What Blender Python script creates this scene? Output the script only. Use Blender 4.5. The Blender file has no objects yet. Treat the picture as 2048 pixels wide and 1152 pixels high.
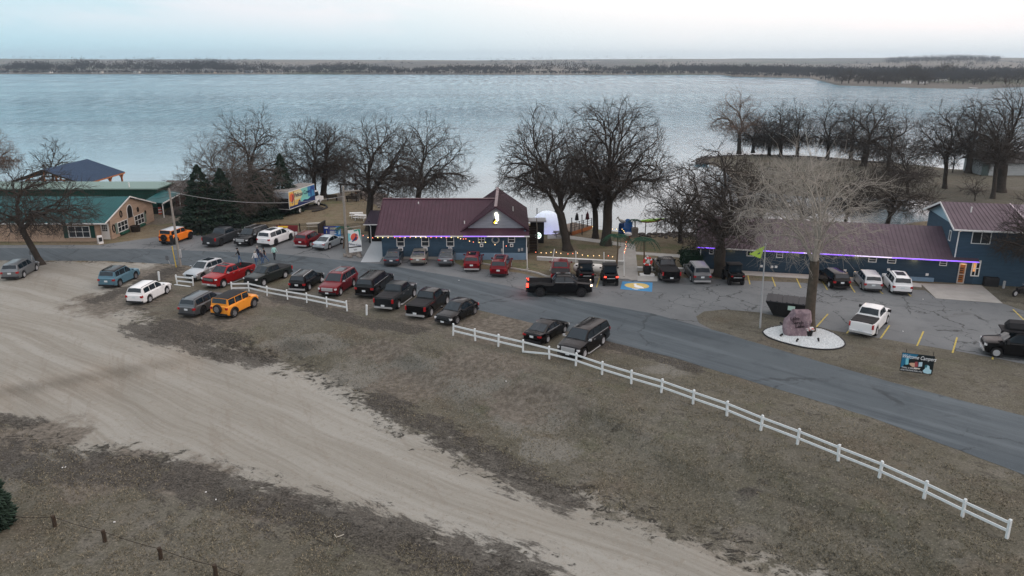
import bpy, bmesh, math, random
import numpy as np
from mathutils import Vector, Matrix, noise as mnoise
R = math.radians
random.seed(7)
SC = bpy.context.scene
COL = SC.collection
# ---------------------------------------------------------------- camera
CAM_H, FPX, PITCH = 22.0, 1500.0, math.atan(456 / 1500)
cam_d = bpy.data.cameras.new('camera'); cam = bpy.data.objects.new('camera', cam_d); COL.objects.link(cam)
cam.location = (0, 0, CAM_H); cam.rotation_euler = (math.pi / 2 - PITCH, 0, 0)
cam_d.sensor_width = 36; cam_d.lens = 36 * FPX / 2048; cam_d.clip_start = 0.5; cam_d.clip_end = 30000
SC.camera = cam
# ---------------------------------------------------------------- sky, sun, exposure
SUN_EL, SUN_AZ = R(42), R(78)      # azimuth clockwise from +Y
wld = bpy.data.worlds.new('World'); SC.world = wld; wld.use_nodes = True
def world_nodes():
    nt = wld.node_tree; nt.nodes.clear(); N = nt.nodes.new; L = nt.links.new
    out = N('ShaderNodeOutputWorld'); bg = N('ShaderNodeBackground'); L(bg.outputs[0], out.inputs[0])
    sky = N('ShaderNodeTexSky'); sky.sky_type = 'NISHITA'; sky.sun_disc = False
    sky.sun_elevation = SUN_EL; sky.sun_rotation = SUN_AZ; sky.altitude = 300; sky.air_density = 1.2; sky.dust_density = 3.0
    bg.inputs[1].default_value = 0.10
    tc = N('ShaderNodeTexCoord'); sep = N('ShaderNodeSeparateXYZ'); L(tc.outputs['Generated'], sep.inputs[0])
    def mr(src, a, b, smooth=True):
        m = N('ShaderNodeMapRange'); m.interpolation_type = 'SMOOTHSTEP' if smooth else 'LINEAR'
        m.inputs['From Min'].default_value = a; m.inputs['From Max'].default_value = b; L(src, m.inputs['Value']); return m.outputs[0]
    def mix(f, a, b):
        m = N('ShaderNodeMix'); m.data_type = 'RGBA'; m.clamp_factor = True
        if isinstance(f, float): m.inputs[0].default_value = f
        else: L(f, m.inputs[0])
        for i, c in ((6, a), (7, b)):
            if isinstance(c, tuple): m.inputs[i].default_value = (*c, 1)
            else: L(c, m.inputs[i])
        return m.outputs[2]
    lr = mr(sep.outputs[0], -0.60, 0.32)
    hor = mix(lr, (5.4, 8.0, 9.1), (8.9, 9.4, 9.7))
    top = mix(lr, (6.1, 8.2, 9.1), (11.9, 10.9, 10.6))
    high = mix(lr, (8.6, 9.6, 10.3), (13.2, 12.0, 11.7))
    base = mix(mr(sep.outputs[2], 0.07, 0.45), mix(mr(sep.outputs[2], 0.005, 0.085), hor, top), high)
    # streaky cloud bands, pinker where they thicken
    mp = N('ShaderNodeMapping'); mp.inputs['Scale'].default_value = (1.6, 1.6, 9.0); L(tc.outputs['Generated'], mp.inputs[0])
    nz = N('ShaderNodeTexNoise'); nz.inputs['Scale'].default_value = 1.7; nz.inputs['Detail'].default_value = 7; nz.inputs['Roughness'].default_value = 0.52
    nz.inputs['Distortion'].default_value = 0.35; L(mp.outputs[0], nz.inputs['Vector'])
    cl = mr(nz.outputs[0], 0.44, 0.64)
    ml = N('ShaderNodeMath'); ml.operation = 'MULTIPLY'; L(cl, ml.inputs[0]); L(mr(sep.outputs[2], 0.01, 0.07), ml.inputs[1])
    ml2 = N('ShaderNodeMath'); ml2.operation = 'MULTIPLY'; L(ml.outputs[0], ml2.inputs[0]); ml2.inputs[1].default_value = 0.62
    cc = mix(lr, (9.4, 9.2, 9.7), (13.6, 10.9, 10.6))
    c1 = mix(ml2.outputs[0], base, cc)
    # overcast veil over the clear Nishita sky
    L(mix(0.92, sky.outputs[0], c1), bg.inputs[0])
world_nodes()
sun_d = bpy.data.lights.new('sun', 'SUN'); sun_d.energy = 0.6; sun_d.angle = R(50); sun_d.color = (1.0, 0.96, 0.92)
sun = bpy.data.objects.new('sun', sun_d); COL.objects.link(sun)
sd = Vector((math.sin(SUN_AZ) * math.cos(SUN_EL), math.cos(SUN_AZ) * math.cos(SUN_EL), math.sin(SUN_EL)))
sun.rotation_euler = sd.to_track_quat('Z', 'Y').to_euler()
SC.view_settings.view_transform = 'Standard'; SC.view_settings.look = 'None'
SC.view_settings.exposure = 0.12; SC.view_settings.gamma = 1.0; SC.view_settings.use_curve_mapping = False
SC.cycles.max_bounces = 6; SC.cycles.volume_bounces = 0; SC.cycles.transparent_max_bounces = 12

# ---------------------------------------------------------------- pixel -> place helpers
CP, SP = math.cos(PITCH), math.sin(PITCH)
def ray(px, py):
    u, v = (px - 1024) / FPX, (py - 576) / FPX
    return Vector((u, CP - v * SP, -SP - v * CP))
# the bank: the grass falls from the white fence to the gravel drive, which lies lower than the road
BANK = [(380, 668), (520, 652), (700, 655), (905, 692), (1046, 728), (1262, 792), (1453, 858), (1675, 952), (1924, 1068), (2150, 1180), (2700, 1500), (-700, 1500), (-700, 800), (0, 752), (220, 705)]
BANK_W = []
def drop_np(P):
    P = np.asarray(P, float); n = len(BANK_W); d = np.full(len(P), 1e9); ins = np.zeros(len(P), bool)
    for i in range(n):
        a, b = BANK_W[i], BANK_W[(i + 1) % n]; ab = b - a; t = np.clip(((P - a) @ ab) / (ab @ ab), 0, 1); d = np.minimum(d, np.hypot(*(P - (a + t[:, None] * ab)).T))
        ins ^= ((a[1] > P[:, 1]) != (b[1] > P[:, 1])) & (P[:, 0] < (b[0] - a[0]) * (P[:, 1] - a[1]) / (b[1] - a[1] + 1e-12) + a[0])
    f = np.where(ins, np.clip(d / 9.0, 0, 1), 0); f = f * f * (3 - 2 * f)
    x, y = P[:, 0], P[:, 1]; fold = np.sin(x * .9 + y * .55) * .5 + np.sin(x * .37 - y * .8 + 1) * .6 + np.sin(x * 1.7 + y * 1.1 + 2) * .25
    return 1.7 * f + .16 * fold * np.where(ins, np.clip(d / 3, 0, 1) * np.clip((17 - d) / 8, .12, 1), 0)
def at(px, py, z=0.0):
    d = ray(px, py); t = (z - CAM_H) / d.z; p = Vector((d.x * t, d.y * t, z))
    if z == 0.0 and py > 600 and BANK_W:
        k = float(drop_np([[p.x, p.y]])[0])
        if k > 0: s_ = (CAM_H + k) / CAM_H; p = Vector((p.x * s_, p.y * s_, -k))
    return p
_bw = [np.array(tuple(at(x, y))[:2]) for x, y in BANK]
def atY(px, py, Y):
    d = ray(px, py); t = Y / d.y
    return Vector((d.x * t, Y, CAM_H + d.z * t))
def depth(p): return p[1] * CP + (CAM_H - p[2]) * SP

# ---------------------------------------------------------------- materials
MATS = {}
def mat(name, col=(0.5, 0.5, 0.5), rough=0.7, metal=0.0, spec=0.22, emit=None, estr=1.0, coat=0.0, var=0.0, vscale=3.0, bump=0.0, bscale=20.0, alpha=None):
    """procedural principled material; var = noise variation of the base colour"""
    if name in MATS: return MATS[name]
    m = bpy.data.materials.new(name); m.use_nodes = True; MATS[name] = m
    nt = m.node_tree; b = nt.nodes['Principled BSDF']; N = nt.nodes.new; L = nt.links.new
    b.inputs['Base Color'].default_value = (*col, 1); b.inputs['Roughness'].default_value = rough
    b.inputs['Metallic'].default_value = metal; b.inputs['Specular IOR Level'].default_value = spec
    if coat: b.inputs['Coat Weight'].default_value = coat; b.inputs['Coat Roughness'].default_value = 0.05
    if emit: b.inputs['Emission Color'].default_value = (*emit, 1); b.inputs['Emission Strength'].default_value = estr
    if var or bump:
        tc = N('ShaderNodeTexCoord')
        nz = N('ShaderNodeTexNoise'); nz.inputs['Scale'].default_value = vscale; nz.inputs['Detail'].default_value = 6; nz.inputs['Roughness'].default_value = 0.6
        L(tc.outputs['Object'], nz.inputs['Vector'])
        if var:
            mr = N('ShaderNodeMapRange'); mr.inputs['From Min'].default_value = 0.25; mr.inputs['From Max'].default_value = 0.75
            mr.inputs['To Min'].default_value = 1 - var; mr.inputs['To Max'].default_value = 1 + var; L(nz.outputs[0], mr.inputs[0])
            vm = N('ShaderNodeVectorMath'); vm.operation = 'SCALE'; vm.inputs[0].default_value = col; L(mr.outputs[0], vm.inputs['Scale'])
            L(vm.outputs[0], b.inputs['Base Color'])
        if bump:
            n2 = N('ShaderNodeTexNoise'); n2.inputs['Scale'].default_value = bscale; n2.inputs['Detail'].default_value = 4; L(tc.outputs['Object'], n2.inputs['Vector'])
            bp = N('ShaderNodeBump'); bp.inputs['Strength'].default_value = bump; bp.inputs['Distance'].default_value = 0.05
            L(n2.outputs[0], bp.inputs['Height']); L(bp.outputs[0], b.inputs['Normal'])
    return m

# ---------------------------------------------------------------- mesh builder
class MB:
    def __init__(s): s.v = []; s.f = []; s.m = []
    def add(s, vs, fs, mi=0):
        o = len(s.v); s.v.extend([tuple(v) for v in vs]); s.f.extend([tuple(i + o for i in f) for f in fs]); s.m.extend([mi] * len(fs)); return s
    def box(s, c, d, rz=0.0, mi=0, rx=0.0, ry=0.0):
        x, y, z = d[0] / 2, d[1] / 2, d[2] / 2
        M = Matrix.Translation(c) @ Matrix.Rotation(rz, 4, 'Z') @ Matrix.Rotation(ry, 4, 'Y') @ Matrix.Rotation(rx, 4, 'X')
        P = [(-x, -y, -z), (x, -y, -z), (x, y, -z), (-x, y, -z), (-x, -y, z), (x, -y, z), (x, y, z), (-x, y, z)]
        return s.add([M @ Vector(p) for p in P], [(0, 3, 2, 1), (4, 5, 6, 7), (0, 1, 5, 4), (1, 2, 6, 5), (2, 3, 7, 6), (3, 0, 4, 7)], mi)
    def b2(s, lo, hi, mi=0):
        return s.box([(a + b) / 2 for a, b in zip(lo, hi)], [abs(b - a) for a, b in zip(lo, hi)], mi=mi)
    def beam(s, a, b, w, h, mi=0, up=(0, 0, 1)):
        a, b = Vector(a), Vector(b); d = (b - a).normalized(); U = Vector(up)
        if abs(d.dot(U)) > 0.98: U = Vector((0, 1, 0))
        sx = d.cross(U).normalized(); uy = sx.cross(d).normalized()
        vs = [p + sx * (i * w / 2) + uy * (j * h / 2) for p in (a, b) for i, j in ((-1, -1), (1, -1), (1, 1), (-1, 1))]
        return s.add(vs, [(3, 2, 1, 0), (4, 5, 6, 7), (0, 1, 5, 4), (1, 2, 6, 5), (2, 3, 7, 6), (3, 0, 4, 7)], mi)
    def tube(s, pts, rad, n=8, mi=0, cap=True):
        pts = [Vector(p) for p in pts]
        if not isinstance(rad, (list, tuple)): rad = [rad] * len(pts)
        o = len(s.v); ref = None
        for k, p in enumerate(pts):
            d = (pts[min(k + 1, len(pts) - 1)] - pts[max(k - 1, 0)])
            d = d.normalized() if d.length > 1e-9 else Vector((0, 0, 1))
            if ref is None: ref = d.orthogonal().normalized()
            ref = (ref - d * ref.dot(d)); ref = ref.normalized() if ref.length > 1e-6 else d.orthogonal().normalized()
            sd_ = d.cross(ref)
            for j in range(n):
                a = 2 * math.pi * j / n; s.v.append(tuple(p + (ref * math.cos(a) + sd_ * math.sin(a)) * rad[k]))
        for k in range(len(pts) - 1):
            for j in range(n):
                a, b = o + k * n + j, o + k * n + (j + 1) % n; s.f.append((a, b, b + n, a + n)); s.m.append(mi)
        if cap and n > 2:
            s.f.append(tuple(o + j for j in reversed(range(n)))); s.m.append(mi)
            e = o + (len(pts) - 1) * n; s.f.append(tuple(e + j for j in range(n))); s.m.append(mi)
        return s
    def cyl(s, a, b, r, n=12, mi=0): return s.tube([a, b], r, n, mi)
    def lathe(s, prof, c=(0, 0, 0), n=14, mi=0, axis='Z'):
        o = len(s.v)
        for r, h in prof:
            for j in range(n):
                a = 2 * math.pi * j / n; p = (r * math.cos(a), r * math.sin(a), h)
                if axis == 'Y': p = (p[0], p[2], p[1])
                if axis == 'X': p = (p[2], p[0], p[1])
                s.v.append((c[0] + p[0], c[1] + p[1], c[2] + p[2]))
        for k in range(len(prof) - 1):
            for j in range(n):
                a, b = o + k * n + j, o + k * n + (j + 1) % n; s.f.append((a, b, b + n, a + n)); s.m.append(mi)
        s.f.append(tuple(o + j for j in reversed(range(n)))); s.m.append(mi)
        e = o + (len(prof) - 1) * n; s.f.append(tuple(e + j for j in range(n))); s.m.append(mi)
        return s
    def prism(s, pts, th, mi=0):
        """polygon pts (3D, planar) extruded by vector th"""
        n = len(pts); th = Vector(th); P = [Vector(p) for p in pts]
        return s.add(P + [p + th for p in P], [tuple(reversed(range(n))), tuple(range(n, 2 * n))] + [(i, (i + 1) % n, (i + 1) % n + n, i + n) for i in range(n)], mi)
    def build(s, name, mats, parent=None, smooth=False, loc=None, fixn=True):
        me = bpy.data.meshes.new(name); me.from_pydata(s.v, [], s.f)
        for m in (mats if isinstance(mats, (list, tuple)) else [mats]): me.materials.append(m)
        if len(me.materials) > 1: me.polygons.foreach_set('material_index', s.m)
        if fixn:
            bm = bmesh.new(); bm.from_mesh(me); bmesh.ops.recalc_face_normals(bm, faces=bm.faces); bm.to_mesh(me); bm.free()
        if smooth: me.shade_smooth(); 
        if smooth == 'auto': me.set_sharp_from_angle(angle=R(35))
        me.update()
        o = bpy.data.objects.new(name, me); COL.objects.link(o)
        if parent: o.parent = parent
        if loc is not None: o.location = loc
        return o
def tag(o, label=None, cat=None, group=None, kind=None):
    if label: o['label'] = label
    if cat: o['category'] = cat
    if group: o['group'] = group
    if kind: o['kind'] = kind
    return o
def thing(name, label, cat, loc=(0, 0, 0), rz=0.0, group=None):
    o = bpy.data.objects.new(name, None); COL.objects.link(o); o.location = loc; o.rotation_euler = (0, 0, rz); o.empty_display_size = 0.3
    return tag(o, label, cat, group)
def copy_obj(o, parent=None, loc=None):
    c = o.copy(); COL.objects.link(c)
    if parent: c.parent = parent
    if loc is not None: c.location = loc
    return c
def copy_tree(o, parent=None):
    c = o.copy(); COL.objects.link(c)
    if parent: c.parent = parent
    for ch in [x for x in o.children]: copy_tree(ch, c)
    return c
def text(name, body, size, mt, parent, loc, rot, ext=0.01, align='CENTER', sx=1.0, shear=0.0):
    cu = bpy.data.curves.new(name, 'FONT'); cu.body = body; cu.size = size; cu.extrude = ext; cu.align_x = align; cu.align_y = 'CENTER'; cu.shear = shear; cu.resolution_u = 3
    tmp = bpy.data.objects.new('tmp', cu); COL.objects.link(tmp)
    dg = bpy.context.evaluated_depsgraph_get(); me = bpy.data.meshes.new_from_object(tmp.evaluated_get(dg)); bpy.data.objects.remove(tmp)
    me.materials.clear(); me.materials.append(mt)
    o = bpy.data.objects.new(name, me); COL.objects.link(o); o.parent = parent; o.location = loc; o.rotation_euler = rot; o.scale = (sx, 1, 1)
    return o
# ================================================================ terrain
def poly_px(pts, z=0.0): return np.array([tuple(at(x, y, z if z else 1e-9))[:2] for x, y in pts])   # footprint before the bank is lowered
def sdist(P, poly):
    """signed distance (+ inside) of points P (n,2) to polygon"""
    d = np.full(len(P), 1e9); ins = np.zeros(len(P), bool); n = len(poly)
    for i in range(n):
        a, b = poly[i], poly[(i + 1) % n]; ab = b - a; t = np.clip(((P - a) @ ab) / max(ab @ ab, 1e-9), 0, 1)
        d = np.minimum(d, np.hypot(*(P - (a + t[:, None] * ab)).T))
        c = ((a[1] > P[:, 1]) != (b[1] > P[:, 1])) & (P[:, 0] < (b[0] - a[0]) * (P[:, 1] - a[1]) / ((b[1] - a[1]) if abs(b[1] - a[1]) > 1e-12 else 1e-12) + a[0])
        ins ^= c
    return np.where(ins, d, -d)
def wav(X, Y, s, seed=0):
    rs = np.random.RandomState(seed); o = np.zeros_like(X)
    for k in range(7):
        a = rs.uniform(0, 6.28); f = s * rs.uniform(0.6, 2.4); o += np.sin((X * math.cos(a) + Y * math.sin(a)) * f + rs.uniform(0, 6.28))
    return o / 3.0
SHORE = [(-900, 368), (-200, 372), (0, 374), (250, 376), (300, 384), (345, 390), (380, 392), (470, 398), (560, 400), (625, 395), (700, 381), (725, 382), (752, 398),
         (772, 411), (800, 420), (880, 428), (1000, 440), (1060, 447), (1130, 452), (1200, 457), (1250, 464), (1275, 468), (1340, 468), (1400, 468), (1500, 459), (1650, 452),
         (1800, 448), (1862, 440), (1884, 425), (1880, 405), (1840, 399), (1750, 398), (1600, 394), (1500, 384), (1462, 365), (1452, 340), (1405, 325), (1395, 317), (1430, 312),
         (1530, 309), (1620, 313), (1700, 319), (1800, 328), (1900, 338), (1975, 343), (2100, 348), (2500, 352)]
shore_w = np.vstack([poly_px(SHORE, -0.4), np.array([[400, 150], [400, -40], [-400, -40], [-400, 140]])])
GRAVEL = [(-400, 524), (0, 523), (150, 525), (300, 527), (338, 534), (300, 560), (262, 600), (258, 640), (300, 668), (400, 690), (500, 712), (620, 762), (720, 812), (800, 862), (900, 905), (1020, 962),
          (1190, 1028), (1380, 1092), (1640, 1175), (1900, 1300), (1300, 1300), (1080, 1140), (960, 1098), (830, 1062), (700, 1022), (560, 982), (430, 940), (330, 905), (200, 885), (110, 870), (60, 838), (-60, 828), (-400, 820)]
gravel_w = poly_px(GRAVEL)
DIRT_C = [((1000, 655), 7.0), ((240, 600), 7.5), ((400, 650), 6.5), ((330, 545), 6), ((60, 880), 5), ((200, 950), 4.5), ((380, 960), 4.0), ((560, 1010), 3.0), ((330, 480), 5), ((320, 440), 6),
          ((700, 610), 4), ((860, 635), 5), ((1230, 690), 3.2), ((470, 590), 5), ((560, 600), 4), ((760, 700), 4), ((960, 730), 5.5), ((820, 770), 5), ((1060, 800), 5.5), ((400, 420), 5), ((1900, 580), 3)]
nx, ny = 450, 300
gx = np.linspace(-135, 135, nx); gy = np.linspace(8, 200, ny)
GX, GY = np.meshgrid(gx, gy); PX = np.stack([GX.ravel(), GY.ravel()], 1)
sh = sdist(PX, shore_w) + wav(PX[:, 0], PX[:, 1], 0.5, 3) * 0.5
gz = np.where(sh > 2.5, 0.0, -1.3 * np.clip((2.5 - sh) / 5.0, 0, 1) ** 1.3)
gv = sdist(PX, gravel_w)
dirt = np.zeros(len(PX))
TRK = poly_px([(-900, 470), (-500, 530), (-200, 590), (0, 640), (150, 690), (300, 752), (480, 830), (700, 925), (960, 1030), (1300, 1160), (1900, 1400)])
tt = np.linspace(0, len(TRK) - 1.001, 90); ii = tt.astype(int); ff = (tt - ii)[:, None]; pm = lambda k: TRK[np.clip(ii + k, 0, len(TRK) - 1)]
TRK = .5 * ((2 * pm(0)) + (pm(1) - pm(-1)) * ff + (2 * pm(-1) - 5 * pm(0) + 4 * pm(1) - pm(2)) * ff ** 2 + (3 * pm(0) - pm(-1) - 3 * pm(1) + pm(2)) * ff ** 3)
acr = np.full(len(PX), 1e9); alo = np.zeros(len(PX)); s0 = 0.0
for a_, b_ in zip(TRK, TRK[1:]):
    ab = b_ - a_; L_ = np.hypot(*ab); t_ = np.clip(((PX - a_) @ ab) / (L_ * L_), 0, 1); dv_ = PX - (a_ + t_[:, None] * ab); d_ = np.hypot(*dv_.T); sg = np.sign(ab[0] * dv_[:, 1] - ab[1] * dv_[:, 0])
    m_ = d_ < np.abs(acr); acr = np.where(m_, d_ * sg, acr); alo = np.where(m_, s0 + t_ * L_, alo); s0 += L_
for (c, r) in DIRT_C:
    p = at(*c); dirt = np.maximum(dirt, np.clip(1 - np.hypot(PX[:, 0] - p.x, PX[:, 1] - p.y) / r, 0, 1))
DARKL = [([(-90, 900), (40, 925), (180, 940), (300, 948), (400, 968), (520, 1002), (640, 1034), (760, 1068), (900, 1108), (1060, 1150)], 2.7), ([(-60, 838), (70, 846)], 1.2), ([(270, 655), (340, 680), (420, 698), (520, 722)], 2.2),
         ([(760, 800), (850, 850), (930, 892), (1040, 952), (1130, 1000)], 1.9), ([(200, 600), (300, 560), (340, 540)], 2.0), ([(560, 590), (700, 640), (830, 660)], 2.0), ([(340, 650), (460, 680)], 2.5), ([(1210, 690), (1290, 705), (1380, 735)], 1.6), ([(1480, 1000), (1530, 960)], .6)]
dark = np.zeros(len(PX))
for (L_, w_) in DARKL:
    q_ = poly_px(L_)
    for a_, b_ in zip(q_, q_[1:]):
        ab = b_ - a_; t_ = np.clip(((PX - a_) @ ab) / (ab @ ab), 0, 1); d_ = np.hypot(*(PX - (a_ + t_[:, None] * ab)).T); dark = np.maximum(dark, np.clip(1 - d_ / (w_ * 1.35), 0, 1))
pale = np.zeros(len(PX))
for (c, r) in [((930, 760), 6.5), ((1060, 830), 5), ((800, 740), 5), ((1100, 900), 3), ((60, 900), 4.5), ((150, 905), 4), ((620, 690), 5), ((700, 760), 5), ((1330, 740), 2.5)]:
    p = at(*c); pale = np.maximum(pale, np.clip(1 - np.hypot((PX[:, 0] - p.x) * .8, PX[:, 1] - p.y) / r, 0, 1))
tan = np.clip((PX[:, 1] - 72) / 8, 0, 1) * np.clip((PX[:, 0] + 75) / 15, 0, 1) * (1 - 1.0 * np.clip((PX[:, 1] - 108) / 12, 0, 1) * (PX[:, 0] > 20))
BANK_W.extend(_bw); drp = drop_np(PX); SCL = (CAM_H + drp) / CAM_H; PF = PX * SCL[:, None]; gz = gz - drp
def grid_obj(name, facemask, dz, material):
    me = bpy.data.meshes.new(name); V = np.column_stack([PF, gz + dz])
    i = np.arange(nx * ny).reshape(ny, nx); q = np.stack([i[:-1, :-1], i[:-1, 1:], i[1:, 1:], i[1:, :-1]], -1).reshape(-1, 4); q = q[facemask(q)]
    used = np.unique(q); rm = np.full(nx * ny, -1); rm[used] = np.arange(len(used)); q = rm[q]; V = V[used]
    me.vertices.add(len(V)); me.vertices.foreach_set('co', V.ravel().astype('f4'))
    me.loops.add(q.size); me.loops.foreach_set('vertex_index', q.ravel().astype('i4')); me.polygons.add(len(q)); me.polygons.foreach_set('loop_start', (np.arange(len(q)) * 4).astype('i4'))
    me.update(calc_edges=True); me.validate()
    for an, arr in (('gravel', gv), ('dirt', dirt), ('tan', tan), ('shore', sh), ('across', acr), ('along', alo), ('dark', dark), ('pale', pale)):
        a = me.attributes.new(an, 'FLOAT', 'POINT'); a.data.foreach_set('value', arr[used].astype('f4'))
    me.materials.append(material); o = bpy.data.objects.new(name, me); COL.objects.link(o); o['kind'] = 'structure'; return o

class NT:
    """small node helper"""
    def __init__(s, name, rough=0.9, spec=0.2):
        s.m = bpy.data.materials.new(name); s.m.use_nodes = True; MATS[name] = s.m; s.nt = s.m.node_tree; s.b = s.nt.nodes['Principled BSDF']
        s.b.inputs['Roughness'].default_value = rough; s.b.inputs['Specular IOR Level'].default_value = spec; s.tc = s.N('ShaderNodeTexCoord').outputs['Object']
    def N(s, t): return s.nt.nodes.new(t)
    def L(s, a, b): s.nt.links.new(a, b)
    def inp(s, sock, v):
        if isinstance(v, (int, float)): sock.default_value = v
        elif isinstance(v, tuple): sock.default_value = v if len(v) != 3 or sock.type == 'VECTOR' else (*v, 1)
        else: s.L(v, sock)
    def math(s, op, a, b=0.0, clamp=False):
        n = s.N('ShaderNodeMath'); n.operation = op; n.use_clamp = clamp; s.inp(n.inputs[0], a); s.inp(n.inputs[1], b); return n.outputs[0]
    def rng(s, v, a, b, c=0.0, d=1.0, smooth=True):
        n = s.N('ShaderNodeMapRange'); n.interpolation_type = 'SMOOTHSTEP' if smooth else 'LINEAR'; s.inp(n.inputs[0], v)
        for i, x in ((1, a), (2, b), (3, c), (4, d)): n.inputs[i].default_value = x
        return n.outputs[0]
    def mix(s, f, a, b, mode='MIX'):
        n = s.N('ShaderNodeMix'); n.data_type = 'RGBA'; n.blend_type = mode; n.clamp_factor = True; s.inp(n.inputs[0], f); s.inp(n.inputs[6], a); s.inp(n.inputs[7], b); return n.outputs[2]
    def noise(s, scale, det=5, rough=0.55, vec=None, dist=0.0, off=0.0, sc=None, out=0, w=None):
        v = vec if vec is not None else s.tc
        if sc or off:
            mp = s.N('ShaderNodeMapping'); s.L(v, mp.inputs[0]); mp.inputs['Location'].default_value = (off, off * 1.7, off * 0.3)
            if sc: mp.inputs['Scale'].default_value = sc
            v = mp.outputs[0]
        n = s.N('ShaderNodeTexNoise'); n.inputs['Scale'].default_value = scale; n.inputs['Detail'].default_value = det; n.inputs['Roughness'].default_value = rough; n.inputs['Distortion'].default_value = dist
        s.L(v, n.inputs['Vector']); return n.outputs[out]
    def attr(s, name): n = s.N('ShaderNodeAttribute'); n.attribute_name = name; return n.outputs['Fac']
    def bump(s, h, strength=0.5, distance=0.1):
        n = s.N('ShaderNodeBump'); n.inputs['Strength'].default_value = strength; n.inputs['Distance'].default_value = distance; s.L(h, n.inputs['Height']); s.L(n.outputs[0], s.b.inputs['Normal']); return n
    def vec(s, x, y, z):
        n = s.N('ShaderNodeCombineXYZ'); s.inp(n.inputs[0], x); s.inp(n.inputs[1], y); s.inp(n.inputs[2], z); return n.outputs[0]

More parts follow.
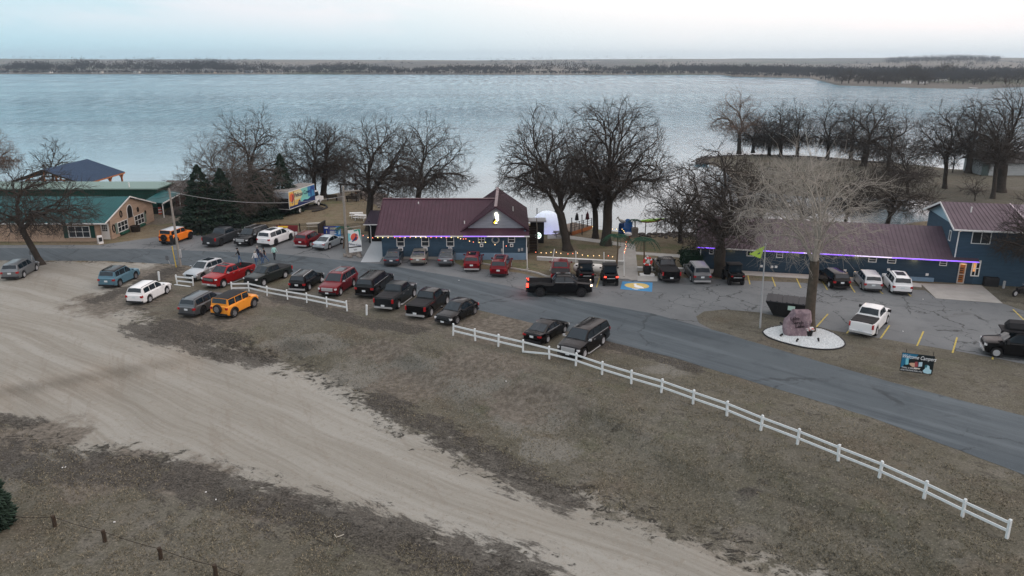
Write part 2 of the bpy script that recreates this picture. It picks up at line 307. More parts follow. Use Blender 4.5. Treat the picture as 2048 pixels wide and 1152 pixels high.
def ground_material():
    g = NT('ground_soil', 0.95, 0.15)
    sep = g.N('ShaderNodeSeparateXYZ'); g.L(g.tc, sep.inputs[0])
    fine = g.noise(9, 6, 0.7); fine2 = g.noise(28, 4, 0.7, off=5); mid = g.noise(0.9, 7, 0.62, off=11); big = g.noise(0.12, 5, 0.55, off=31); mid2 = g.noise(2.4, 6, 0.68, off=3)
    # dead winter turf
    turf = g.mix(g.rng(big, 0.35, 0.66), (0.090, 0.084, 0.064), (0.121, 0.114, 0.094))
    turf = g.mix(g.rng(mid, 0.42, 0.68), turf, (0.094, 0.088, 0.066))
    turf = g.mix(g.math('MULTIPLY', g.rng(g.noise(0.3, 9, 0.75, off=77), 0.50, 0.66), 0.5), turf, (0.156, 0.147, 0.131))
    stk = g.noise(1.0, 6, 0.7, vec=g.vec(g.math('MULTIPLY', g.attr('across'), 0.75), g.math('MULTIPLY', g.attr('along'), 0.10), 7.0))
    turf = g.mix(g.math('MULTIPLY', g.rng(stk, 0.52, 0.64), 0.45), turf, (0.150, 0.140, 0.112)); turf = g.mix(g.math('MULTIPLY', g.rng(stk, 0.46, 0.36), 0.5), turf, (0.055, 0.052, 0.042))
    turf = g.mix(g.math('MULTIPLY', g.rng(g.noise(0.22, 7, 0.65, off=140), 0.53, 0.64), 0.3), turf, (0.105, 0.078, 0.055)); turf = g.mix(g.math('MULTIPLY', g.rng(g.noise(0.30, 7, 0.65, off=170), 0.57, 0.68), 0.4), turf, (0.085, 0.090, 0.052))
    lawn = g.mix(g.rng(mid, 0.3, 0.7), (0.156, 0.121, 0.076), (0.199, 0.168, 0.113))
    lawn = g.mix(g.rng(g.noise(0.25, 5, 0.6, off=9), 0.5, 0.62), lawn, (0.129, 0.129, 0.066))
    turf = g.mix(g.attr('tan'), turf, lawn)
    # bare wet clods scattered on it, straw flecks
    cl = g.math('MULTIPLY', g.rng(g.noise(1.5, 6, 0.7, off=19, sc=(1, 1, 1), dist=0.4), 0.56, 0.62), g.rng(big, 0.42, 0.6))
    turf = g.mix(g.math('MULTIPLY', cl, 0.65), turf, (0.039, 0.036, 0.031))
    pl = g.math('ADD', g.attr('pale'), g.math('MULTIPLY', g.math('SUBTRACT', g.noise(0.7, 9, 0.75, off=28), 0.5), 1.8))
    turf = g.mix(g.math('MULTIPLY', g.rng(pl, 0.35, 0.7), 0.85), turf, (0.165, 0.160, 0.142))
    gr1 = g.noise(4.2, 7, 0.78, off=33)
    turf = g.mix(g.math('MULTIPLY', g.rng(gr1, 0.54, 0.68), 0.5), turf, (0.205, 0.188, 0.152)); turf = g.mix(g.math('MULTIPLY', g.rng(gr1, 0.46, 0.36), 0.65), turf, (0.036, 0.034, 0.028))
    turf = g.mix(g.math('MULTIPLY', g.rng(fine, 0.56, 0.66), .7), turf, (0.26, 0.235, 0.19)); turf = g.mix(g.math('MULTIPLY', g.rng(fine, 0.45, 0.36), .8), turf, (0.030, 0.028, 0.023))
    turf = g.mix(g.math('MULTIPLY', g.rng(fine2, 0.66, 0.78), 0.6), turf, (0.312, 0.289, 0.242))
    # gravel with wheel tracks that follow the drive
    gv_ = g.attr('gravel')
    ac, al = g.attr('across'), g.attr('along'); wob = g.math('MULTIPLY', g.math('SUBTRACT', g.noise(.05, 2, .5, off=90), .5), 3.0); ac2 = g.math('ADD', ac, wob)
    tr = g.noise(1.0, 7, 0.68, vec=g.vec(g.math('MULTIPLY', ac2, 3.1), g.math('MULTIPLY', al, 0.09), 0.0))
    tr2 = g.noise(1.0, 5, 0.65, vec=g.vec(g.math('MULTIPLY', ac2, 0.55), g.math('MULTIPLY', al, 0.03), 4.0))
    gr = g.mix(g.rng(tr, 0.36, 0.64), (0.220, 0.208, 0.180), (0.262, 0.253, 0.224)); gr = g.mix(g.math('MULTIPLY', g.rng(tr2, 0.46, 0.62), .8), gr, (0.298, 0.292, 0.265)); gr = g.mix(g.math('MULTIPLY', g.rng(tr2, 0.42, 0.32), .6), gr, (0.185, 0.168, 0.140))
    gr = g.mix(g.math('MULTIPLY', g.rng(tr, 0.62, 0.74), .6), gr, (0.335, 0.33, 0.31))
    gr = g.mix(g.math('MULTIPLY', g.rng(mid2, 0.52, 0.68), 0.45), gr, (0.203, 0.176, 0.140))
    gr = g.mix(g.math('MULTIPLY', g.rng(fine, 0.42, 0.26), 0.6), gr, (0.125, 0.113, 0.094)); gr = g.mix(g.math('MULTIPLY', g.rng(fine2, 0.58, 0.72), 0.5), gr, (0.390, 0.374, 0.343))
    xm = g.noise(1.0, 5, 0.7, vec=g.vec(g.math('MULTIPLY', g.math('ADD', sep.outputs[0], g.math('MULTIPLY', sep.outputs[1], 0.45)), 0.9), g.math('MULTIPLY', sep.outputs[1], 0.10), 2.0))
    gr = g.mix(g.math('MULTIPLY', g.rng(xm, 0.56, 0.64), 0.35), gr, (0.200, 0.178, 0.148))
    gr = g.mix(g.math('MULTIPLY', g.rng(gr1, 0.40, 0.33), 0.7), gr, (0.105, 0.095, 0.08)); gr = g.mix(g.math('MULTIPLY', g.rng(gr1, 0.60, 0.68), 0.6), gr, (0.38, 0.365, 0.33))
    # ragged line between the two
    edge = g.math('ADD', gv_, g.math('MULTIPLY', g.math('SUBTRACT', g.noise(0.55, 8, 0.72, off=51, dist=0.6), 0.5), 9.0))
    e2 = g.math('ADD', edge, g.math('MULTIPLY', g.math('SUBTRACT', mid2, 0.5), 5.0))
    col = g.mix(g.rng(e2, -1.3, 0.1), turf, gr)
    # soft soil between turf and gravel, and on the trodden patches
    dn = g.math('ADD', g.attr('dirt'), g.math('MULTIPLY', g.math('SUBTRACT', g.noise(0.5, 8, 0.72, off=8), 0.5), 1.5))
    soil = g.mix(g.rng(mid2, 0.35, 0.7), (0.090, 0.078, 0.064), (0.183, 0.164, 0.139)); soil = g.mix(g.rng(fine, 0.45, 0.3), soil, (0.039, 0.034, 0.029))
    col = g.mix(g.math('MULTIPLY', g.rng(dn, 0.30, 0.55), 0.9), col, soil)
    band = g.math('MULTIPLY', g.rng(e2, -2.6, -0.9), g.rng(e2, 0.35, -0.5))
    clod = g.rng(g.noise(1.1, 8, 0.75, off=61, dist=0.8, sc=(1, 1.6, 1)), 0.52, 0.56)
    col = g.mix(g.math('MULTIPLY', g.math('MULTIPLY', band, clod), 0.9), col, (0.025, 0.023, 0.020))
    dk = g.math('ADD', g.attr('dark'), g.math('MULTIPLY', g.math('SUBTRACT', g.noise(1.0, 9, 0.78, vec=g.vec(g.math('MULTIPLY', g.attr('across'), 1.15), g.math('MULTIPLY', g.attr('along'), 0.38), 11.0), dist=0.3), 0.5), 2.6))
    dsoil = g.mix(g.rng(fine, 0.4, 0.62), (0.022, 0.020, 0.018), (0.085, 0.078, 0.068))
    dsoil = g.mix(g.math('MULTIPLY', g.rng(gr1, 0.52, 0.62), .55), dsoil, (0.14, 0.13, 0.115))
    col = g.mix(g.math('MULTIPLY', g.rng(dk, 0.44, 0.70), 0.84), col, dsoil)
    bank = g.mix(g.rng(fine, 0.3, 0.7), (0.055, 0.048, 0.039), (0.203, 0.183, 0.156))
    col = g.mix(g.rng(g.math('ADD', g.attr('shore'), g.math('MULTIPLY', mid2, 1.5)), 3.0, 1.6), col, bank)
    g.L(col, g.b.inputs['Base Color'])
    h = g.math('ADD', g.math('MULTIPLY', fine, 0.6), g.math('ADD', g.math('MULTIPLY', mid2, 1.2), g.math('MULTIPLY', clod, g.math('MULTIPLY', band, 0.8))))
    g.bump(h, 0.55, 0.09)
    return g.m
GM = ground_material()
grid_obj('ground', lambda q: (sh[q].min(1) > -3.5), 0.0, GM)
grid_obj('gravel_drive', lambda q: gv[q].max(1) > -1.2, 0.004, GM)

# ---- lake
def water_material():
    w = NT('lake_water', 0.1, 0.5); w.b.inputs['IOR'].default_value = 1.4
    sep = w.N('ShaderNodeSeparateXYZ'); w.L(w.tc, sep.inputs[0])
    streak = w.noise(0.010, 7, 0.62, sc=(0.45, 1.6, 1), dist=0.5)
    # chop as flecks: wave shade and glints put into colour, longer offshore
    c0 = w.noise(1.0, 4, 0.75, sc=(1.1, 0.75, 1), off=4); c1 = w.noise(1.0, 4, 0.75, sc=(0.75, 0.22, 1), off=14); c2 = w.noise(1.0, 4, 0.75, sc=(0.42, 0.065, 1), off=24); c3 = w.noise(1.0, 3, 0.7, sc=(0.2, 0.02, 1), off=34)
    def mv(f, a, b): return w.math('ADD', w.math('MULTIPLY', a, w.math('SUBTRACT', 1.0, f)), w.math('MULTIPLY', b, f))
    Yc = sep.outputs[1]; ch = mv(w.rng(Yc, 130, 210), c0, c1); ch = mv(w.rng(Yc, 250, 400), ch, c2); ch = mv(w.rng(Yc, 520, 850), ch, c3)
    calm = w.rng(Yc, 105, 300, 0.12, 1.0)
    dkf = w.math('MULTIPLY', w.rng(ch, 0.49, 0.36), calm); ltf = w.math('MULTIPLY', w.rng(ch, 0.51, 0.64), calm)
    body = w.mix(w.rng(streak, 0.36, 0.64), (0.035, 0.145, 0.215), (0.080, 0.235, 0.315))
    body = w.mix(w.math('MULTIPLY', w.rng(Yc, 190, 115), 0.65), body, (0.22, 0.22, 0.22)); body = w.mix(w.math('MULTIPLY', dkf, 0.75), body, (0.010, 0.045, 0.072)); body = w.mix(w.math('MULTIPLY', ltf, 0.75), body, (0.34, 0.50, 0.58))  # near-shore grey puts the reflected sky into the water colour
    w.L(body, w.b.inputs['Base Color'])
    w.L(w.math('SUBTRACT', w.math('MULTIPLY', w.rng(streak, 0.35, 0.65, 0.85, 1.1), w.rng(Yc, 130, 340, 1.0, 0.18)), w.math('MULTIPLY', dkf, 0.10)), w.b.inputs['Specular IOR Level'])
    n1 = w.noise(1.1, 6, 0.7, sc=(0.5, 1.25, 1)); n2 = w.noise(0.30, 4, 0.6, sc=(0.55, 1.3, 1), off=7)
    h = w.math('ADD', w.math('MULTIPLY', n1, 0.5), n2)
    bp = w.bump(h, 0.5, 0.8)
    # sheltered water close to the shore is calmer, the open lake is choppy
    w.L(w.rng(sep.outputs[1], 125, 380, 0.025, 1.0), bp.inputs['Strength'])
    w.L(w.rng(sep.outputs[1], 120, 1200, 0.06, 0.24), w.b.inputs['Roughness'])
    return w.m
lake = MB(); lake.add([(-3000, 60, -0.45), (3000, 60, -0.45), (3000, 1750, -0.45), (-3000, 1750, -0.45)], [(0, 1, 2, 3)])
tag(lake.build('lake', water_material(), fixn=False), kind='structure')
# ground continuing behind and beside the camera
gs = MB(); gs.add([(-6000, -6000, -0.05), (6000, -6000, -0.05), (6000, 9, -0.05), (-6000, 9, -0.05)], [(0, 1, 2, 3)])
gs.add([(-6000, 9, -0.05), (-134, 9, -0.05), (-134, 130, -0.05), (-6000, 130, -0.05)], [(0, 1, 2, 3)])
gs.add([(134, 9, -0.05), (6000, 9, -0.05), (6000, 190, -0.05), (134, 190, -0.05)], [(0, 1, 2, 3)])
fieldm = mat('field_soil', (0.15, 0.135, 0.105), 0.95, var=0.25, vscale=0.05)
tag(gs.build('outer_ground', fieldm, fixn=False), kind='structure')

# ---- far shore land (world y as a function of x) with low hills behind
FAR = [(-3000, 147), (-600, 147.5), (0, 148), (300, 148.5), (700, 149), (1024, 149.5), (1300, 150), (1440, 149.5), (1462, 153.5), (1560, 155.5), (1640, 157), (1640, 163), (1665, 163.5), (1672, 171), (1760, 173.5), (1860, 177), (1960, 178), (2048, 174), (2300, 178), (4500, 200)]
def far_land():
    front = [at(x, y, -0.45) for x, y in FAR]; mb = MB(); n = 90; V = []; 
    # resample along x pixel
    xs = np.linspace(-2600, 4400, 240); fy = np.interp(xs, [f[0] for f in FAR], [f[1] for f in FAR])
    rows = [0, 6, 30, 120, 400, 900, 1600, 2400, 3200, 4200, 5200]
    for j, r in enumerate(rows):
        for i, x in enumerate(xs):
            p = at(x, fy[i], -0.45); d = Vector((p.x, p.y, 0)); L0 = d.length; d.normalize(); q = Vector((p.x, p.y, 0)) + d * r
            L1 = L0 + r
            h = -1.0 if j == 0 else 0.8
            if r >= 400:
                s = (r - 300) / 12700
                h += 13 * min(1, (r - 300) / 3500) + 16 * (wav(np.array([q.x]), np.array([q.y]), 0.0011, 5)[0]) * min(1, r / 3000)
                # broad rise on the right
                g_ = math.exp(-((x - 1890) / 170) ** 2); h += 20 * g_ * math.exp(-((r - 2600) / 1500) ** 2)
                h += 14 * math.exp(-((x - 2300) / 420) ** 2) * min(1, r / 2000)
            V.append((q.x, q.y, h))
    m = len(xs); F = [(j * m + i, j * m + i + 1, (j + 1) * m + i + 1, (j + 1) * m + i) for j in range(len(rows) - 1) for i in range(m - 1)]
    mb.add(V, F)
    g = NT('far_fields', 0.95, 0.1)
    f1 = g.noise(0.0016, 2, 0.4, sc=(1, 0.5, 1)); f2 = g.noise(0.004, 3, 0.5, off=40, sc=(1, .4, 1))
    c = g.mix(g.rng(f1, 0.44, 0.5), (0.105, 0.10, 0.092), (0.17, 0.155, 0.135)); c = g.mix(g.rng(f2, 0.55, 0.6), c, (0.095, 0.10, 0.075)); g.L(c, g.b.inputs['Base Color'])
    tag(mb.build('far_fields', g.m, smooth=True, fixn=False), kind='structure')
    return lambda x, r: None
far_land()
def far_pt(x, r):
    y = float(np.interp(x, [f[0] for f in FAR], [f[1] for f in FAR])); p = at(x, y, -0.45); d = Vector((p.x, p.y, 0)).normalized(); q = Vector((p.x, p.y, 0)) + d * r
    h = 0.8
    if r >= 400:
        h += 13 * min(1, (r - 300) / 3500) + 16 * (wav(np.array([q.x]), np.array([q.y]), 0.0011, 5)[0]) * min(1, r / 3000)
        h += 20 * math.exp(-((x - 1890) / 170) ** 2) * math.exp(-((r - 2600) / 1500) ** 2) + 14 * math.exp(-((x - 2300) / 420) ** 2) * min(1, r / 2000)
    q.z = h; return q

# ---------------------------------------------------------------- paved sheets
def sheet(name, pts, z, m, jit=0.0, px=True, step=1.0, thick=0.0):
    P = [at(*p) for p in pts] if px else [Vector((p[0], p[1], 0)) for p in pts]
    out = []
    for i in range(len(P)):
        a, b = P[i], P[(i + 1) % len(P)]; n = max(1, int((b - a).length / step)) if jit else 1; nr = Vector((-(b - a).y, (b - a).x, 0)).normalized()
        for k in range(n):
            q = a.lerp(b, k / n); j = jit * (mnoise.noise(q * 0.7) + 0.5 * mnoise.noise(q * 2.3)) if k else 0.0; q = q + nr * j; out.append((q.x, q.y, z))
    bm = bmesh.new(); vs = [bm.verts.new(p) for p in out]; f = bm.faces.new(vs); bm.normal_update()
    if f.normal.z < 0: f.normal_flip()
    if thick:
        r = bmesh.ops.extrude_face_region(bm, geom=[f]); bmesh.ops.translate(bm, vec=(0, 0, -thick), verts=[v for v in r['geom'] if isinstance(v, bmesh.types.BMVert)])
        # the original face is the top: extruded copy moved down
        bmesh.ops.recalc_face_normals(bm, faces=bm.faces)
    bmesh.ops.triangulate(bm, faces=[f for f in bm.faces if len(f.verts) > 4])
    me = bpy.data.meshes.new(name); bm.to_mesh(me); bm.free(); me.materials.append(m); o = bpy.data.objects.new(name, me); COL.objects.link(o); o['kind'] = 'structure'; return o
def asphalt(name, c1, c2, crack, cscale, stain, wheel=False):
    g = NT(name, 0.9, 0.12)
    fine = g.noise(14, 5, 0.7); big = g.noise(0.09, 5, 0.6, off=3); mid = g.noise(0.6, 6, 0.65, off=13)
    col = g.mix(g.rng(big, 0.35, 0.65), c1, c2); col = g.mix(g.math('MULTIPLY', g.rng(mid, 0.48, 0.72), 0.4), col, tuple(x * 0.72 for x in c1))
    col = g.mix(g.math('MULTIPLY', g.rng(fine, 0.55, 0.75), 0.5), col, tuple(min(1, x * 1.7) for x in c2)); col = g.mix(g.math('MULTIPLY', g.rng(fine, 0.42, 0.25), 0.5), col, tuple(x * 0.5 for x in c1))
    wn = g.noise(0.5, 4, 0.6, out=1, off=2)
    ad = g.N('ShaderNodeVectorMath'); ad.operation = 'MULTIPLY_ADD'; g.L(wn, ad.inputs[0]); ad.inputs[1].default_value = (2.6, 2.6, 0); g.L(g.tc, ad.inputs[2])
    crk = None
    for sc, wdt, off in ((cscale, 0.012, 0), (cscale * 2.7, 0.02, 9)):
        v = g.N('ShaderNodeTexVoronoi'); v.feature = 'DISTANCE_TO_EDGE'; v.inputs['Scale'].default_value = sc; g.L(ad.outputs[0], v.inputs['Vector'])
        k = g.math('MULTIPLY', g.rng(v.outputs['Distance'], wdt, wdt * 0.25), g.rng(g.noise(0.16, 4, 0.6, off=off + 21), 0.44 + 0.06 * (off > 0), 0.56 + 0.04 * (off > 0)))
        crk = k if crk is None else g.math('MAXIMUM', crk, k)
    col = g.mix(g.math('MULTIPLY', crk, crack), col, (0.022, 0.022, 0.022))
    st = g.rng(g.noise(0.22, 7, 0.7, off=66, dist=0.5), 0.6, 0.72); col = g.mix(g.math('MULTIPLY', st, stain), col, (0.05, 0.046, 0.042))
    if wheel:
        sp_ = g.N('ShaderNodeSeparateXYZ'); g.L(g.tc, sp_.inputs[0]); d_ = (at(1780, 764) - at(1010, 571)).normalized(); al_ = g.math('ADD', g.math('MULTIPLY', sp_.outputs[0], d_.x), g.math('MULTIPLY', sp_.outputs[1], d_.y)); pe_ = g.math('SUBTRACT', g.math('MULTIPLY', sp_.outputs[1], d_.x), g.math('MULTIPLY', sp_.outputs[0], d_.y))
        tr = g.noise(1.0, 5, 0.65, vec=g.vec(g.math('MULTIPLY', al_, 0.05), g.math('MULTIPLY', pe_, 1.0), 0.0)); col = g.mix(g.math('MULTIPLY', g.rng(tr, 0.50, 0.66), 0.55), col, tuple(x * 1.35 for x in c2)); col = g.mix(g.math('MULTIPLY', g.rng(tr, 0.46, 0.34), 0.5), col, tuple(x * .7 for x in c1))
    g.L(col, g.b.inputs['Base Color']); g.bump(g.math('SUBTRACT', fine, g.math('MULTIPLY', crk, 1.5)), 0.25, 0.02)
    return g.m
AS_OLD = asphalt('old_asphalt', (0.135, 0.144, 0.150), (0.172, 0.182, 0.188), 0.7, 0.16, 0.4)
AS_NEW = asphalt('lane_asphalt', (0.073, 0.089, 0.101), (0.093, 0.110, 0.122), 0.42, 0.07, 0.22, True)
CONC = mat('pale_concrete', (0.33, 0.32, 0.30), 0.9, var=0.16, vscale=0.8)
CONC2 = mat('worn_concrete', (0.40, 0.39, 0.37), 0.9, var=0.12, vscale=2.0)
sheet('parking_lot', [(300, 476), (372, 468), (430, 473), (560, 478), (640, 470), (700, 466), (764, 474), (768, 512), (905, 521), (926, 535), (1000, 541), (1040, 546), (1062, 552), (1092, 558), (1225, 556), (1290, 558), (1330, 556),
      (1400, 556), (1500, 561), (1650, 568), (1800, 578), (1850, 581), (1872, 597), (2005, 607), (2100, 640), (2400, 700), (2400, 800), (2200, 752), (2048, 728), (1990, 716), (1870, 695), (1750, 675), (1660, 660), (1600, 643), (1520, 625), (1450, 619), (1408, 623),
      (1392, 633), (1398, 646), (1430, 662), (1200, 640), (1000, 600), (700, 545), (300, 512), (0, 512), (-300, 512), (-300, 494), (0, 490), (200, 490)], 0.008, AS_OLD, jit=0.10)
sheet('road', [(-400, 498), (0, 496), (300, 498), (560, 508), (760, 528), (900, 552), (1010, 571), (1150, 600), (1300, 626), (1430, 661), (1560, 700), (1780, 764), (2048, 832), (2400, 930),
      (2800, 1330), (2048, 950), (1740, 834), (1500, 762), (1350, 716), (1210, 681), (1080, 650), (960, 621), (870, 598), (760, 578), (640, 556), (540, 545), (440, 537), (340, 528), (200, 522), (0, 521), (-400, 521)], 0.012, AS_NEW, jit=0.10)
sheet('concrete_pad', [(1841, 567), (1963, 571), (2005, 607), (1872, 597)], 0.03, CONC, thick=0.03)
sheet('path', [(1229, 557), (1256, 558), (1262, 560), (1277, 560), (1270, 488), (1247, 486), (1237, 500)], 0.03, CONC, thick=0.03)
sheet('path', [(1275, 562), (1315, 563), (1315, 553), (1275, 552)], 0.034, CONC2, thick=0.034)
sheet('path', [(1095, 470), (1140, 472), (1247, 486), (1247, 493), (1200, 486), (1130, 477), (1095, 478)], 0.034, CONC2, thick=0.034)
sheet('path', [(1271, 504), (1370, 510), (1370, 516), (1272, 509)], 0.034, CONC2, thick=0.034)
sheet('path', [(1395, 545), (1500, 551), (1640, 559), (1790, 570), (1843, 575), (1843, 568), (1790, 562), (1640, 551), (1500, 543), (1395, 538)], 0.05, CONC2, thick=0.05)
YEL = mat('yellow_line_paint', (0.44, 0.35, 0.09), 0.8, var=0.35, vscale=3)
for a, b in [((1495, 548), (1500, 569)), ((1544, 554), (1551, 573)), ((1593, 557), (1602, 576)), ((1644, 562), (1655, 580)), ((1696, 564), (1710, 585)), ((1757, 580), (1766, 588)), ((1815, 586), (1822, 593)), ((1656, 628), (1631, 656)), ((1705, 653), (1693, 667)),
             ((1779, 651), (1761, 677)), ((1847, 663), (1834, 692)), ((1914, 675), (1905, 706)), ((1987, 706), (1985, 719)), ((2026, 619), (2048, 640)), ((1200, 553), (1193, 575))]:
    A, B = at(*a), at(*b); d = (B - A).normalized(); s_ = Vector((-d.y, d.x, 0)) * 0.06; m_ = MB()
    m_.add([(*(A + s_)[:2], 0.013), (*(A - s_)[:2], 0.013), (*(B - s_)[:2], 0.013), (*(B + s_)[:2], 0.013)], [(0, 1, 2, 3)])
    tag(m_.build('parking_line', YEL), kind='structure')
# ================================================================ vehicles
TYRE = mat('tyre_rubber', (0.018, 0.018, 0.019), 0.85); GLASS = mat('car_glass', (0.012, 0.020, 0.028), 0.06, spec=0.5)
TRIM = mat('black_plastic_trim', (0.022, 0.022, 0.024), 0.6); CHROME = mat('chrome', (0.62, 0.64, 0.66), 0.22, metal=0.6)
RIM_S = mat('silver_wheel_alloy', (0.50, 0.51, 0.53), 0.35, metal=0.25); RIM_B = mat('dark_wheel_alloy', (0.045, 0.045, 0.05), 0.4, metal=0.6); RIM_G = mat('grey_wheel_alloy', (0.22, 0.22, 0.23), 0.35, metal=0.3); RIM_W = mat('white_steel_wheel', (0.72, 0.72, 0.70), 0.5)
LAMP = mat('headlamp_lens', (0.62, 0.64, 0.66), 0.1, spec=0.8, coat=0.6); TAIL = mat('tail_lamp_red', (0.32, 0.012, 0.015), 0.18, coat=0.6); PLATE = mat('number_plate', (0.62, 0.66, 0.68), 0.5)
TAIL_ON = mat('tail_lamp_lit', (0.6, 0.02, 0.01), 0.3, emit=(1.0, 0.035, 0.02), estr=7.0); HEAD_ON = mat('headlamp_lit', (0.9, 0.8, 0.6), 0.3, emit=(1.0, 0.72, 0.5), estr=4.0); AMBER = mat('amber_marker', (0.8, 0.2, 0.02), 0.3, emit=(1, 0.25, 0.06), estr=3.0)
RUBBERBLK = mat('soft_black_canvas', (0.02, 0.02, 0.022), 0.75); GREYPL = mat('silver_skid_plate', (0.42, 0.43, 0.44), 0.4, metal=0.3)
def paint(name, c, metal=0.35, rough=0.32): return mat('paint_' + name, c, rough, metal=metal, coat=0.22, spec=0.2)
def lerp(a, b, t): return a + (b - a) * t
def pw(pts, x):
    if x <= pts[0][0]: return pts[0][1]
    for (x0, y0), (x1, y1) in zip(pts, pts[1:]):
        if x <= x1: return lerp(y0, y1, (x - x0) / max(1e-9, x1 - x0))
    return pts[-1][1]
def wheel(parent, c, r, wd, side, rim, knobby=False):
    m = MB(); h = wd / 2
    m.lathe([(r * 0.50, -h * .25), (r * 0.62, -h), (r * 0.90, -h), (r * 0.985, -h * 0.75), (r, -h * 0.4), (r, h * 0.4), (r * 0.985, h * 0.75), (r * 0.90, h), (r * 0.62, h), (r * .50, h * .25)], n=22, axis='Y')
    if knobby:
        for k in range(16):
            a = 2 * math.pi * k / 16; m.box((r * math.cos(a), 0, r * math.sin(a)), (0.05, wd * 0.95, r * 0.17), ry=-a)
    w = m.build('wheel', TYRE, parent, loc=c)
    q = MB(); y = side * h
    q.lathe([(r * 0.60, -h * 0.6), (r * 0.66, h * 0.9), (r * 0.62, h * 1.02), (r * 0.54, h * 0.55), (r * 0.16, h * 0.75), (r * 0.12, h * 0.9)], n=20, axis='Y') if side > 0 else \
        q.lathe([(r * 0.60, h * 0.6), (r * 0.66, -h * 0.9), (r * 0.62, -h * 1.02), (r * 0.54, -h * 0.55), (r * 0.16, -h * 0.75), (r * 0.12, -h * 0.9)], n=20, axis='Y')
    for k in range(6):
        a = 2 * math.pi * k / 6 + .3; q.box((r * 0.36 * math.cos(a), y * 0.86, r * 0.36 * math.sin(a)), (r * 0.42, 0.03, r * 0.13), ry=-a)
    # dark gaps behind the spokes
    q.lathe([(r * 0.52, -h * 0.3 * side * -1), (r * 0.52, h * 0.56 * side)], n=16, axis='Y', mi=1)
    q.build('rim', [rim, TYRE], w)
    return w
def vehicle(kind, S, color, label, cat, rim=RIM_S, roofcol=None, cladding=False, name=None, chrome=False, lit=False, bed=None, rails=None, sunroof=False, flare=False, spare=False, steps=False, plate=True, mirrors=None, platef=True, wtrim=None, bumper=None, group='parked cars and trucks'):
    """S: dims. local frame: x forward, y left, origin on the ground under the middle of the body"""
    root = thing(name or {'pickup': 'pickup_truck', 'sedan': 'sedan_car', 'suv': 'suv_car', 'van': 'van'}[kind], label, cat, group=group)
    Lh, W, H = S['L'] / 2, S['W'] / 2, S['H']; gc, wr = S['gc'], S['wr']; xf = Lh - S['fo']; xr = xf - S['wb']; boxy = S.get('boxy', 0)
    top = S['top']; roof = S['roof']; belt = lambda x: pw(top, x)
    def hw(x):
        e = min(Lh - x, x + Lh); f = pw([(0, 0.80 + 0.1 * boxy), (0.10, 0.89 + .05 * boxy), (0.30, 0.955 + .02 * boxy), (0.8, 1.0)], e); return W * f
    ra = wr + 0.075
    def zb(x):
        z = gc + 0.10 * max(0, 1 - min(Lh - x, x + Lh) / 0.35)
        for xc in (xf, xr):
            if abs(x - xc) < ra: z = max(z, wr + math.sqrt(ra * ra - (x - xc) ** 2))
        return z
    xs = set(np.linspace(-Lh, Lh, 34).tolist()) | {-Lh + .06, Lh - .06, Lh - .14, -Lh + .14}
    for xc in (xf, xr):
        for k in range(13): xs.add(xc + ra * math.cos(math.pi * k / 12) * 0.9999)
        xs.add(xc - ra - 0.004); xs.add(xc + ra + 0.004)
    for x, z in top: xs.add(max(-Lh, min(Lh, x)))
    xs = sorted(xs); xs = [x for i, x in enumerate(xs) if i == 0 or x - xs[i - 1] > 1e-4]
    V = []; F = []; MI = []
    for x in xs:
        w, b, t = hw(x), zb(x), belt(x); e = min(Lh - x, x + Lh)
        t -= 0.05 * max(0, 1 - e / 0.12) * (1 - boxy)
        openbed = bed == 'open' and S['bed'][0] < x < S['bed'][1]
        cr = 0.035 if not openbed else 0
        hood = x > S['cowl']
        ye = 0.84 if hood else 0.93
        mid = max(b + 0.10, lerp(gc, t, 0.58)); mid = min(mid, t - 0.10)
        P = [(0.90 * w, b), (0.985 * w, min(b + 0.09, mid - 0.03)), (w, mid), (0.975 * w, t - 0.06), (ye * w, t)]
        P += [(0.86 * w, S['bedz']), (0, S['bedz'])] if openbed else [(0.5 * w, t + cr * 0.8), (0, t + cr)]
        ring = [(x, y, z) for y, z in P] + [(x, -y, z) for y, z in reversed(P[:-1])]
        V += ring
    n = 13
    for i in range(len(xs) - 1):
        for j in range(n):
            a, b_ = i * n + j, i * n + (j + 1) % n
            F.append((a, b_, b_ + n, a + n)); xm = (xs[i] + xs[i + 1]) / 2
            lowc = j in (0, 11); bottom = j == 12
            inbed = bed and S['bed'][0] < xm < S['bed'][1] and j in (4, 5, 6, 7)
            MI.append(1 if bottom or (lowc and cladding) or (inbed) else 0)
    F.append(tuple(range(n))); MI.append(0); F.append(tuple((len(xs) - 1) * n + j for j in reversed(range(n)))); MI.append(0)
    m = MB(); m.v = V; m.f = F; m.m = MI; m.build('body', [color, TRIM], root, smooth='auto')
    # underbody and wheel wells
    u = MB(); u.box((0, 0, gc + 0.10), (2 * Lh - .9, W * 1.5 / 1.15, 0.32)); 
    for xc in (xf, xr): u.box((xc, 0, wr + 0.15), (ra * 1.9, W * 1.12, 0.5))
    u.build('underbody', TRIM, root)
    # cabin
    xa, xb, xc_, xd = roof[0][0], roof[1][0], roof[-2][0], roof[-1][0]
    yb = W * S.get('yb', 0.90); yt = W * S.get('yt', 0.735)
    zr = lambda x: pw(sorted(roof), x)
    def cab(x):
        bz = belt(x); z = max(zr(x), bz + 0.005); f = min(1, (z - bz) / max(0.1, H - bz)); return bz, z, lerp(yb * 0.97, yt, f)
    cs = sorted(set([r[0] for r in roof]) | set(np.linspace(xd, xa, 14).tolist()))
    CV = []; CF = []; CM = []
    for x in cs:
        bz, z, yy = cab(x); P = [(yb, bz - 0.06), (yb, bz), (yy, max(bz, z - 0.045)), (yy - 0.06, z), (0, z + 0.025)]
        CV += [(x, y, zz) for y, zz in P] + [(x, -y, zz) for y, zz in reversed(P[:-1])]
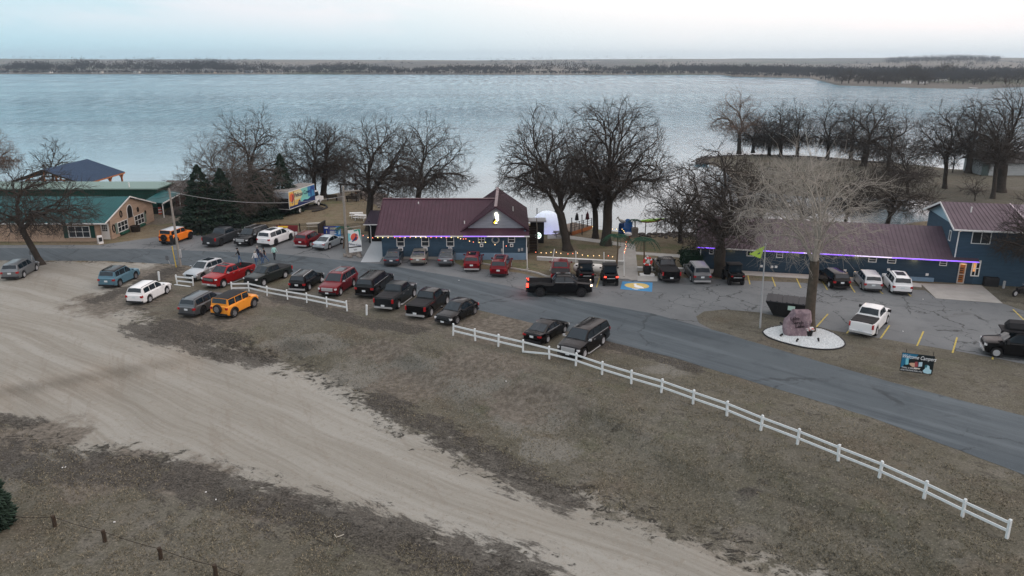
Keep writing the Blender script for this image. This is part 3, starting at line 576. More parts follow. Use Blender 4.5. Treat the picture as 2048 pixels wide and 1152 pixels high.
    for i in range(len(cs) - 1):
        for j in range(9):
            a, b_ = i * 9 + j, i * 9 + (j + 1) % 9; CF.append((a, b_, b_ + 9, a + 9)); CM.append(1 if j in (2, 3, 4, 5) and xc_ - .01 <= (cs[i] + cs[i + 1]) / 2 <= xb + .01 else 0)
    CF.append(tuple(range(9))); CM.append(0); CF.append(tuple((len(cs) - 1) * 9 + j for j in reversed(range(9)))); CM.append(0)
    m = MB(); m.v = CV; m.f = CF; m.m = CM; m.build('roof', [S.get('cabcol') or color, roofcol or S.get('cabcol') or color], root, smooth='auto')
    def glass(x0, x1, t0, t1, nm, off):
        g = MB(); rows = []
        for t in np.linspace(t0, t1, 4):
            x = lerp(x0, x1, t); bz, z, yy = cab(x); rows.append([(x + off[0], s * max(0.02, yy - 0.10), z + off[1]) for s in (1, .5)] + [(x + off[0], 0, z + 0.025 + off[1])] + [(x + off[0], -s * max(0.02, yy - 0.10), z + off[1]) for s in (.5, 1)])
        for r in rows: g.v += r
        for i in range(3):
            for j in range(4): g.f.append((i * 5 + j, i * 5 + j + 1, i * 5 + j + 6, i * 5 + j + 5)); g.m.append(0)
        return g.build(nm, GLASS, root, fixn=False)
    sl = lambda a, b: (lambda d: (0.018 * d[1], 0.018 * abs(d[0])))(Vector((a[0] - b[0], a[1] - b[1])).normalized())
    glass(xa, xb, S.get('wt0', 0.10), 0.97, 'windshield', (0.02, 0.014))
    glass(xd, xc_, S.get('rt0', 0.30), 0.95, 'rear_window', (-0.028, 0.014))
    # side windows
    for s in (1, -1):
        for (x0, x1) in S['win']:
            g = MB(); N_ = 6
            for k in range(N_ + 1):
                x = lerp(x0, x1, k / N_); bz, z, yy = cab(x); zt = z - 0.045
                for t in (0.07, 0.90):
                    y = lerp(yb, yy, t); zz = lerp(bz, zt, t); g.v.append((x, s * (y + 0.012), zz + 0.004))
            for k in range(N_): g.f.append((2 * k, 2 * k + 2, 2 * k + 3, 2 * k + 1) if s < 0 else (2 * k + 1, 2 * k + 3, 2 * k + 2, 2 * k)); g.m.append(0)
            g.build('side_window', GLASS, root, fixn=False)
        if wtrim:
            g = MB(); pts = []
            for k in range(13):
                x = lerp(S['win'][0][0] - .02, S['win'][-1][1], k / 12); pts.append((x, s * (yb + 0.012), belt(x) + 0.03))
            g.tube(pts, 0.016, 4); g.build('window_trim', CHROME, root)
        # doors: panels a few mm proud of the side
        for (x0, x1) in S['doors']:
            g = MB(); N_ = 5
            for k in range(N_ + 1):
                x = lerp(x0, x1, k / N_); w, t = hw(x), belt(x); b = max(zb(x) + 0.08, gc + .12); mid = min(lerp(gc, t, 0.58), t - .1)
                for y, z in ((0.985 * w, b), (w, max(mid, b + .06)), (0.975 * w, t - 0.065)): g.v.append((x, s * (y + 0.007), z))
            for k in range(N_):
                for j in (0, 1): a = 3 * k + j; g.f.append((a, a + 3, a + 4, a + 1) if s < 0 else (a + 1, a + 4, a + 3, a)); g.m.append(0)
            d = g.build('door', color, root, smooth=True, fixn=False)
            hd = MB(); xh = x0 + 0.14; hd.box((xh, s * (W + 0.02), belt(xh) - 0.13), (0.17, 0.035, 0.03)); hd.build('handle', CHROME if chrome else color, d)
        mr = MB(); xm = xa - 0.28; ms = mirrors or (0.12, 0.20, 0.15); mr.box((xm, s * (W + ms[1] / 2 + .02), belt(xm) + 0.12), ms); mr.beam((xm, s * W * .93, belt(xm) + .05), (xm, s * (W + .08), belt(xm) + .07), .05, .04); mr.build('mirror', CHROME if chrome else (TRIM if mirrors else color), root)
        # lamps
        hf = belt(Lh - 0.05); hl = MB(); hl.box((Lh - 0.10, s * W * 0.735, hf - 0.12), (0.20, W * 0.36, 0.15), rz=-s * 0.28); hl.build('headlight', HEAD_ON if lit else LAMP, root)
        hr = belt(-Lh + 0.1); tl = MB(); tz = S.get('tailz', hr - 0.20); th = S.get('tailh', 0.20); tl.box((-Lh + 0.085, s * W * S.get('taily', 0.80), tz), (0.20, W * S.get('tailw', 0.24), th), rz=s * 0.10); tl.build('tail_light', TAIL_ON if lit else TAIL, root)
        if rails is not None:
            rl = MB(); x0, x1 = xc_ + 0.02, xb - 0.1; rl.tube([(x0, s * (yt - .08), zr(x0)), (x0 + .1, s * (yt - .07), zr(x0) + .07), (x1 - .1, s * (yt - .07), zr(x1) + .065), (x1, s * (yt - .08), zr(x1))], 0.022, 5); rl.build('roof_rail', rails, root)
        if steps:
            st = MB(); st.tube([(xf - ra - .1, s * (W * .93), gc - .02), (xf - ra - .2, s * (W + .02), gc - .06), (xr + ra + .2, s * (W + .02), gc - .06), (xr + ra + .1, s * W * .93, gc - .02)], 0.04, 6); st.build('running_board', CHROME if chrome else TRIM, root)
        if flare:
            for xc in (xf, xr):
                fl = MB(); o = 0
                for k in range(11):
                    a = math.pi * k / 10; c_, s_ = math.cos(a), math.sin(a)
                    for rr, y in ((ra - .01, W * .9), (ra - .01, W + .07), (ra + .07, W + .06), (ra + .10, W * .9)): fl.v.append((xc + c_ * rr, s * y, wr + s_ * rr))
                for k in range(10):
                    for j in range(4): a, b_ = k * 4 + j, k * 4 + (j + 1) % 4; fl.f.append((a, b_, b_ + 4, a + 4)); fl.m.append(0)
                fl.build('fender_flare', TRIM, root)
        for xc in (xf, xr): wheel(root, (xc, s * (W - 0.125), wr), wr, 0.24 if wr < .42 else .29, s, rim, knobby=flare and wr > .4)
    hf = belt(Lh - .05)
    g = MB(); gw = W * (1.12 if kind == 'pickup' or S.get('bigg') else 0.95); g.box((Lh + 0.0, 0, hf - 0.17), (0.07, gw, S.get('grh', 0.22)))
    if chrome:
        for k in (-1, 0, 1): g.box((Lh + 0.04, 0, hf - 0.17 + k * 0.07), (0.02, gw * 1.02, 0.022), mi=1)
    g.build('grille', [GREYPL if S.get('bigg') and chrome else TRIM, CHROME], root)
    bf = MB(); bf.box((Lh - 0.06, 0, gc + 0.20), (0.24, W * 1.72, 0.17)); bf.box((Lh - .02, 0, gc + .2), (.2, W * 1.2, .16)); bf.build('front_bumper', CHROME if bumper == 'chrome' else TRIM, root)
    br = MB(); br.box((-Lh + 0.03, 0, gc + 0.17), (0.22, W * 1.74, 0.16)); br.build('rear_bumper', {'chrome': CHROME, 'silver': GREYPL}.get(bumper, TRIM), root)
    if plate:
        pl = MB(); pl.box((-Lh - 0.012 - .08 * (kind == 'pickup'), S.get('ploff', 0), S.get('platez', 0.78)), (0.02, 0.34, 0.17)); pl.build('number_plate', PLATE, root)
    if platef:
        pl = MB(); pl.box((Lh + 0.09, 0, gc + 0.22), (0.02, 0.32, 0.15)); pl.build('number_plate', PLATE, root)
    if sunroof:
        sr = MB(); sr.box(((xb + xc_) / 2 + .1, 0, H + 0.018), (abs(xb - xc_) * 0.5, yt * 1.15, 0.03)); sr.build('sunroof', GLASS, root)
    if bed == 'cover':
        cv = MB(); b0, b1 = S['bed']; cv.box(((b0 + b1) / 2, 0, belt((b0 + b1) / 2) + 0.045), (b1 - b0 - .06, W * 1.74, 0.035))
        for k in (1, 2): cv.box((lerp(b0, b1, k / 3), 0, belt(b0) + 0.066), (0.03, W * 1.7, 0.012))
        cv.build('bed_cover', RUBBERBLK, root)
    if kind == 'pickup':
        tg = MB(); tg.box((-Lh + .0, 0, belt(-Lh + .1) - .26), (0.05, W * 1.42, 0.40)); tg.build('tailgate', color, root)
    if spare:
        wheel(root, (-Lh - 0.12, 0.05, 0.98), wr * 0.98, 0.25, 1, rim).rotation_euler = (0, 0, math.pi / 2)
    return root
def D_suv(L=4.75, W=1.88, H=1.70, wb=2.78, wr=0.36, fo=0.92, gc=0.19, bh=1.06, **k):
    h = L / 2; xf = h - fo; cowl = xf - 0.42
    d = dict(L=L, W=W, H=H, wb=wb, wr=wr, fo=fo, gc=gc, cowl=cowl,
             top=[(-h, bh - .08), (-h + .12, bh), (cowl - .1, bh - .01), (cowl + .05, bh), (h - .45, bh - .10), (h - .12, bh - .17), (h, bh - .27)],
             roof=[(cowl + .1, bh), (cowl - .72, H - .03), (0.1, H), (-h + .75, H - .05), (-h + .38, H - .12), (-h + .10, bh)],
             doors=[(xf - wb * .30 - .75, xf - .48), (xf - wb + .42, xf - wb * .30 - .78)], win=[])
    x1 = cowl - .28; m1 = xf - wb * .30 - .74; m2 = xf - wb + .30; d['win'] = [(-h + .50, m2 - .05), (m2 + .02, m1 - .05), (m1 + .04, x1)]
    d.update(k); return d
def D_truck(L=5.9, W=2.03, H=1.93, wb=3.68, wr=0.42, fo=0.96, gc=0.27, bh=1.30, cab=2.15, **k):
    h = L / 2; xf = h - fo; cowl = xf - .42; ce = cowl - cab - .25; bz = bh - .02
    d = dict(L=L, W=W, H=H, wb=wb, wr=wr, fo=fo, gc=gc, cowl=cowl, top=[(-h, bz), (ce - .08, bz), (ce, bh), (cowl, bh), (cowl + .1, bh + .02), (h - .5, bh - .05), (h - .1, bh - .11), (h, bh - .16)],
             roof=[(cowl + .06, bh), (cowl - .62, H - .03), (cowl - 1.1, H), (ce + .42, H - .02), (ce + .02, bh)], bed=(-h + .08, ce - .06), bedz=0.80, grh=.34,
             doors=[(cowl - 1.22, cowl - .06), (ce + .14, cowl - 1.26)], win=[(ce + .30, cowl - 1.24), (cowl - 1.17, cowl - .25)], tailz=bh - .26, tailh=.38, tailw=.13, taily=.885, platez=.62, rt0=.2, boxy=.6, yb=.88, yt=.75)
    d.update(k); return d
def D_sedan(L=4.85, W=1.84, H=1.45, wb=2.8, wr=0.335, fo=0.93, gc=0.17, bh=0.93, **k):
    h = L / 2; xf = h - fo; cowl = xf - .40
    d = dict(L=L, W=W, H=H, wb=wb, wr=wr, fo=fo, gc=gc, cowl=cowl, top=[(-h, bh - .06), (-h + .1, bh + .03), (-h + .7, bh + .03), (-h + 1.2, bh), (cowl, bh), (cowl + .1, bh), (h - .5, bh - .13), (h - .1, bh - .24), (h, bh - .32)],
             roof=[(cowl + .12, bh), (cowl - .85, H - .03), (-.15, H), (-h + 1.62, H - .07), (-h + .62, bh + .03)], doors=[(xf - wb * .3 - .75, xf - .46), (xf - wb + .36, xf - wb * .3 - .78)],
             win=[(-h + 1.18, xf - wb * .3 - .80), (xf - wb * .3 - .72, cowl - .36)], tailz=bh - .14, tailh=.13, tailw=.36, taily=.74, platez=.72, grh=.14, rt0=.12)
    d.update(k); return d
def place(root, S, rear, front, side):
    """put the vehicle so that its wheels on one side stand at these points of the photograph"""
    a, b = at(*rear), at(*front); h = (b - a).normalized(); r = Vector((h.y, -h.x, 0)); tr = S['W'] / 2 - 0.03
    mid = (a + b) / 2 + r * (-tr if side == 'R' else tr)
    xf = S['L'] / 2 - S['fo']; mx = xf - S['wb'] / 2
    root.location = mid - h * mx; root.rotation_euler = (0, 0, math.atan2(h.y, h.x))
    return (b - a).length
def place_rear(root, S, L_, R_, hd=90.0):
    a, b = at(*L_), at(*R_); c = (a + b) / 2; h = Vector((math.cos(R(hd)), math.sin(R(hd)), 0)); xr = S['L'] / 2 - S['fo'] - S['wb']
    root.location = c - h * (xr - 0.12); root.rotation_euler = (0, 0, R(hd))
BLK = paint('black', (0.004, 0.004, 0.005), 0.1, 0.22); WHT = paint('white', (0.74, 0.75, 0.76), 0.0, 0.35); RED = paint('deep_red', (0.15, 0.006, 0.012)); SIL = paint('silver', (0.46, 0.48, 0.50), 0.7); GRY = paint('graphite', (0.06, 0.067, 0.075), 0.5)
GRY2 = paint('mid_grey', (0.13, 0.14, 0.15), 0.6); BLU = paint('slate_blue', (0.095, 0.19, 0.25), 0.25); ORG = paint('orange', (0.80, 0.30, 0.035), 0.1); JORG = paint('bright_orange', (0.85, 0.22, 0.02), 0.1); TAN = paint('champagne', (0.33, 0.31, 0.27), 0.6); DGR = paint('dark_green_grey', (0.022, 0.027, 0.026), 0.3)
def V(kind, S, col, label, cat, pos=None, **k):
    r = vehicle(kind, S, col, label, cat, **k)
    if pos[0] == 'rear': place_rear(r, S, *pos[1:])
    else:
        wbm = place(r, S, *pos[1:]) if pos[0] == 's' else 0
        if abs(wbm - S['wb']) > .5: print('WB', label[:30], round(wbm, 2), S['wb'])
    return r
def cars():
    V('suv', D_suv(), paint('steel_grey', (0.19, 0.205, 0.22), 0.6), 'steel grey crossover parked alone at the left edge by the leaning tree', 'car', ('s', (47, 557), (77, 540), 'R'), rim=RIM_S)
    V('suv', D_suv(L=4.55, W=1.9, H=1.80, boxy=.6, yt=.80, bh=1.12), BLU, 'slate blue boxy suv with black roof and dark wheels', 'car', ('s', (239, 574.5), (275, 557), 'R'), rim=RIM_G, roofcol=BLK, cladding=True, rails=TRIM)
    V('suv', D_suv(L=4.75), WHT, 'white suv parked on the gravel beside the lone white post', 'car', ('s', (297.7, 606.7), (338.5, 586), 'R'), rim=RIM_S, rails=GRY, cladding=False)
    V('suv', D_suv(L=5.0, wb=2.92, wr=.385), GRY2, 'grey three row suv parked tight beside the orange off-roader', 'car', ('s', (406.6, 630), (448, 609), 'R'), rim=RIM_B, rails=TRIM, cladding=True)
    V('suv', D_suv(L=4.55, W=1.94, H=1.88, wb=2.92, wr=.43, gc=.30, bh=1.22, boxy=1, yt=.84, yb=.90, fo=.78, roof=[(1.05, 1.22), (.72, 1.84), (.3, 1.88), (-2.0, 1.86), (-2.16, 1.22)], win=[(-1.95, -1.1), (-1.0, -.1), (0.0, .86)]), ORG, 'orange off-roader with black hardtop and spare wheel on its tailgate', 'car',
      ('s', (469, 635), (510, 614.5), 'R'), rim=RIM_G, roofcol=RUBBERBLK, flare=True, spare=True, plate=False)
    V('suv', D_suv(L=4.6, H=1.65), SIL, 'silver suv facing the camera at the left end of the fence row', 'car', ('s', (446, 545), (404, 561.5), 'L'), rim=RIM_B, sunroof=True)
    V('pickup', D_truck(L=5.9, cab=1.95), paint('bright_red', (0.30, 0.012, 0.014)), 'red pickup with chrome grille and open bed facing the camera', 'pickup truck', ('s', (499, 555.6), (446.4, 576), 'L'), rim=RIM_S, bed='open', chrome=True, bumper='chrome', sunroof=True, steps=True)
    V('pickup', D_truck(L=5.45, W=1.9, H=1.80, wb=3.26, wr=.385, bh=1.18), DGR, 'black pickup with covered bed beside the red open-bed pickup', 'pickup truck', ('s', (570.5, 557), (529.7, 572.5), 'L'), rim=RIM_S, bed='cover', platef=False)
    V('suv', D_suv(L=4.65), BLK, 'black suv with bright roof rails seen from behind at the fence', 'car', ('s', (616.7, 583), (646, 563.6), 'R'), rim=RIM_S, rails=CHROME, bumper='silver')
    V('suv', D_suv(L=5.3, W=2.05, H=1.92, wb=3.07, wr=.405, gc=.26, bh=1.22, boxy=.5, bigg=1, grh=.32), RED, 'dark red full-size suv with chrome grille facing the fence', 'car', ('s', (716, 568), (673.4, 597.4), 'L'), rim=RIM_S, rails=CHROME, sunroof=True, chrome=True, wtrim=True)
    V('suv', D_suv(L=5.7, W=2.05, H=1.92, wb=3.4, wr=.405, gc=.26, bh=1.22, boxy=.6), BLK, 'long black suv seen from behind, between the dark red suv and the charcoal pickup', 'car', ('s', (750, 597), (791, 565), 'R'), rim=RIM_B, rails=TRIM, wtrim=True)
    V('pickup', D_truck(), paint('charcoal', (0.018, 0.022, 0.025), 0.4), 'charcoal pickup with bed cover and chrome rear bumper, left of its black twin', 'pickup truck', ('s', (791.7, 622), (834, 590), 'R'), rim=RIM_S, bed='cover', bumper='chrome', steps=True, chrome=True)
    V('pickup', D_truck(), BLK, 'black pickup with bed cover parked nose to the road beside the black crossover', 'pickup truck', ('s', (858.4, 636.4), (898, 606), 'R'), rim=RIM_S, bed='cover', bumper='chrome', steps=True)
    V('suv', D_suv(L=4.7, W=1.88, H=1.62, wb=2.98, wr=.37, gc=.17, bh=1.0, grh=.06, roof=[(1.15, 1.0), (.25, 1.56), (-.3, 1.62), (-1.3, 1.52), (-2.1, 1.05)], win=[(-1.5, -.62), (-.55, .75)]), BLK, 'glossy black sloping crossover facing the camera at the end of the row', 'car', ('s', (951, 628.5), (914, 649), 'L'), rim=RIM_G)
    V('sedan', D_sedan(L=4.85), BLK, 'black sedan parked alone behind the white rail fence', 'car', ('s', (1094.3, 687), (1131, 665), 'R'), rim=RIM_S, wtrim=True)
    V('suv', D_suv(L=5.7, W=2.05, H=1.92, wb=3.3, wr=.405, gc=.26, bh=1.22, boxy=.5, bigg=1, grh=.34), BLK, 'black full-size suv with chrome grille nosed against the white rail fence', 'car', ('s', (1206.5, 690), (1169, 717), 'L'), rim=RIM_S, chrome=True, steps=True, wtrim=True)
    V('pickup', D_truck(L=6.3, W=2.07, H=2.05, wb=3.98, wr=.46, gc=.40, bh=1.42, bedz=.95, fo=1.0), BLK, 'lifted black pickup driving along the road with its brake lights on', 'pickup truck', ('s', (1081.8, 594), (1161, 594.6), 'R'), rim=RIM_B, bed='open', lit=True, wtrim=True, mirrors=(.14, .24, .28), group='vehicles moving on the road')
    V('suv', D_suv(L=4.35, W=1.9, H=1.86, wb=2.95, wr=.43, gc=.32, bh=1.22, boxy=1, yt=.84, yb=.88, fo=.62, roof=[(.92, 1.22), (.62, 1.82), (.3, 1.86), (-1.95, 1.84), (-2.08, 1.22)], win=[(-1.9, -1.1), (-1.0, -.15), (-.05, .74)]), JORG, 'orange open-country off-roader with pale hardtop near the beige building', 'car',
      ('s', (357.5, 487), (377, 480), 'R'), rim=RIM_B, roofcol=paint('pale_grey', (.45, .46, .48), .1), flare=True, spare=True, plate=False)
    V('pickup', D_truck(L=5.8), GRY, 'dull graphite pickup with bed cover parked at the iron fence', 'pickup truck', ('s', (447, 491), (476.5, 480), 'R'), rim=RIM_B, bed='cover')
    V('suv', D_suv(L=5.3, W=2.05, H=1.92, wb=3.0, wr=.40, gc=.26, bh=1.22, boxy=.5, bigg=1, grh=.34), BLK, 'black full-size suv facing the camera between the graphite pickup and white suv', 'car', ('s', (531, 480.5), (504, 491.5), 'L'), rim=RIM_B, chrome=True, rails=CHROME)
    V('suv', D_suv(L=5.3, W=2.03, H=1.90, wb=3.1, wr=.41, gc=.26, bh=1.18, boxy=.4), WHT, 'white full-size suv with black wheels parked at the iron fence', 'car', ('s', (555.7, 490.5), (580, 481.5), 'R'), rim=RIM_B, sunroof=True)
    V('suv', D_suv(L=4.65), RED, 'dark red crossover with silver rear bumper parked at the iron fence', 'car', ('s', (624.5, 493), (642.5, 485), 'R'), rim=RIM_S, rails=CHROME, bumper='silver')
    V('sedan', D_sedan(L=4.9), paint('ice_silver', (0.52, 0.58, 0.62), .5), 'pale silver sedan parked next to the blue banners', 'car', ('s', (662, 497.5), (682.5, 488.8), 'R'), rim=RIM_S)
    V('sedan', D_sedan(L=4.87), paint('dusk_grey', (0.07, 0.085, 0.105), .5), 'dark blue-grey sedan parked against the restaurant beside the white ramp', 'car', ('rear', (771, 529), (800, 529.4)), rim=RIM_S)
    V('sedan', D_sedan(L=4.8), TAN, 'champagne sedan parked against the restaurant between two grey sedans', 'car', ('rear', (823.5, 527.7), (851.5, 528)), rim=RIM_S)
    V('sedan', D_sedan(L=4.8), paint('mist_grey', (0.17, 0.185, 0.20), .6), 'mid grey sedan with chrome trim, third car against the restaurant', 'car', ('rear', (877, 529.4), (907.4, 529.7)), rim=RIM_S)
    V('suv', D_suv(L=4.65), RED, 'dark red suv parked at the restaurant, the one nearer the grey sedans', 'car', ('rear', (929, 540.4), (959.6, 540.6), 88), rim=RIM_B, sunroof=True, bumper='silver')
    V('suv', D_suv(L=5.1, W=1.98, H=1.78, wb=3.0, wr=.38), RED, 'larger dark red suv with roof rails near the restaurant corner', 'car', ('rear', (982, 549), (1015.5, 550.8), 84), rim=RIM_S, sunroof=True, rails=CHROME)
    V('pickup', D_truck(), RED, 'red pickup with black bed cover partly hidden behind the moving black pickup', 'pickup truck', ('rear', (1104, 566), (1137, 566), 86), rim=RIM_B, bed='cover')
    V('pickup', D_truck(), BLK, 'black pickup parked between the life ring figure and grey suv', 'pickup truck', ('rear', (1322.6, 560.5), (1353.8, 561.7), 90), rim=RIM_B, bed='cover', mirrors=(.12, .22, .2))
    V('suv', D_suv(L=5.0, W=1.98, H=1.78, wb=2.98), GRY2, 'grey suv with pale roof parked in front of the big oak', 'car', ('rear', (1384.7, 563.5), (1415, 564.3), 90), rim=RIM_S, rails=CHROME, roofcol=SIL, bumper='silver')
    V('suv', D_suv(L=4.6), BLK, 'small black suv parked under the pale tree branches at the long building', 'car', ('rear', (1660, 575.5), (1692.6, 577), 91), rim=RIM_S)
    V('suv', D_suv(L=4.77, H=1.68), SIL, 'silver suv parked between the black and white suvs at the long building', 'car', ('s', (1720.6, 579), (1707.5, 563), 'L'), rim=RIM_S)
    V('suv', D_suv(L=4.9, W=1.96, H=1.78, wb=2.96, wr=.39), WHT, 'white suv with black roof glass parked beside the concrete pad', 'car', ('s', (1777.8, 584.5), (1763.7, 567), 'L'), rim=RIM_G, sunroof=True, rails=TRIM)
    V('pickup', D_truck(L=5.9), WHT, 'white pickup with grey bed cover alone among the yellow parking lines', 'pickup truck', ('s', (1752, 671.5), (1773.5, 648), 'R'), rim=RIM_S, bed='cover', mirrors=(.14, .26, .24), bumper='chrome')
    S = D_suv(L=5.6, W=2.0, H=2.1, wb=3.5, wr=.40, fo=.85, gc=.30, bh=1.30, boxy=.5, yt=.80)
    v = V('van', S, BLK, 'black van cab with roof box nosing in at the right edge', 'van', ('s', (2088, 727), (2001, 716.5), 'L'), rim=RIM_S, bumper='chrome', mirrors=(.16, .24, .32))
    b = MB(); b.box((.1, 0, 2.14), (3.4, 1.5, .1)); b.tube([(1.5, 0, 2.30), (1.3, 0, 2.36), (-1.2, 0, 2.40), (-1.6, 0, 2.3)], [.3, .55, .6, .3], 8); b.build('roof_box', RUBBERBLK, v)
cars()
_t = [o for o in bpy.data.objects if o.get('label', '').startswith('lifted black pickup')][0]
for _s in (1, -1):
    _l = bpy.data.lights.new('brake_glow', 'POINT'); _l.energy = 14; _l.color = (1, .05, .03); _l.shadow_soft_size = .12; _o = bpy.data.objects.new('brake_glow', _l); COL.objects.link(_o); _o.parent = _t; _o.location = (-3.45, _s * .9, 1.15)
# ---- side-by-side utility buggies
def buggy(label, L_, R_, hd, lit=False):
    t = thing('utility_buggy', label, 'buggy', group='utility buggies parked in the lot')
    m = MB(); m.b2((-1.45, -.72, .5), (1.35, .72, .95)); m.b2((-1.5, -.74, .85), (-.55, .74, 1.12)); m.prism([(.55, .72, .95), (1.4, .72, .85), (1.4, .72, .98), (.55, .72, 1.2)], (0, -1.44, 0)); m.b2((-1.3, -.4, .35), (1.2, .4, .5)); m.build('body', BLK, t)
    bedm = MB(); bedm.b2((-1.52, -.68, 1.12), (-1.46, .68, 1.28)); bedm.b2((-1.5, .64, 1.12), (-.55, .7, 1.28)); bedm.b2((-1.5, -.7, 1.12), (-.55, -.64, 1.28)); bedm.build('cargo_bed', TRIM, t)
    c = MB()
    for s in (1, -1):
        c.tube([(.75, s * .70, 1.1), (.3, s * .66, 1.95), (-.5, s * .66, 1.98), (-.62, s * .70, 1.1)], .035, 6)
    c.build('roll_cage', TRIM, t)
    r = MB(); r.box((-.1, 0, 2.0), (1.15, 1.42, .09)); r.box((-.1, 0, 2.05), (.9, 1.1, .04)); r.build('roof', RUBBERBLK, t)
    w = MB(); w.prism([(-.56, .64, 1.2), (-.56, -.64, 1.2), (-.50, -.62, 1.92), (-.50, .62, 1.92)], (-.02, 0, 0)); w.build('rear_window', GLASS, t)
    w = MB(); w.prism([(.72, .64, 1.16), (.72, -.64, 1.16), (.33, -.62, 1.92), (.33, .62, 1.92)], (.02, 0, 0.01)); w.build('windshield', GLASS, t)
    for s in (1, -1):
        q = MB(); q.b2((-.5, s * .70, .62), (.55, s * .76, 1.22)); q.build('door', TRIM, t)
        q = MB(); q.b2((-1.55, s * .5, .98), (-1.5, s * .70, 1.10)); q.build('tail_light', TAIL_ON if lit else TAIL, t)
        q = MB(); q.box((.35, s * .88, 1.5), (.06, .2, .14)); q.build('mirror', TRIM, t)
        for x in (.98, -1.02): wheel(t, (x, s * .66, .36), .36, .26, s, RIM_B, knobby=True)
    q = MB(); q.b2((-1.58, -.42, .86), (-1.53, .42, .92)); q.build('tailgate_strip', CHROME, t)
    a, b = at(*L_), at(*R_); cc = (a + b) / 2; h = Vector((math.cos(R(hd)), math.sin(R(hd)), 0)); t.location = cc + h * 1.25; t.rotation_euler = (0, 0, R(hd)); return t
buggy('black utility buggy left of the brake-lit one, in front of the propane tank', (1161, 565.5), (1185, 568.5), 92)
buggy('black utility buggy with its red brake lights glowing beside the walkway', (1208.5, 572), (1233.5, 572.6), 90, lit=True)
buggy('black utility buggy with grey canvas roof parked right of the big oak trunk', (1459, 569.5), (1486, 572), 92)
# ================================================================ buildings
def wb(mb, name, mats, root, smooth=False, fixn=True):
    """build a mesh given in world coordinates as a child of root"""
    M = (Matrix.Translation(root.location) @ Matrix.Rotation(root.rotation_euler[2], 4, 'Z')).inverted()
    mb.v = [tuple(M @ Vector(v)) for v in mb.v]; return mb.build(name, mats, root, smooth=smooth, fixn=fixn)
def siding(name, col, pitch=0.13, dep=0.35):
    g = NT(name, 0.75, 0.3); sep = g.N('ShaderNodeSeparateXYZ'); g.L(g.tc, sep.inputs[0])
    fr = g.math('FRACT', g.math('DIVIDE', sep.outputs[2], pitch)); n = g.noise(1.5, 6, 0.6, sc=(.4, .4, 3))
    c = g.mix(g.rng(n, 0.3, 0.7), tuple(x * .88 for x in col), tuple(x * 1.1 for x in col)); g.L(c, g.b.inputs['Base Color'])
    g.bump(fr, 0.6, 0.02); return g.m
NAVY = siding('navy_lap_siding', (0.038, 0.075, 0.115)); NAVY2 = siding('dark_navy_lap_siding', (0.026, 0.052, 0.082)); PALEB = mat('pale_blue_paint', (0.17, 0.26, 0.36), 0.8, var=.08, vscale=2); GSID = siding('grey_lap_siding', (0.27, 0.29, 0.33), .16)
TANW = siding('tan_stucco_siding', (0.40, 0.29, 0.215), .2); WTRIM = mat('white_trim', (0.70, 0.70, 0.69), 0.6, var=.06, vscale=2); DGLASS = mat('window_glass', (0.02, 0.025, 0.03), 0.06, spec=0.8)
MAROON = mat('maroon_metal_roof', (0.060, 0.026, 0.040), .55, spec=.25, var=.2, vscale=.7); PLUM = mat('plum_metal_roof', (0.085, 0.058, 0.075), .55, spec=.25, var=.2, vscale=.7); TEALR = mat('teal_metal_roof', (0.012, 0.085, 0.090), .55, spec=.25, var=.2, vscale=.7)
DGREEN = mat('dark_green_metal', (0.012, 0.055, 0.042), 0.5, var=.2, vscale=.8); BLUER = mat('blue_metal_roof', (0.018, 0.045, 0.095), .55, spec=.25, var=.08, vscale=.6); TIMBER = mat('orange_timber', (0.36, 0.13, 0.05), 0.7, var=.25, vscale=5); DWOOD = mat('dark_wood', (0.03, 0.022, 0.017), 0.85, var=.3, vscale=6)
BLACKP = mat('black_paint', (0.012, 0.012, 0.013), 0.55); BROWNW = mat('red_brown_siding', (0.13, 0.045, 0.035), .8, var=.25, vscale=3); SHING = mat('grey_shingles', (0.115, 0.108, 0.105), .9, var=.25, vscale=5)
PURPLE = mat('purple_led', (0.3, 0.1, 0.9), .5, emit=(0.22, 0.06, 1.0), estr=1.8); LILAC = mat('lilac_led', (0.6, 0.5, 0.8), .5, emit=(0.75, 0.6, 1.0), estr=1.1); WARMB = mat('warm_bulb', (1, .7, .4), .4, emit=(1.0, 0.62, 0.26), estr=2.6); REDB = mat('red_bulb', (1, .3, .2), .4, emit=(1.0, 0.2, 0.10), estr=2.4); YELB = mat('yellow_bulb', (1, .8, .3), .4, emit=(1.0, 0.78, 0.22), estr=2.4); GLOW = mat('neon_white', (1, 1, .8), .4, emit=(1.0, 0.95, 0.72), estr=5.0); GLOWY = mat('neon_yellow', (.9, .7, .1), .4, emit=(1.0, 0.62, 0.05), estr=1.6)
def rib_roof(P00, P10, P11, P01, root, m, th=0.06, sp=0.42, name='roof', world=True, extra=None):
    """quad roof slope: P00-P10 along the eave, P01-P11 along the ridge, with standing ribs"""
    a, b, c, d = map(Vector, (P00, P10, P11, P01)); n = (b - a).cross(d - a).normalized()
    if n.z < 0: n = -n
    mb = MB(); mb.prism([a, b, c, d], -n * th); k = max(2, int((b - a).length / sp))
    for i in range(k + 1):
        t = min(max(i / k, 0.004), 0.996); p, q = a.lerp(b, t), d.lerp(c, t); mb.beam(p + n * 0.018, q + n * 0.018, 0.03, 0.03, up=n)
    return (wb if world else (lambda mb, nm, m_, r: mb.build(nm, m_, r)))(mb, name, m, root)
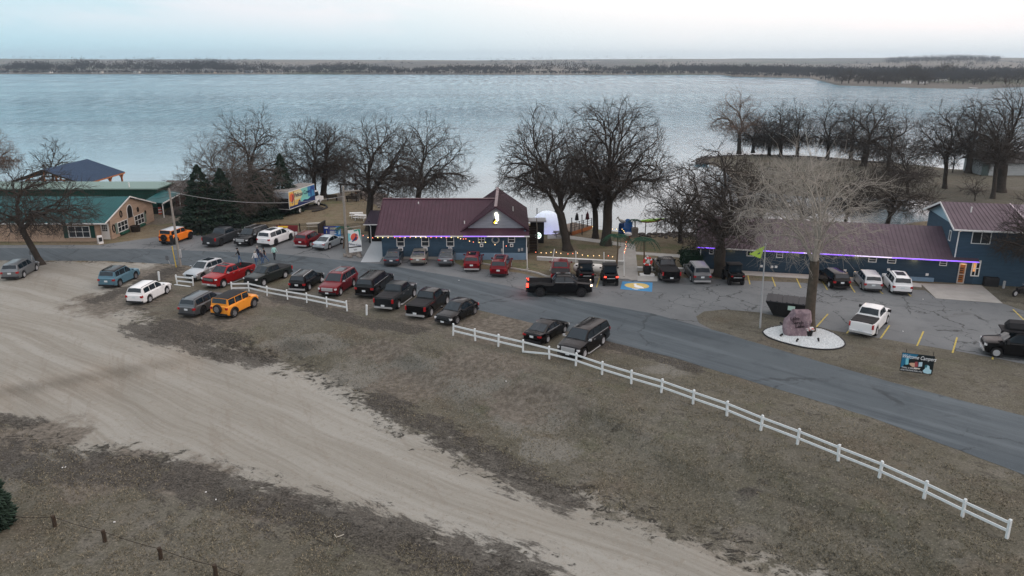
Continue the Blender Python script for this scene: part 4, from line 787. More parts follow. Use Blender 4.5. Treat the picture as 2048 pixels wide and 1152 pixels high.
def framed_window(root, c, ux, w, h, n, cols=1, rows=2, frame=WTRIM, t=0.07, glassm=DGLASS, world=True, name='window'):
    """window centred at c; ux = unit vector along the wall, n = outward normal"""
    c, ux, n = Vector(c), Vector(ux).normalized(), Vector(n).normalized(); up = Vector((0, 0, 1)); f = MB()
    P = lambda x, z, o=0.0: c + ux * x + up * z + n * o
    for s in (-1, 1): f.beam(P(s * (w / 2 - t / 2), -h / 2, .03), P(s * (w / 2 - t / 2), h / 2, .03), t, .06, up=n)
    for s in (-1, 1): f.beam(P(-w / 2 + t + .001, s * (h / 2 - t / 2), .03), P(w / 2 - t - .001, s * (h / 2 - t / 2), .03), t, .06, up=ux.cross(n)) if False else f.beam(P(-w / 2 + t + .001, s * (h / 2 - t / 2), .03), P(w / 2 - t - .001, s * (h / 2 - t / 2), .03), .06, t)
    for i in range(1, cols): x = -w / 2 + w * i / cols; f.beam(P(x, -h / 2 + t, .028), P(x, h / 2 - t, .028), t * .7, .05, up=n)
    for j in range(1, rows): z = -h / 2 + h * j / rows; f.beam(P(-w / 2 + t, z, .025), P(w / 2 - t, z, .025), .04, t * .7)
    g = MB(); g.prism([P(-w / 2 + .02, -h / 2 + .02, .008), P(w / 2 - .02, -h / 2 + .02, .008), P(w / 2 - .02, h / 2 - .02, .008), P(-w / 2 + .02, h / 2 - .02, .008)], n * .008)
    if world: o = wb(f, name, frame, root); wb(g, 'pane', glassm, root).parent = o; 
    else: o = f.build(name, frame, root); g.build('pane', glassm, o)
    return o

def restaurant():
    Y0 = 83.6; root = thing('restaurant', 'blue restaurant with maroon ribbed metal roof and lit pelican on its gable', 'building', (-6.6, 88, 0))
    XL, XR = -14.9, 1.6
    w = MB(); w.b2((XL, Y0, 0.8), (XR, Y0 + .2, 2.95)); w.b2((XL, Y0 + .2, 0), (XL + .2, 95.5, 2.95)); w.b2((XR - .2, Y0 + .2, 0.8), (XR, 96.6, 3.4)); w.b2((XL, 95.5, 0), (XR, 95.7, 2.95))
    for x0, x1 in ((XL, XL + .2),): w.prism([(x0, Y0, 2.95), (x0, 95.7, 2.95), (x0, 89.6, 5.7)], (.2, 0, 0))
    wb(w, 'wall', NAVY, root)
    f = MB(); f.b2((-7.3, Y0 - .06, 0), (XR + .02, Y0 + .2, 0.8)); f.b2((XR - .2, Y0 + .2, 0), (XR + .04, 96.6, .8)); wb(f, 'foundation', PALEB, root)
    f = MB(); f.b2((XL, Y0 - .03, 0), (-7.3, Y0 + .2, 0.35)); wb(f, 'foundation', CONC, root); f = MB(); f.b2((XL, Y0, .35), (-7.3, Y0 + .2, .8)); wb(f, 'wall', NAVY, root)
    e = (Y0 - .5, 2.92); r = (89.6, 6.0)
    rib_roof((-15.5, *e), (-1.86, *e), (-1.86, *r), (-15.5, *r), root, MAROON)
    rib_roof((-15.5, 96.1, 2.92), (-1.86, 96.1, 2.92), (-1.86, 89.6, 6.0), (-15.5, 89.6, 6.0), root, MAROON)
    rib_roof((-1.85, *e), (1.95, *e), (1.95, 84.45, 3.56), (-1.85, 84.45, 3.56), root, MAROON)
    # cross gable
    xr_, zr_, xe, ze = -1.85, 6.08, 1.95, 3.45; sl = (zr_ - ze) / (xe - xr_)
    xl = -6.0; zl = zr_ - sl * (xr_ - xl)
    rib_roof((xe, 83.9, ze), (xe, 97.2, ze), (xr_, 97.2, zr_), (xr_, 83.9, zr_), root, MAROON)
    rib_roof((xl, 83.9, zl), (xl, 97.2, zl), (xr_, 97.2, zr_), (xr_, 83.9, zr_), root, MAROON)
    rc = MB(); rc.beam((xr_, 83.88, zr_ + .05), (xr_, 97.25, zr_ + .05), .34, .06); rc.beam((-15.55, 89.6, 6.05), (-1.9, 89.6, 6.05), .3, .05); wb(rc, 'ridge_cap', mat('ridge_metal', (.20, .12, .13), .4, .3), root)
    gw = MB(); gw.prism([(xl + .7, 84.4, 3.40), (xe - .35, 84.4, 3.40), (xr_, 84.4, 5.88)], (0, .15, 0)); wb(gw, 'gable_wall', GSID, root)
    fa = MB(); fa.beam((xl - .1, 83.87, zl - .10), (xr_, 83.87, zr_ - .07), .05, .2, up=(0, 1, 0)); fa.beam((xr_, 83.87, zr_ - .07), (xe, 83.87, ze - .07), .05, .2, up=(0, 1, 0))
    fa.beam((-15.53, Y0 - .5, 2.88), (-15.53, 89.6, 5.96), .05, .2); wb(fa, 'fascia_board', MAROON, root)
    gt = MB(); gt.beam((-15.55, Y0 - .56, 2.86), (2.0, Y0 - .56, 2.86), .11, .12); gt.tube([(1.62, Y0 - .5, 2.8), (1.66, Y0 - .1, 2.5), (1.66, Y0 - .1, .05)], .05, 6); wb(gt, 'gutter', WTRIM, root)
    for x0, x1, m in ((-13.4, -11.6, PURPLE), (-11.5, -9.7, LILAC), (-9.6, -7.0, PURPLE), (-5.5, -2.9, PURPLE), (-2.8, 1.4, LILAC)):
        l = MB(); l.b2((x0, Y0 - .66, 2.87), (x1, Y0 - .62, 2.92)); wb(l, 'led_strip', m, root)
    for a, b, c, d, cols in ((793.6, 473.5, 808.5, 492.5, 1), (843, 473.5, 858, 492.5, 1), (893, 473.5, 908, 492.5, 1), (956, 472.5, 970, 485, 2), (1016, 472.5, 1030, 485, 1)):
        A, B = atY(a, d, Y0), atY(c, b, Y0); framed_window(root, ((A.x + B.x) / 2, Y0, (A.z + B.z) / 2 - .02), (1, 0, 0), B.x - A.x, B.z - A.z, (0, -1, 0), cols=cols)
    for a, b, c, d in ((797, 494.5, 806, 501), (846.6, 494.5, 855, 501), (897, 494.5, 904.5, 501), (960, 487, 966.5, 493), (1020, 487, 1026.5, 493)):
        A, B = atY(a, d, Y0), atY(c, b, Y0); q = MB(); q.b2((A.x, Y0 - .22, A.z), (B.x, Y0, B.z)); q.b2((A.x + .09, Y0 - .24, A.z + .08), (B.x - .09, Y0 - .2, B.z - .08), mi=1); wb(q, 'window_air_conditioner', [WTRIM, TRIM], root)
    for px_, py_, zz in ((837, 406, 0), (929, 444, 0), (1026, 415, 1)):
        p = atY(px_, py_, 88.7 if not zz else 88.5) if py_ != 444 else atY(px_, py_, 85.2); q = MB(); q.cyl((p.x, p.y, p.z - .5), (p.x, p.y, p.z + .12), .07, 8); wb(q, 'vent_pipe', WTRIM, root)
    p = atY(991, 479.6, Y0 - .08); q = MB(); q.tube([(p.x + .38 * math.cos(t * math.pi / 8), p.y, p.z + .38 * math.sin(t * math.pi / 8)) for t in range(17)], .10, 6); wb(q, 'life_ring_decoration', mat('faded_grey_ring', (.33, .34, .33), .7), root)
    for a, b in ((1038, 500), (1044, 499)): p = atY(a, b, Y0 - .08); q = MB(); q.box(p, (.24, .16, .32)); q.box(p + Vector((0, -.1, 0)), (.15, .05, .15)); wb(q, 'electric_meter', GREYPL, root)
    for (a, b, c, d) in ((1004, 500, 1004, 508),): A = atY(a, b, Y0 - .1); q = MB(); q.box(A, (.2, .12, .3)); q.cyl((A.x, A.y, 0), (A.x, A.y, A.z), .03, 6); wb(q, 'junction_box', GREYPL, root)
    # lit pelican on the gable: long white bill and neck over a yellow and dark body
    Yg = 84.34; P = lambda x, y: atY(x, y, Yg)
    sg = thing('pelican_light', 'glowing white and yellow pelican sign on the grey gable', 'sign', P(991, 447))
    def flat(pts, m, nm, th=.06, dy=0): q = MB(); q.prism([(P(x, y).x, Yg - dy, P(x, y).z) for x, y in pts], (0, -th, 0)); wb(q, nm, m, sg)
    flat([(990, 426), (993.5, 425), (996, 429), (996.5, 441), (993, 443), (991.5, 436), (990, 430)], GLOW, 'bill')
    flat([(986, 441), (989, 437), (992, 437), (993, 441), (996, 444), (994.5, 448), (989, 449), (985.5, 446)], BLACKP, 'body')
    flat([(987, 445), (991, 440), (993.5, 440), (993, 445), (989, 447.5)], GLOWY, 'wing', dy=.062)
    flat([(991, 444), (995, 445.5), (991, 447)], GLOW, 'foot_glow', dy=.125)
    # side porch
    pr = MB(); pr.b2((-18.0, 91.9, 0), (-15.2, 92.1, 2.45)); pr.b2((-18.0, 92.1, 0), (-17.8, 96, 2.7)); wb(pr, 'porch_wall', BLACKP, root)
    rib_roof((-18.4, 91.3, 2.5), (-15.4, 91.3, 2.5), (-15.4, 96.3, 3.3), (-18.4, 96.3, 3.3), root, mat('dark_plum_roof', (.04, .03, .045), .45), name='porch_roof')
    g = MB(); g.beam((-18.45, 91.25, 2.45), (-15.4, 91.25, 2.45), .1, .1); g.tube([(-17.7, 91.25, 2.4), (-17.6, 91.5, 2.2), (-17.6, 91.5, 0)], .05, 6); wb(g, 'gutter', WTRIM, root)
restaurant()
def ramp():
    r = MB(); lo, hi = [at(721.4, 524.5), at(759, 523.8)], [at(768.5, 487.5), at(744.5, 487.5)]
    V_ = [(*lo[0][:2], .015), (*lo[1][:2], .015), (*at(772.5, 507)[:2], .14), (*hi[0][:2], .3), (*hi[1][:2], .3)]
    r.prism([Vector(v) for v in V_], (0, 0, -.30)); tag(r.build('ramp', mat('white_concrete', (.40, .43, .45), .8, var=.05)), 'smooth white concrete ramp up to the restaurant side door', 'ramp')
ramp()

def bar_shed():
    root = thing('bar_hut', 'black flat-roofed bar hut between the restaurant and glowing dome', 'hut', (3.2, 92, 0))
    w = MB(); w.b2((2.3, 91.7, 0), (4.0, 93.3, 2.75)); wb(w, 'wall', BLACKP, root)
    w = MB(); w.b2((1.9, 91.3, 2.76), (4.25, 93.5, 2.88)); wb(w, 'roof', mat('grey_membrane', (.35, .35, .36), .7), root)
    w = MB(); w.b2((2.9, 91.66, 1.9), (3.6, 91.7, 2.2)); wb(w, 'window', DGLASS, root)
    s = thing('round_sign', 'round glowing white and green sign on the black bar hut', 'sign', (3.27, 91.6, 1.0)); q = MB(); q.lathe([(.40, -.05), (.40, .05)], n=20, axis='Y'); q.build('disc', mat('sign_glow', (.9, 1, .95), .5, emit=(.85, 1, .93), estr=1.3), s)
    for x, z, r_ in ((-.14, -.05, .1), (.13, -.08, .1), (0, .16, .08)): q = MB(); q.lathe([(r_, -.075), (r_, -.055)], (x, 0, z), n=8, axis='Y'); q.build('emblem', mat('sign_green', (.02, .25, .15), .5, emit=(.02, .5, .3), estr=.5), s)
    st = thing('staircase', 'dark wooden outdoor staircase climbing beside the restaurant', 'stairs', (2.6, 88, 0))
    for i in range(11): q = MB(); y = 86.6 + i * .42; z = .2 + i * .2; q.b2((2.05, y, z - .04), (3.0, y + .34, z)); q.b2((2.05, y + .30, z), (3.0, y + .34, z + .16)); wb(q, 'step', DWOOD, st)
    for x in (2.0, 3.05): q = MB(); q.beam((x, 86.4, 0.1), (x, 91.3, 2.5), .06, .28); wb(q, 'stringer', DWOOD, st); q = MB(); q.beam((x, 86.4, 1.1), (x, 91.3, 3.3), .07, .1); q.beam((x, 86.5, 0), (x, 86.5, 1.1), .1, .1, up=(0, 1, 0)); q.beam((x, 91.1, 0), (x, 91.1, 3.2), .1, .1, up=(0, 1, 0)); wb(q, 'handrail', mat('weathered_wood', (.17, .15, .125), .9, var=.2), st)
bar_shed()

def dome():
    c = at(1094, 463.5); root = thing('inflatable_dome', 'glowing white inflatable dome lit blue and violet from within', 'dome', (c.x, c.y, 0))
    r_, cz = 2.0, .85; m = MB(); nu, nv = 16, 9; V_ = []
    SU, SV = 4, 3
    for j in range(nv * SV + 1):
        phi = -0.44 + (math.pi / 2 + .44) * j / (nv * SV); bv = abs(math.sin(math.pi * j / SV))
        for i in range(nu * SU):
            th = 2 * math.pi * i / (nu * SU); bu = abs(math.sin(math.pi * i / SU)); rr = r_ * (.955 + .05 * bu * (.3 + .7 * bv)); V_.append((rr * math.cos(phi) * math.cos(th), rr * math.cos(phi) * math.sin(th), cz + rr * math.sin(phi)))
    n = nu * SU; F_ = [(j * n + i, j * n + (i + 1) % n, (j + 1) * n + (i + 1) % n, (j + 1) * n + i) for j in range(nv * SV) for i in range(n)]
    m.add(V_, F_); g = bpy.data.materials.new('dome_fabric'); g.use_nodes = True; nt = g.node_tree; nt.nodes.clear(); o = nt.nodes.new('ShaderNodeOutputMaterial'); d = nt.nodes.new('ShaderNodeBsdfDiffuse'); t = nt.nodes.new('ShaderNodeBsdfTranslucent'); mx = nt.nodes.new('ShaderNodeMixShader')
    d.inputs[0].default_value = (.78, .8, .82, 1); t.inputs[0].default_value = (.8, .82, .85, 1); mx.inputs[0].default_value = .5; nt.links.new(d.outputs[0], mx.inputs[1]); nt.links.new(t.outputs[0], mx.inputs[2]); nt.links.new(mx.outputs[0], o.inputs[0])
    m.build('shell', g, root, smooth=True)
    for (x, y, z, col, e) in ((0, -.9, .35, (.35, .3, 1.0), 30), (-.9, 0, .35, (.4, .5, 1.0), 16), (.9, -.2, .35, (.5, .4, 1.0), 16), (0, 0, 1.6, (.85, .95, 1.0), 62)):
        l = bpy.data.lights.new('dome_lamp', 'POINT'); l.energy = e; l.color = col; l.shadow_soft_size = .25; lo = bpy.data.objects.new('dome_lamp', l); COL.objects.link(lo); lo.parent = root; lo.location = (x, y, z)
dome()

def long_building():
    A, B = at(1398, 536), at(1909, 566); ux = (B - A).normalized(); rz = math.atan2(ux.y, ux.x); Lw = (B - A).length; root = thing('lodge_building', 'long low navy lodge with plum metal roof and violet eave lights', 'building', A, rz)
    Wd = 9.8; H = 2.5
    w = MB(); w.b2((0, 0, 0), (Lw + 1.6, .2, H)); w.b2((0, .2, 0), (.2, Wd, H)); w.b2((0, Wd, 0), (Lw, Wd + .2, H)); w.prism([(0, 0, H), (0, Wd, H), (0, Wd / 2, H + 2.15)], (.2, 0, 0)); w.build('wall', NAVY2, root)
    rib_roof((-.45, -.5, 2.50), (Lw + .15, -.5, 2.50), (Lw + .15, Wd / 2, 4.9), (-.45, Wd / 2, 4.9), root, PLUM, world=False)
    rib_roof((-.45, Wd + .6, 2.50), (Lw + .15, Wd + .6, 2.50), (Lw + .15, Wd / 2, 4.9), (-.45, Wd / 2, 4.9), root, PLUM, world=False)
    rib_roof((Lw + .16, -.5, 2.50), (Lw + 1.75, -.5, 2.50), (Lw + 1.75, .0, 2.72), (Lw + .16, .0, 2.72), root, PLUM, world=False)
    g = MB(); g.beam((-.5, -.56, 2.45), (Lw + 1.8, -.56, 2.45), .1, .12); g.tube([(.05, -.5, 2.4), (.05, -.08, 2.2), (.05, -.08, .05)], .05, 6); g.build('gutter', WTRIM, root)
    x = -.4
    for x1, m in ((2.2, PURPLE), (6.4, None), (10.6, PURPLE), (11.8, LILAC), (15.6, PURPLE), (19.2, LILAC), (Lw + 1.7, PURPLE)):
        if m: l = MB(); l.b2((x, -.66, 2.44), (x1 - .03, -.62, 2.51)); l.build('led_strip', m, root)
        x = x1
    dv = [Vector((math.cos(rz), math.sin(rz), 0)), Vector((-math.sin(rz), math.cos(rz), 0))]
    def hit(px_, py_):
        d = ray(px_, py_); n_ = dv[1]; t = (A - Vector((0, 0, CAM_H))).dot(n_) / d.dot(n_); p = Vector((0, 0, CAM_H)) + d * t; q = p - A; return q.dot(dv[0]), p.z
    for a, b, c, d, cols, rows in ((1418, 494, 1428, 508, 1, 2), (1493, 500, 1509, 512, 2, 1), (1552, 501, 1567, 515, 1, 2), (1736, 508, 1755, 524, 1, 2), (1774, 510, 1794, 526, 1, 2), (1878, 515, 1896, 531, 1, 2)):
        x0, z0 = hit(a, d); x1, z1 = hit(c, b); z1 = min(z1, 2.3); framed_window(root, ((x0 + x1) / 2, 0, (z0 + z1) / 2), (1, 0, 0), x1 - x0, z1 - z0, (0, -1, 0), cols=cols, rows=rows, world=False)
    # four pane lit window and the glazed door
    LITW = mat('lit_window', (.5, .25, .1), .3, emit=(1.0, .45, .16), estr=.55)
    x0, z0 = hit(1940, 552); x1, z1 = hit(1963, 521); framed_window(root, ((x0 + x1) / 2, 0, (z0 + z1) / 2), (1, 0, 0), x1 - x0, z1 - z0, (0, -1, 0), cols=2, rows=2, t=.1, world=False)
    q = MB(); q.b2((x0 + .14, -.022, z0 + .5), (x0 + .42, -.018, z1 - .14)); q.build('lit_pane', LITW, root)
    x0, z0 = hit(1909, 566.5); x1, z1 = hit(1934, 529)
    dr = MB(); dw = x1 - x0 - .25; xc = (x0 + x1) / 2 + .05
    for s in (-1, 1): dr.b2((xc + s * dw / 2 - .05, -.08, 0), (xc + s * dw / 2 + .05, 0, 2.1))
    dr.b2((xc - dw / 2 + .05, -.08, 2.02), (xc + dw / 2 - .05, 0, 2.1)); dr.b2((xc - dw / 2 + .05, -.08, 0), (xc + dw / 2 - .05, 0, .12)); dr.b2((xc - dw / 2 + .05, -.08, .95), (xc + dw / 2 - .05, -.03, 1.02)); d_ = dr.build('door', mat('aluminium_frame', (.5, .47, .45), .4, .5), root)
    q = MB(); q.b2((xc - dw / 2 + .04, -.04, .1), (xc + dw / 2 - .04, -.02, 2.03)); q.build('pane', mat('lit_door_glass', (.10, .04, .02), .15, emit=(.8, .30, .10), estr=.14), d_)
    for i in range(6): q = MB(); q.b2((xc - .35, -.05, .35 + i * .24), (xc + .12, -.042, .47 + i * .24)); q.build('shelf', mat('dim_brown', (.03, .015, .01), .7), d_)
    q = MB(); q.b2((Lw - 9.3, -.1, 0), (Lw - 2.0, 0, .42)); q.build('foundation', PALEB, root)
    for a, b in ((1523, 532), (1544, 533.5), (1552, 533.5), (1690, 541), (1777, 539), (1854, 549)): x0, z0 = hit(a, b); q = MB(); q.b2((x0 - .13, -.07, z0 - .12), (x0 + .13, 0, z0 + .12)); q.build('vent', WTRIM, root)
    # soffit lamps
    for px_ in (1461, 1593, 1713, 1830, 1929):
        x0, _ = hit(px_, 515); q = MB(); q.box((x0, -.28, 2.36), (.16, .12, .06)); q.build('soffit_lamp', WARMB, root)
        l = bpy.data.lights.new('soffit_light', 'POINT'); l.energy = 16 if px_ != 1461 else 7; l.color = (1, .55, .22); l.shadow_soft_size = .08; lo = bpy.data.objects.new('soffit_light', l); COL.objects.link(lo); lo.parent = root; lo.location = (x0, -.28, 2.27)
    # hedge at its left end
    return root, Lw, rz, dv
LB = long_building()
def house():
    root0, Lw, rz, dv = LB; A = root0.location + dv[0] * (Lw - .55) + dv[1] * 0.0; root = thing('two_storey_house', 'two storey navy house with plum roof at the right edge', 'house', A, rz)
    W_, D_, He, Hr = 17.0, 10.0, 5.75, 7.55
    w = MB(); w.b2((0, .02, 2.6), (.2, D_, He)); w.b2((.2, .02, 2.6), (W_, .22, He)); w.b2((1.75, .02, 0), (W_, .22, 2.6)); w.b2((.2, D_ - .2, 0), (W_, D_, He)); w.b2((0, 5, 0), (.2, D_, 2.6)); w.build('wall', NAVY, root)
    w = MB(); w.prism([(.02, .02, He), (.02, D_, He), (.02, D_ / 2, Hr - .05)], (.15, 0, 0)); w.build('gable_wall', mat('light_blue_siding', (.30, .44, .52), .8, var=.05), root)
    rib_roof((-.5, -.5, He - .02), (6.9, -.5, He - .02), (6.1, D_ / 2, Hr), (-.5, D_ / 2, Hr), root, PLUM, world=False)
    PL2 = mat('pale_plum_roof', (.15, .12, .145), .55, spec=.25, metal=.3, var=.1)
    rib_roof((6.92, -.5, He - .02), (W_ + 1, -.5, He - .02), (W_ + 1, D_ / 2, Hr), (6.12, D_ / 2, Hr), root, PL2, world=False)
    rib_roof((-.5, D_ + .5, He - .02), (W_ + 1, D_ + .5, He - .02), (W_ + 1, D_ / 2, Hr), (-.5, D_ / 2, Hr), root, PLUM, world=False)
    q = MB(); q.beam((6.9, -.5, He + .05), (6.1, D_ / 2, Hr + .07), .16, .05); q.beam((11.5, -.5, He + .05), (8.3, D_ / 2, Hr + .07), .16, .05); q.build('hip_flashing', mat('pale_flashing', (.35, .3, .33), .4, .3), root)
    q = MB(); q.beam((-.5, -.56, He - .1), (W_ + 1, -.56, He - .1), .1, .14); q.beam((-.53, -.5, He - .1), (-.53, D_ / 2, Hr - .08), .05, .2); q.beam((-.53, D_ / 2, Hr - .08), (-.53, D_ + .5, He - .1), .05, .2); q.tube([(.25, -.5, He - .15), (.12, -.1, He - .35), (.12, -.1, 2.75)], .06, 6); q.build('gutter', WTRIM, root)
    for x, z in ((2.25, 4.85), (8.35, 4.85), (12.6, 4.85)): framed_window(root, (x, .02, z), (1, 0, 0), 1.75, 1.25, (0, -1, 0), cols=2, rows=1, world=False)
    framed_window(root, (0, 1.9, 4.55), (0, 1, 0), .6, 1.1, (-1, 0, 0), cols=1, rows=1, world=False)
    q = MB(); q.cyl((1.9, 3.0, Hr - .75), (1.9, 3.0, Hr - .1), .07, 8); q.build('vent_pipe', WTRIM, root)
    q = MB(); q.b2((3.1, -.6, 0), (4.4, .0, .9)); q.build('outdoor_unit', TRIM, root)
    q = MB(); q.cyl((4.75, -.9, 0), (4.75, -.9, .75), .12, 8); tag(wb(MB().cyl(A + dv[0] * 4.75 - dv[1] * .9, A + dv[0] * 4.75 - dv[1] * .9 + Vector((0, 0, .75)), .12, 8), 'bollard', GREYPL, thing('bollard', 'short grey bollard in the bed before the navy house', 'bollard', A + dv[0] * 4.75 - dv[1] * .9)))
house()

def beige_building():
    Y0, X1 = 92.6, -51.2; root = thing('beige_building', 'beige building with teal metal roof, white gable windows and arched opening', 'building', (-60, 99, 0))
    w = MB(); w.b2((-95, Y0, 0), (X1 - 1.3, Y0 + .2, 2.5)); w.b2((X1 - .2, Y0 + 1.4, 0), (X1, 105.6, 2.5)); w.prism([(X1 - .2, Y0 + 0.2, 2.5), (X1 - .2, 105.6, 2.5), (X1 - .2, 99.1, 4.45)], (.2, 0, 0)); w.b2((X1 - 1.3, Y0 + 1.2, 0), (X1, Y0 + 1.4, 2.5)); w.b2((X1 - 1.5, Y0 + .2, 0), (X1 - 1.3, Y0 + 1.2, 2.5)); w.b2((-95, 105.4, 0), (X1, 105.6, 2.5)); wb(w, 'wall', TANW, root)
    rib_roof((-95, Y0 - .5, 2.45), (X1 + .3, Y0 - .5, 2.45), (X1 + .3, 99.1, 4.62), (-95, 99.1, 4.62), root, TEALR); rib_roof((-95, 106.1, 2.45), (X1 + .3, 106.1, 2.45), (X1 + .3, 99.1, 4.62), (-95, 99.1, 4.62), root, TEALR)
    f = MB(); f.beam((X1 + .32, Y0 - .5, 2.42), (X1 + .32, 99.1, 4.6), .05, .16); f.beam((X1 + .32, 99.1, 4.6), (X1 + .32, 106.1, 2.42), .05, .16); f.beam((-95, Y0 - .55, 2.4), (X1 + .3, Y0 - .55, 2.4), .1, .14); wb(f, 'fascia_board', WTRIM, root)
    def hitx(px_, py_): d = ray(px_, py_); t = X1 / d.x; return Vector((X1, d.y * t, CAM_H + d.z * t))
    A, B = atY(139, 475, Y0), atY(178, 452, Y0); framed_window(root, ((A.x + B.x) / 2, Y0, (A.z + B.z) / 2), (1, 0, 0), B.x - A.x, B.z - A.z, (0, -1, 0), cols=3, rows=2)
    for x in (A.x - .35, B.x + .35): q = MB(); q.b2((x - .27, Y0 - .06, A.z - .05), (x + .27, Y0, B.z + .05)); wb(q, 'shutter', mat('dark_green_shutter', (.012, .05, .04), .6), root)
    for (a, b, c, d) in ((236.5, 463, 254, 439), (270, 449, 286.5, 427)):
        P, Q = hitx(a, b), hitx(c, d); cy, cz = (P.y + Q.y) / 2, (P.z + Q.z) / 2 - .05; framed_window(root, (X1, cy, cz), (0, 1, 0), abs(Q.y - P.y), 1.35, (1, 0, 0), cols=3, rows=2, t=.08)
        q = MB(); yy = cy + (-1 if a < 250 else 1) * (abs(Q.y - P.y) / 2 + .35); q.b2((X1, yy - .26, cz - .7), (X1 + .06, yy + .26, cz + .7)); wb(q, 'shutter', mat('sage_shutter', (.16, .21, .18), .6), root)
        q = MB(); q.b2((X1, cy - 1.0, cz - .98), (X1 + .35, cy + 1.0, cz - .72)); wb(q, 'window_box', mat('dark_green_box', (.02, .09, .06), .7), root)
    c = hitx(259, 424); q = MB(); pts = [(X1 + .012, c.y - .72, c.z - .75)] + [(X1 + .012, c.y - .72 * math.cos(a), c.z + .25 + .72 * math.sin(a)) for a in np.linspace(0, math.pi, 10)] + [(X1 + .012, c.y + .72, c.z - .75)]; q.prism(pts, (.01, 0, 0)); wb(q, 'dark_arch_panel', BLACKP, root)  # black panel on the wall stands in for shade inside the arch
    q = MB(); q.tube([(p[0] + .02, p[1], p[2]) for p in pts], .05, 4); wb(q, 'arch_trim', WTRIM, root)
    for a, b, r_ in ((241, 428, .42), (275, 419, .3), (290, 424, .2), (227, 457, .5)): c = hitx(a, b); q = MB(); q.tube([(X1 + .05, c.y + r_ * .6 * math.cos(k * math.pi / 4), c.z + r_ * math.sin(k * math.pi / 4)) for k in range(9)], .08, 5); wb(q, 'wall_ornament', DWOOD, root)
    A, B = atY(200.5, 482, Y0 + 1.2), atY(213, 450.5, Y0 + 1.2); d = MB(); xd = -52.45; d.b2((xd, Y0 + 1.13, .02), (xd + 1.0, Y0 + 1.2, 2.08)); dd = wb(d, 'door', WTRIM, root)
    for i in range(3):
        for j in range(3): q = MB(); q.b2((xd + .17 + i * .23, Y0 + 1.115, 1.08 + j * .29), (xd + .35 + i * .23, Y0 + 1.128, 1.32 + j * .29)); wb(q, 'pane', DGLASS, root).parent = dd
    s = thing('sandwich_board', 'white folding sandwich board standing by the beige building door', 'sign', at(201, 487)); q = MB(); q.prism([(-.3, -.25, 0), (.3, -.25, 0), (.3, -.03, 1.05), (-.3, -.03, 1.05)], (0, .03, 0)); q.prism([(-.3, .25, 0), (.3, .25, 0), (.3, .03, 1.05), (-.3, .03, 1.05)], (0, -.03, 0)); q.build('board', WTRIM, s); s.rotation_euler = (0, 0, .9)
    q = MB(); q.box((0, -.20, .55), (.4, .02, .5), rx=-.2); q.build('notice', TRIM, s)
    p = at(272, 463); b = thing('wooden_planter', 'dark brown half barrel planter beside the beige gable wall', 'planter', p); q = MB(); q.lathe([(.52, 0), (.60, .4), (.62, .8), (.55, .8), (.5, .6)], n=14); q.build('tub', DWOOD, b); q = MB(); q.lathe([(.61, .62), (.635, .62), (.635, .68), (.61, .68)], n=14); q.build('hoop', TRIM, b)
beige_building()

def green_store():
    Y0 = 112.0; root = thing('green_shed', 'long dark green metal shed behind the beige building', 'shed', (-70, 114, 0))
    w = MB(); w.b2((-110, Y0, 0), (-53.5, Y0 + .2, 3.4)); w.b2((-53.7, Y0 + .2, 0), (-53.5, 118, 3.5)); w.b2((-110, 118, 0), (-53.5, 118.2, 3.4)); wb(w, 'wall', DGREEN, root)
    for i in range(0, 94): pass
    r_ = MB(); r_.b2((-110, Y0 - .35, 3.42), (-53.1, 118.5, 3.60)); wb(r_, 'roof', mat('grey_green_roof', (.16, .24, .21), .5, .2), root)
    v = MB(); v.cyl((-57.9, 113, 3.5), (-57.9, 113, 4.3), .1, 8); wb(v, 'vent_pipe', WTRIM, root)
    v = MB(); 
    for i in range(140): v.b2((-110 + i * .4, Y0 - .02, 0), (-109.94 + i * .4, Y0, 3.4))
    wb(v, 'wall_ribs', DGREEN, root)['kind'] = 'stuff'
    # lean-to with white posts, shingled hut behind
    r2 = thing('lean_to_porch', 'green lean-to porch roof with white trim and posts', 'porch', (-51.8, 108.5, 0))
    q = MB(); q.prism([(-53.4, 107.5, 2.35), (-50.6, 107.5, 2.1), (-50.6, 114, 2.5), (-53.4, 114, 2.9)], (0, 0, .08)); wb(q, 'roof', TEALR, r2); q = MB(); q.beam((-50.55, 107.45, 2.12), (-50.55, 114, 2.52), .06, .18); wb(q, 'fascia_board', WTRIM, r2)
    for y in (107.7, 110.5, 113.5): q = MB(); q.beam((-50.75, y, 0), (-50.75, y, 2.15), .12, .12, up=(0, 1, 0)); wb(q, 'post', WTRIM, r2)
    r3 = thing('brown_hut', 'red-brown sided hut with grey shingled roof by the lake', 'hut', (-52, 118, 0)); q = MB(); q.b2((-52.2, 115.2, 0), (-49.2, 121, 2.3)); wb(q, 'wall', BROWNW, r3)
    q = MB(); q.prism([(-54.5, 114.4, 2.35), (-48.9, 114.4, 2.1), (-48.9, 118.4, 3.55), (-54.5, 118.4, 3.75)], (0, 0, .08)); q.prism([(-54.5, 122.2, 2.35), (-48.9, 122.2, 2.1), (-48.9, 118.4, 3.55), (-54.5, 118.4, 3.75)], (0, 0, .08)); wb(q, 'roof', SHING, r3)
green_store()
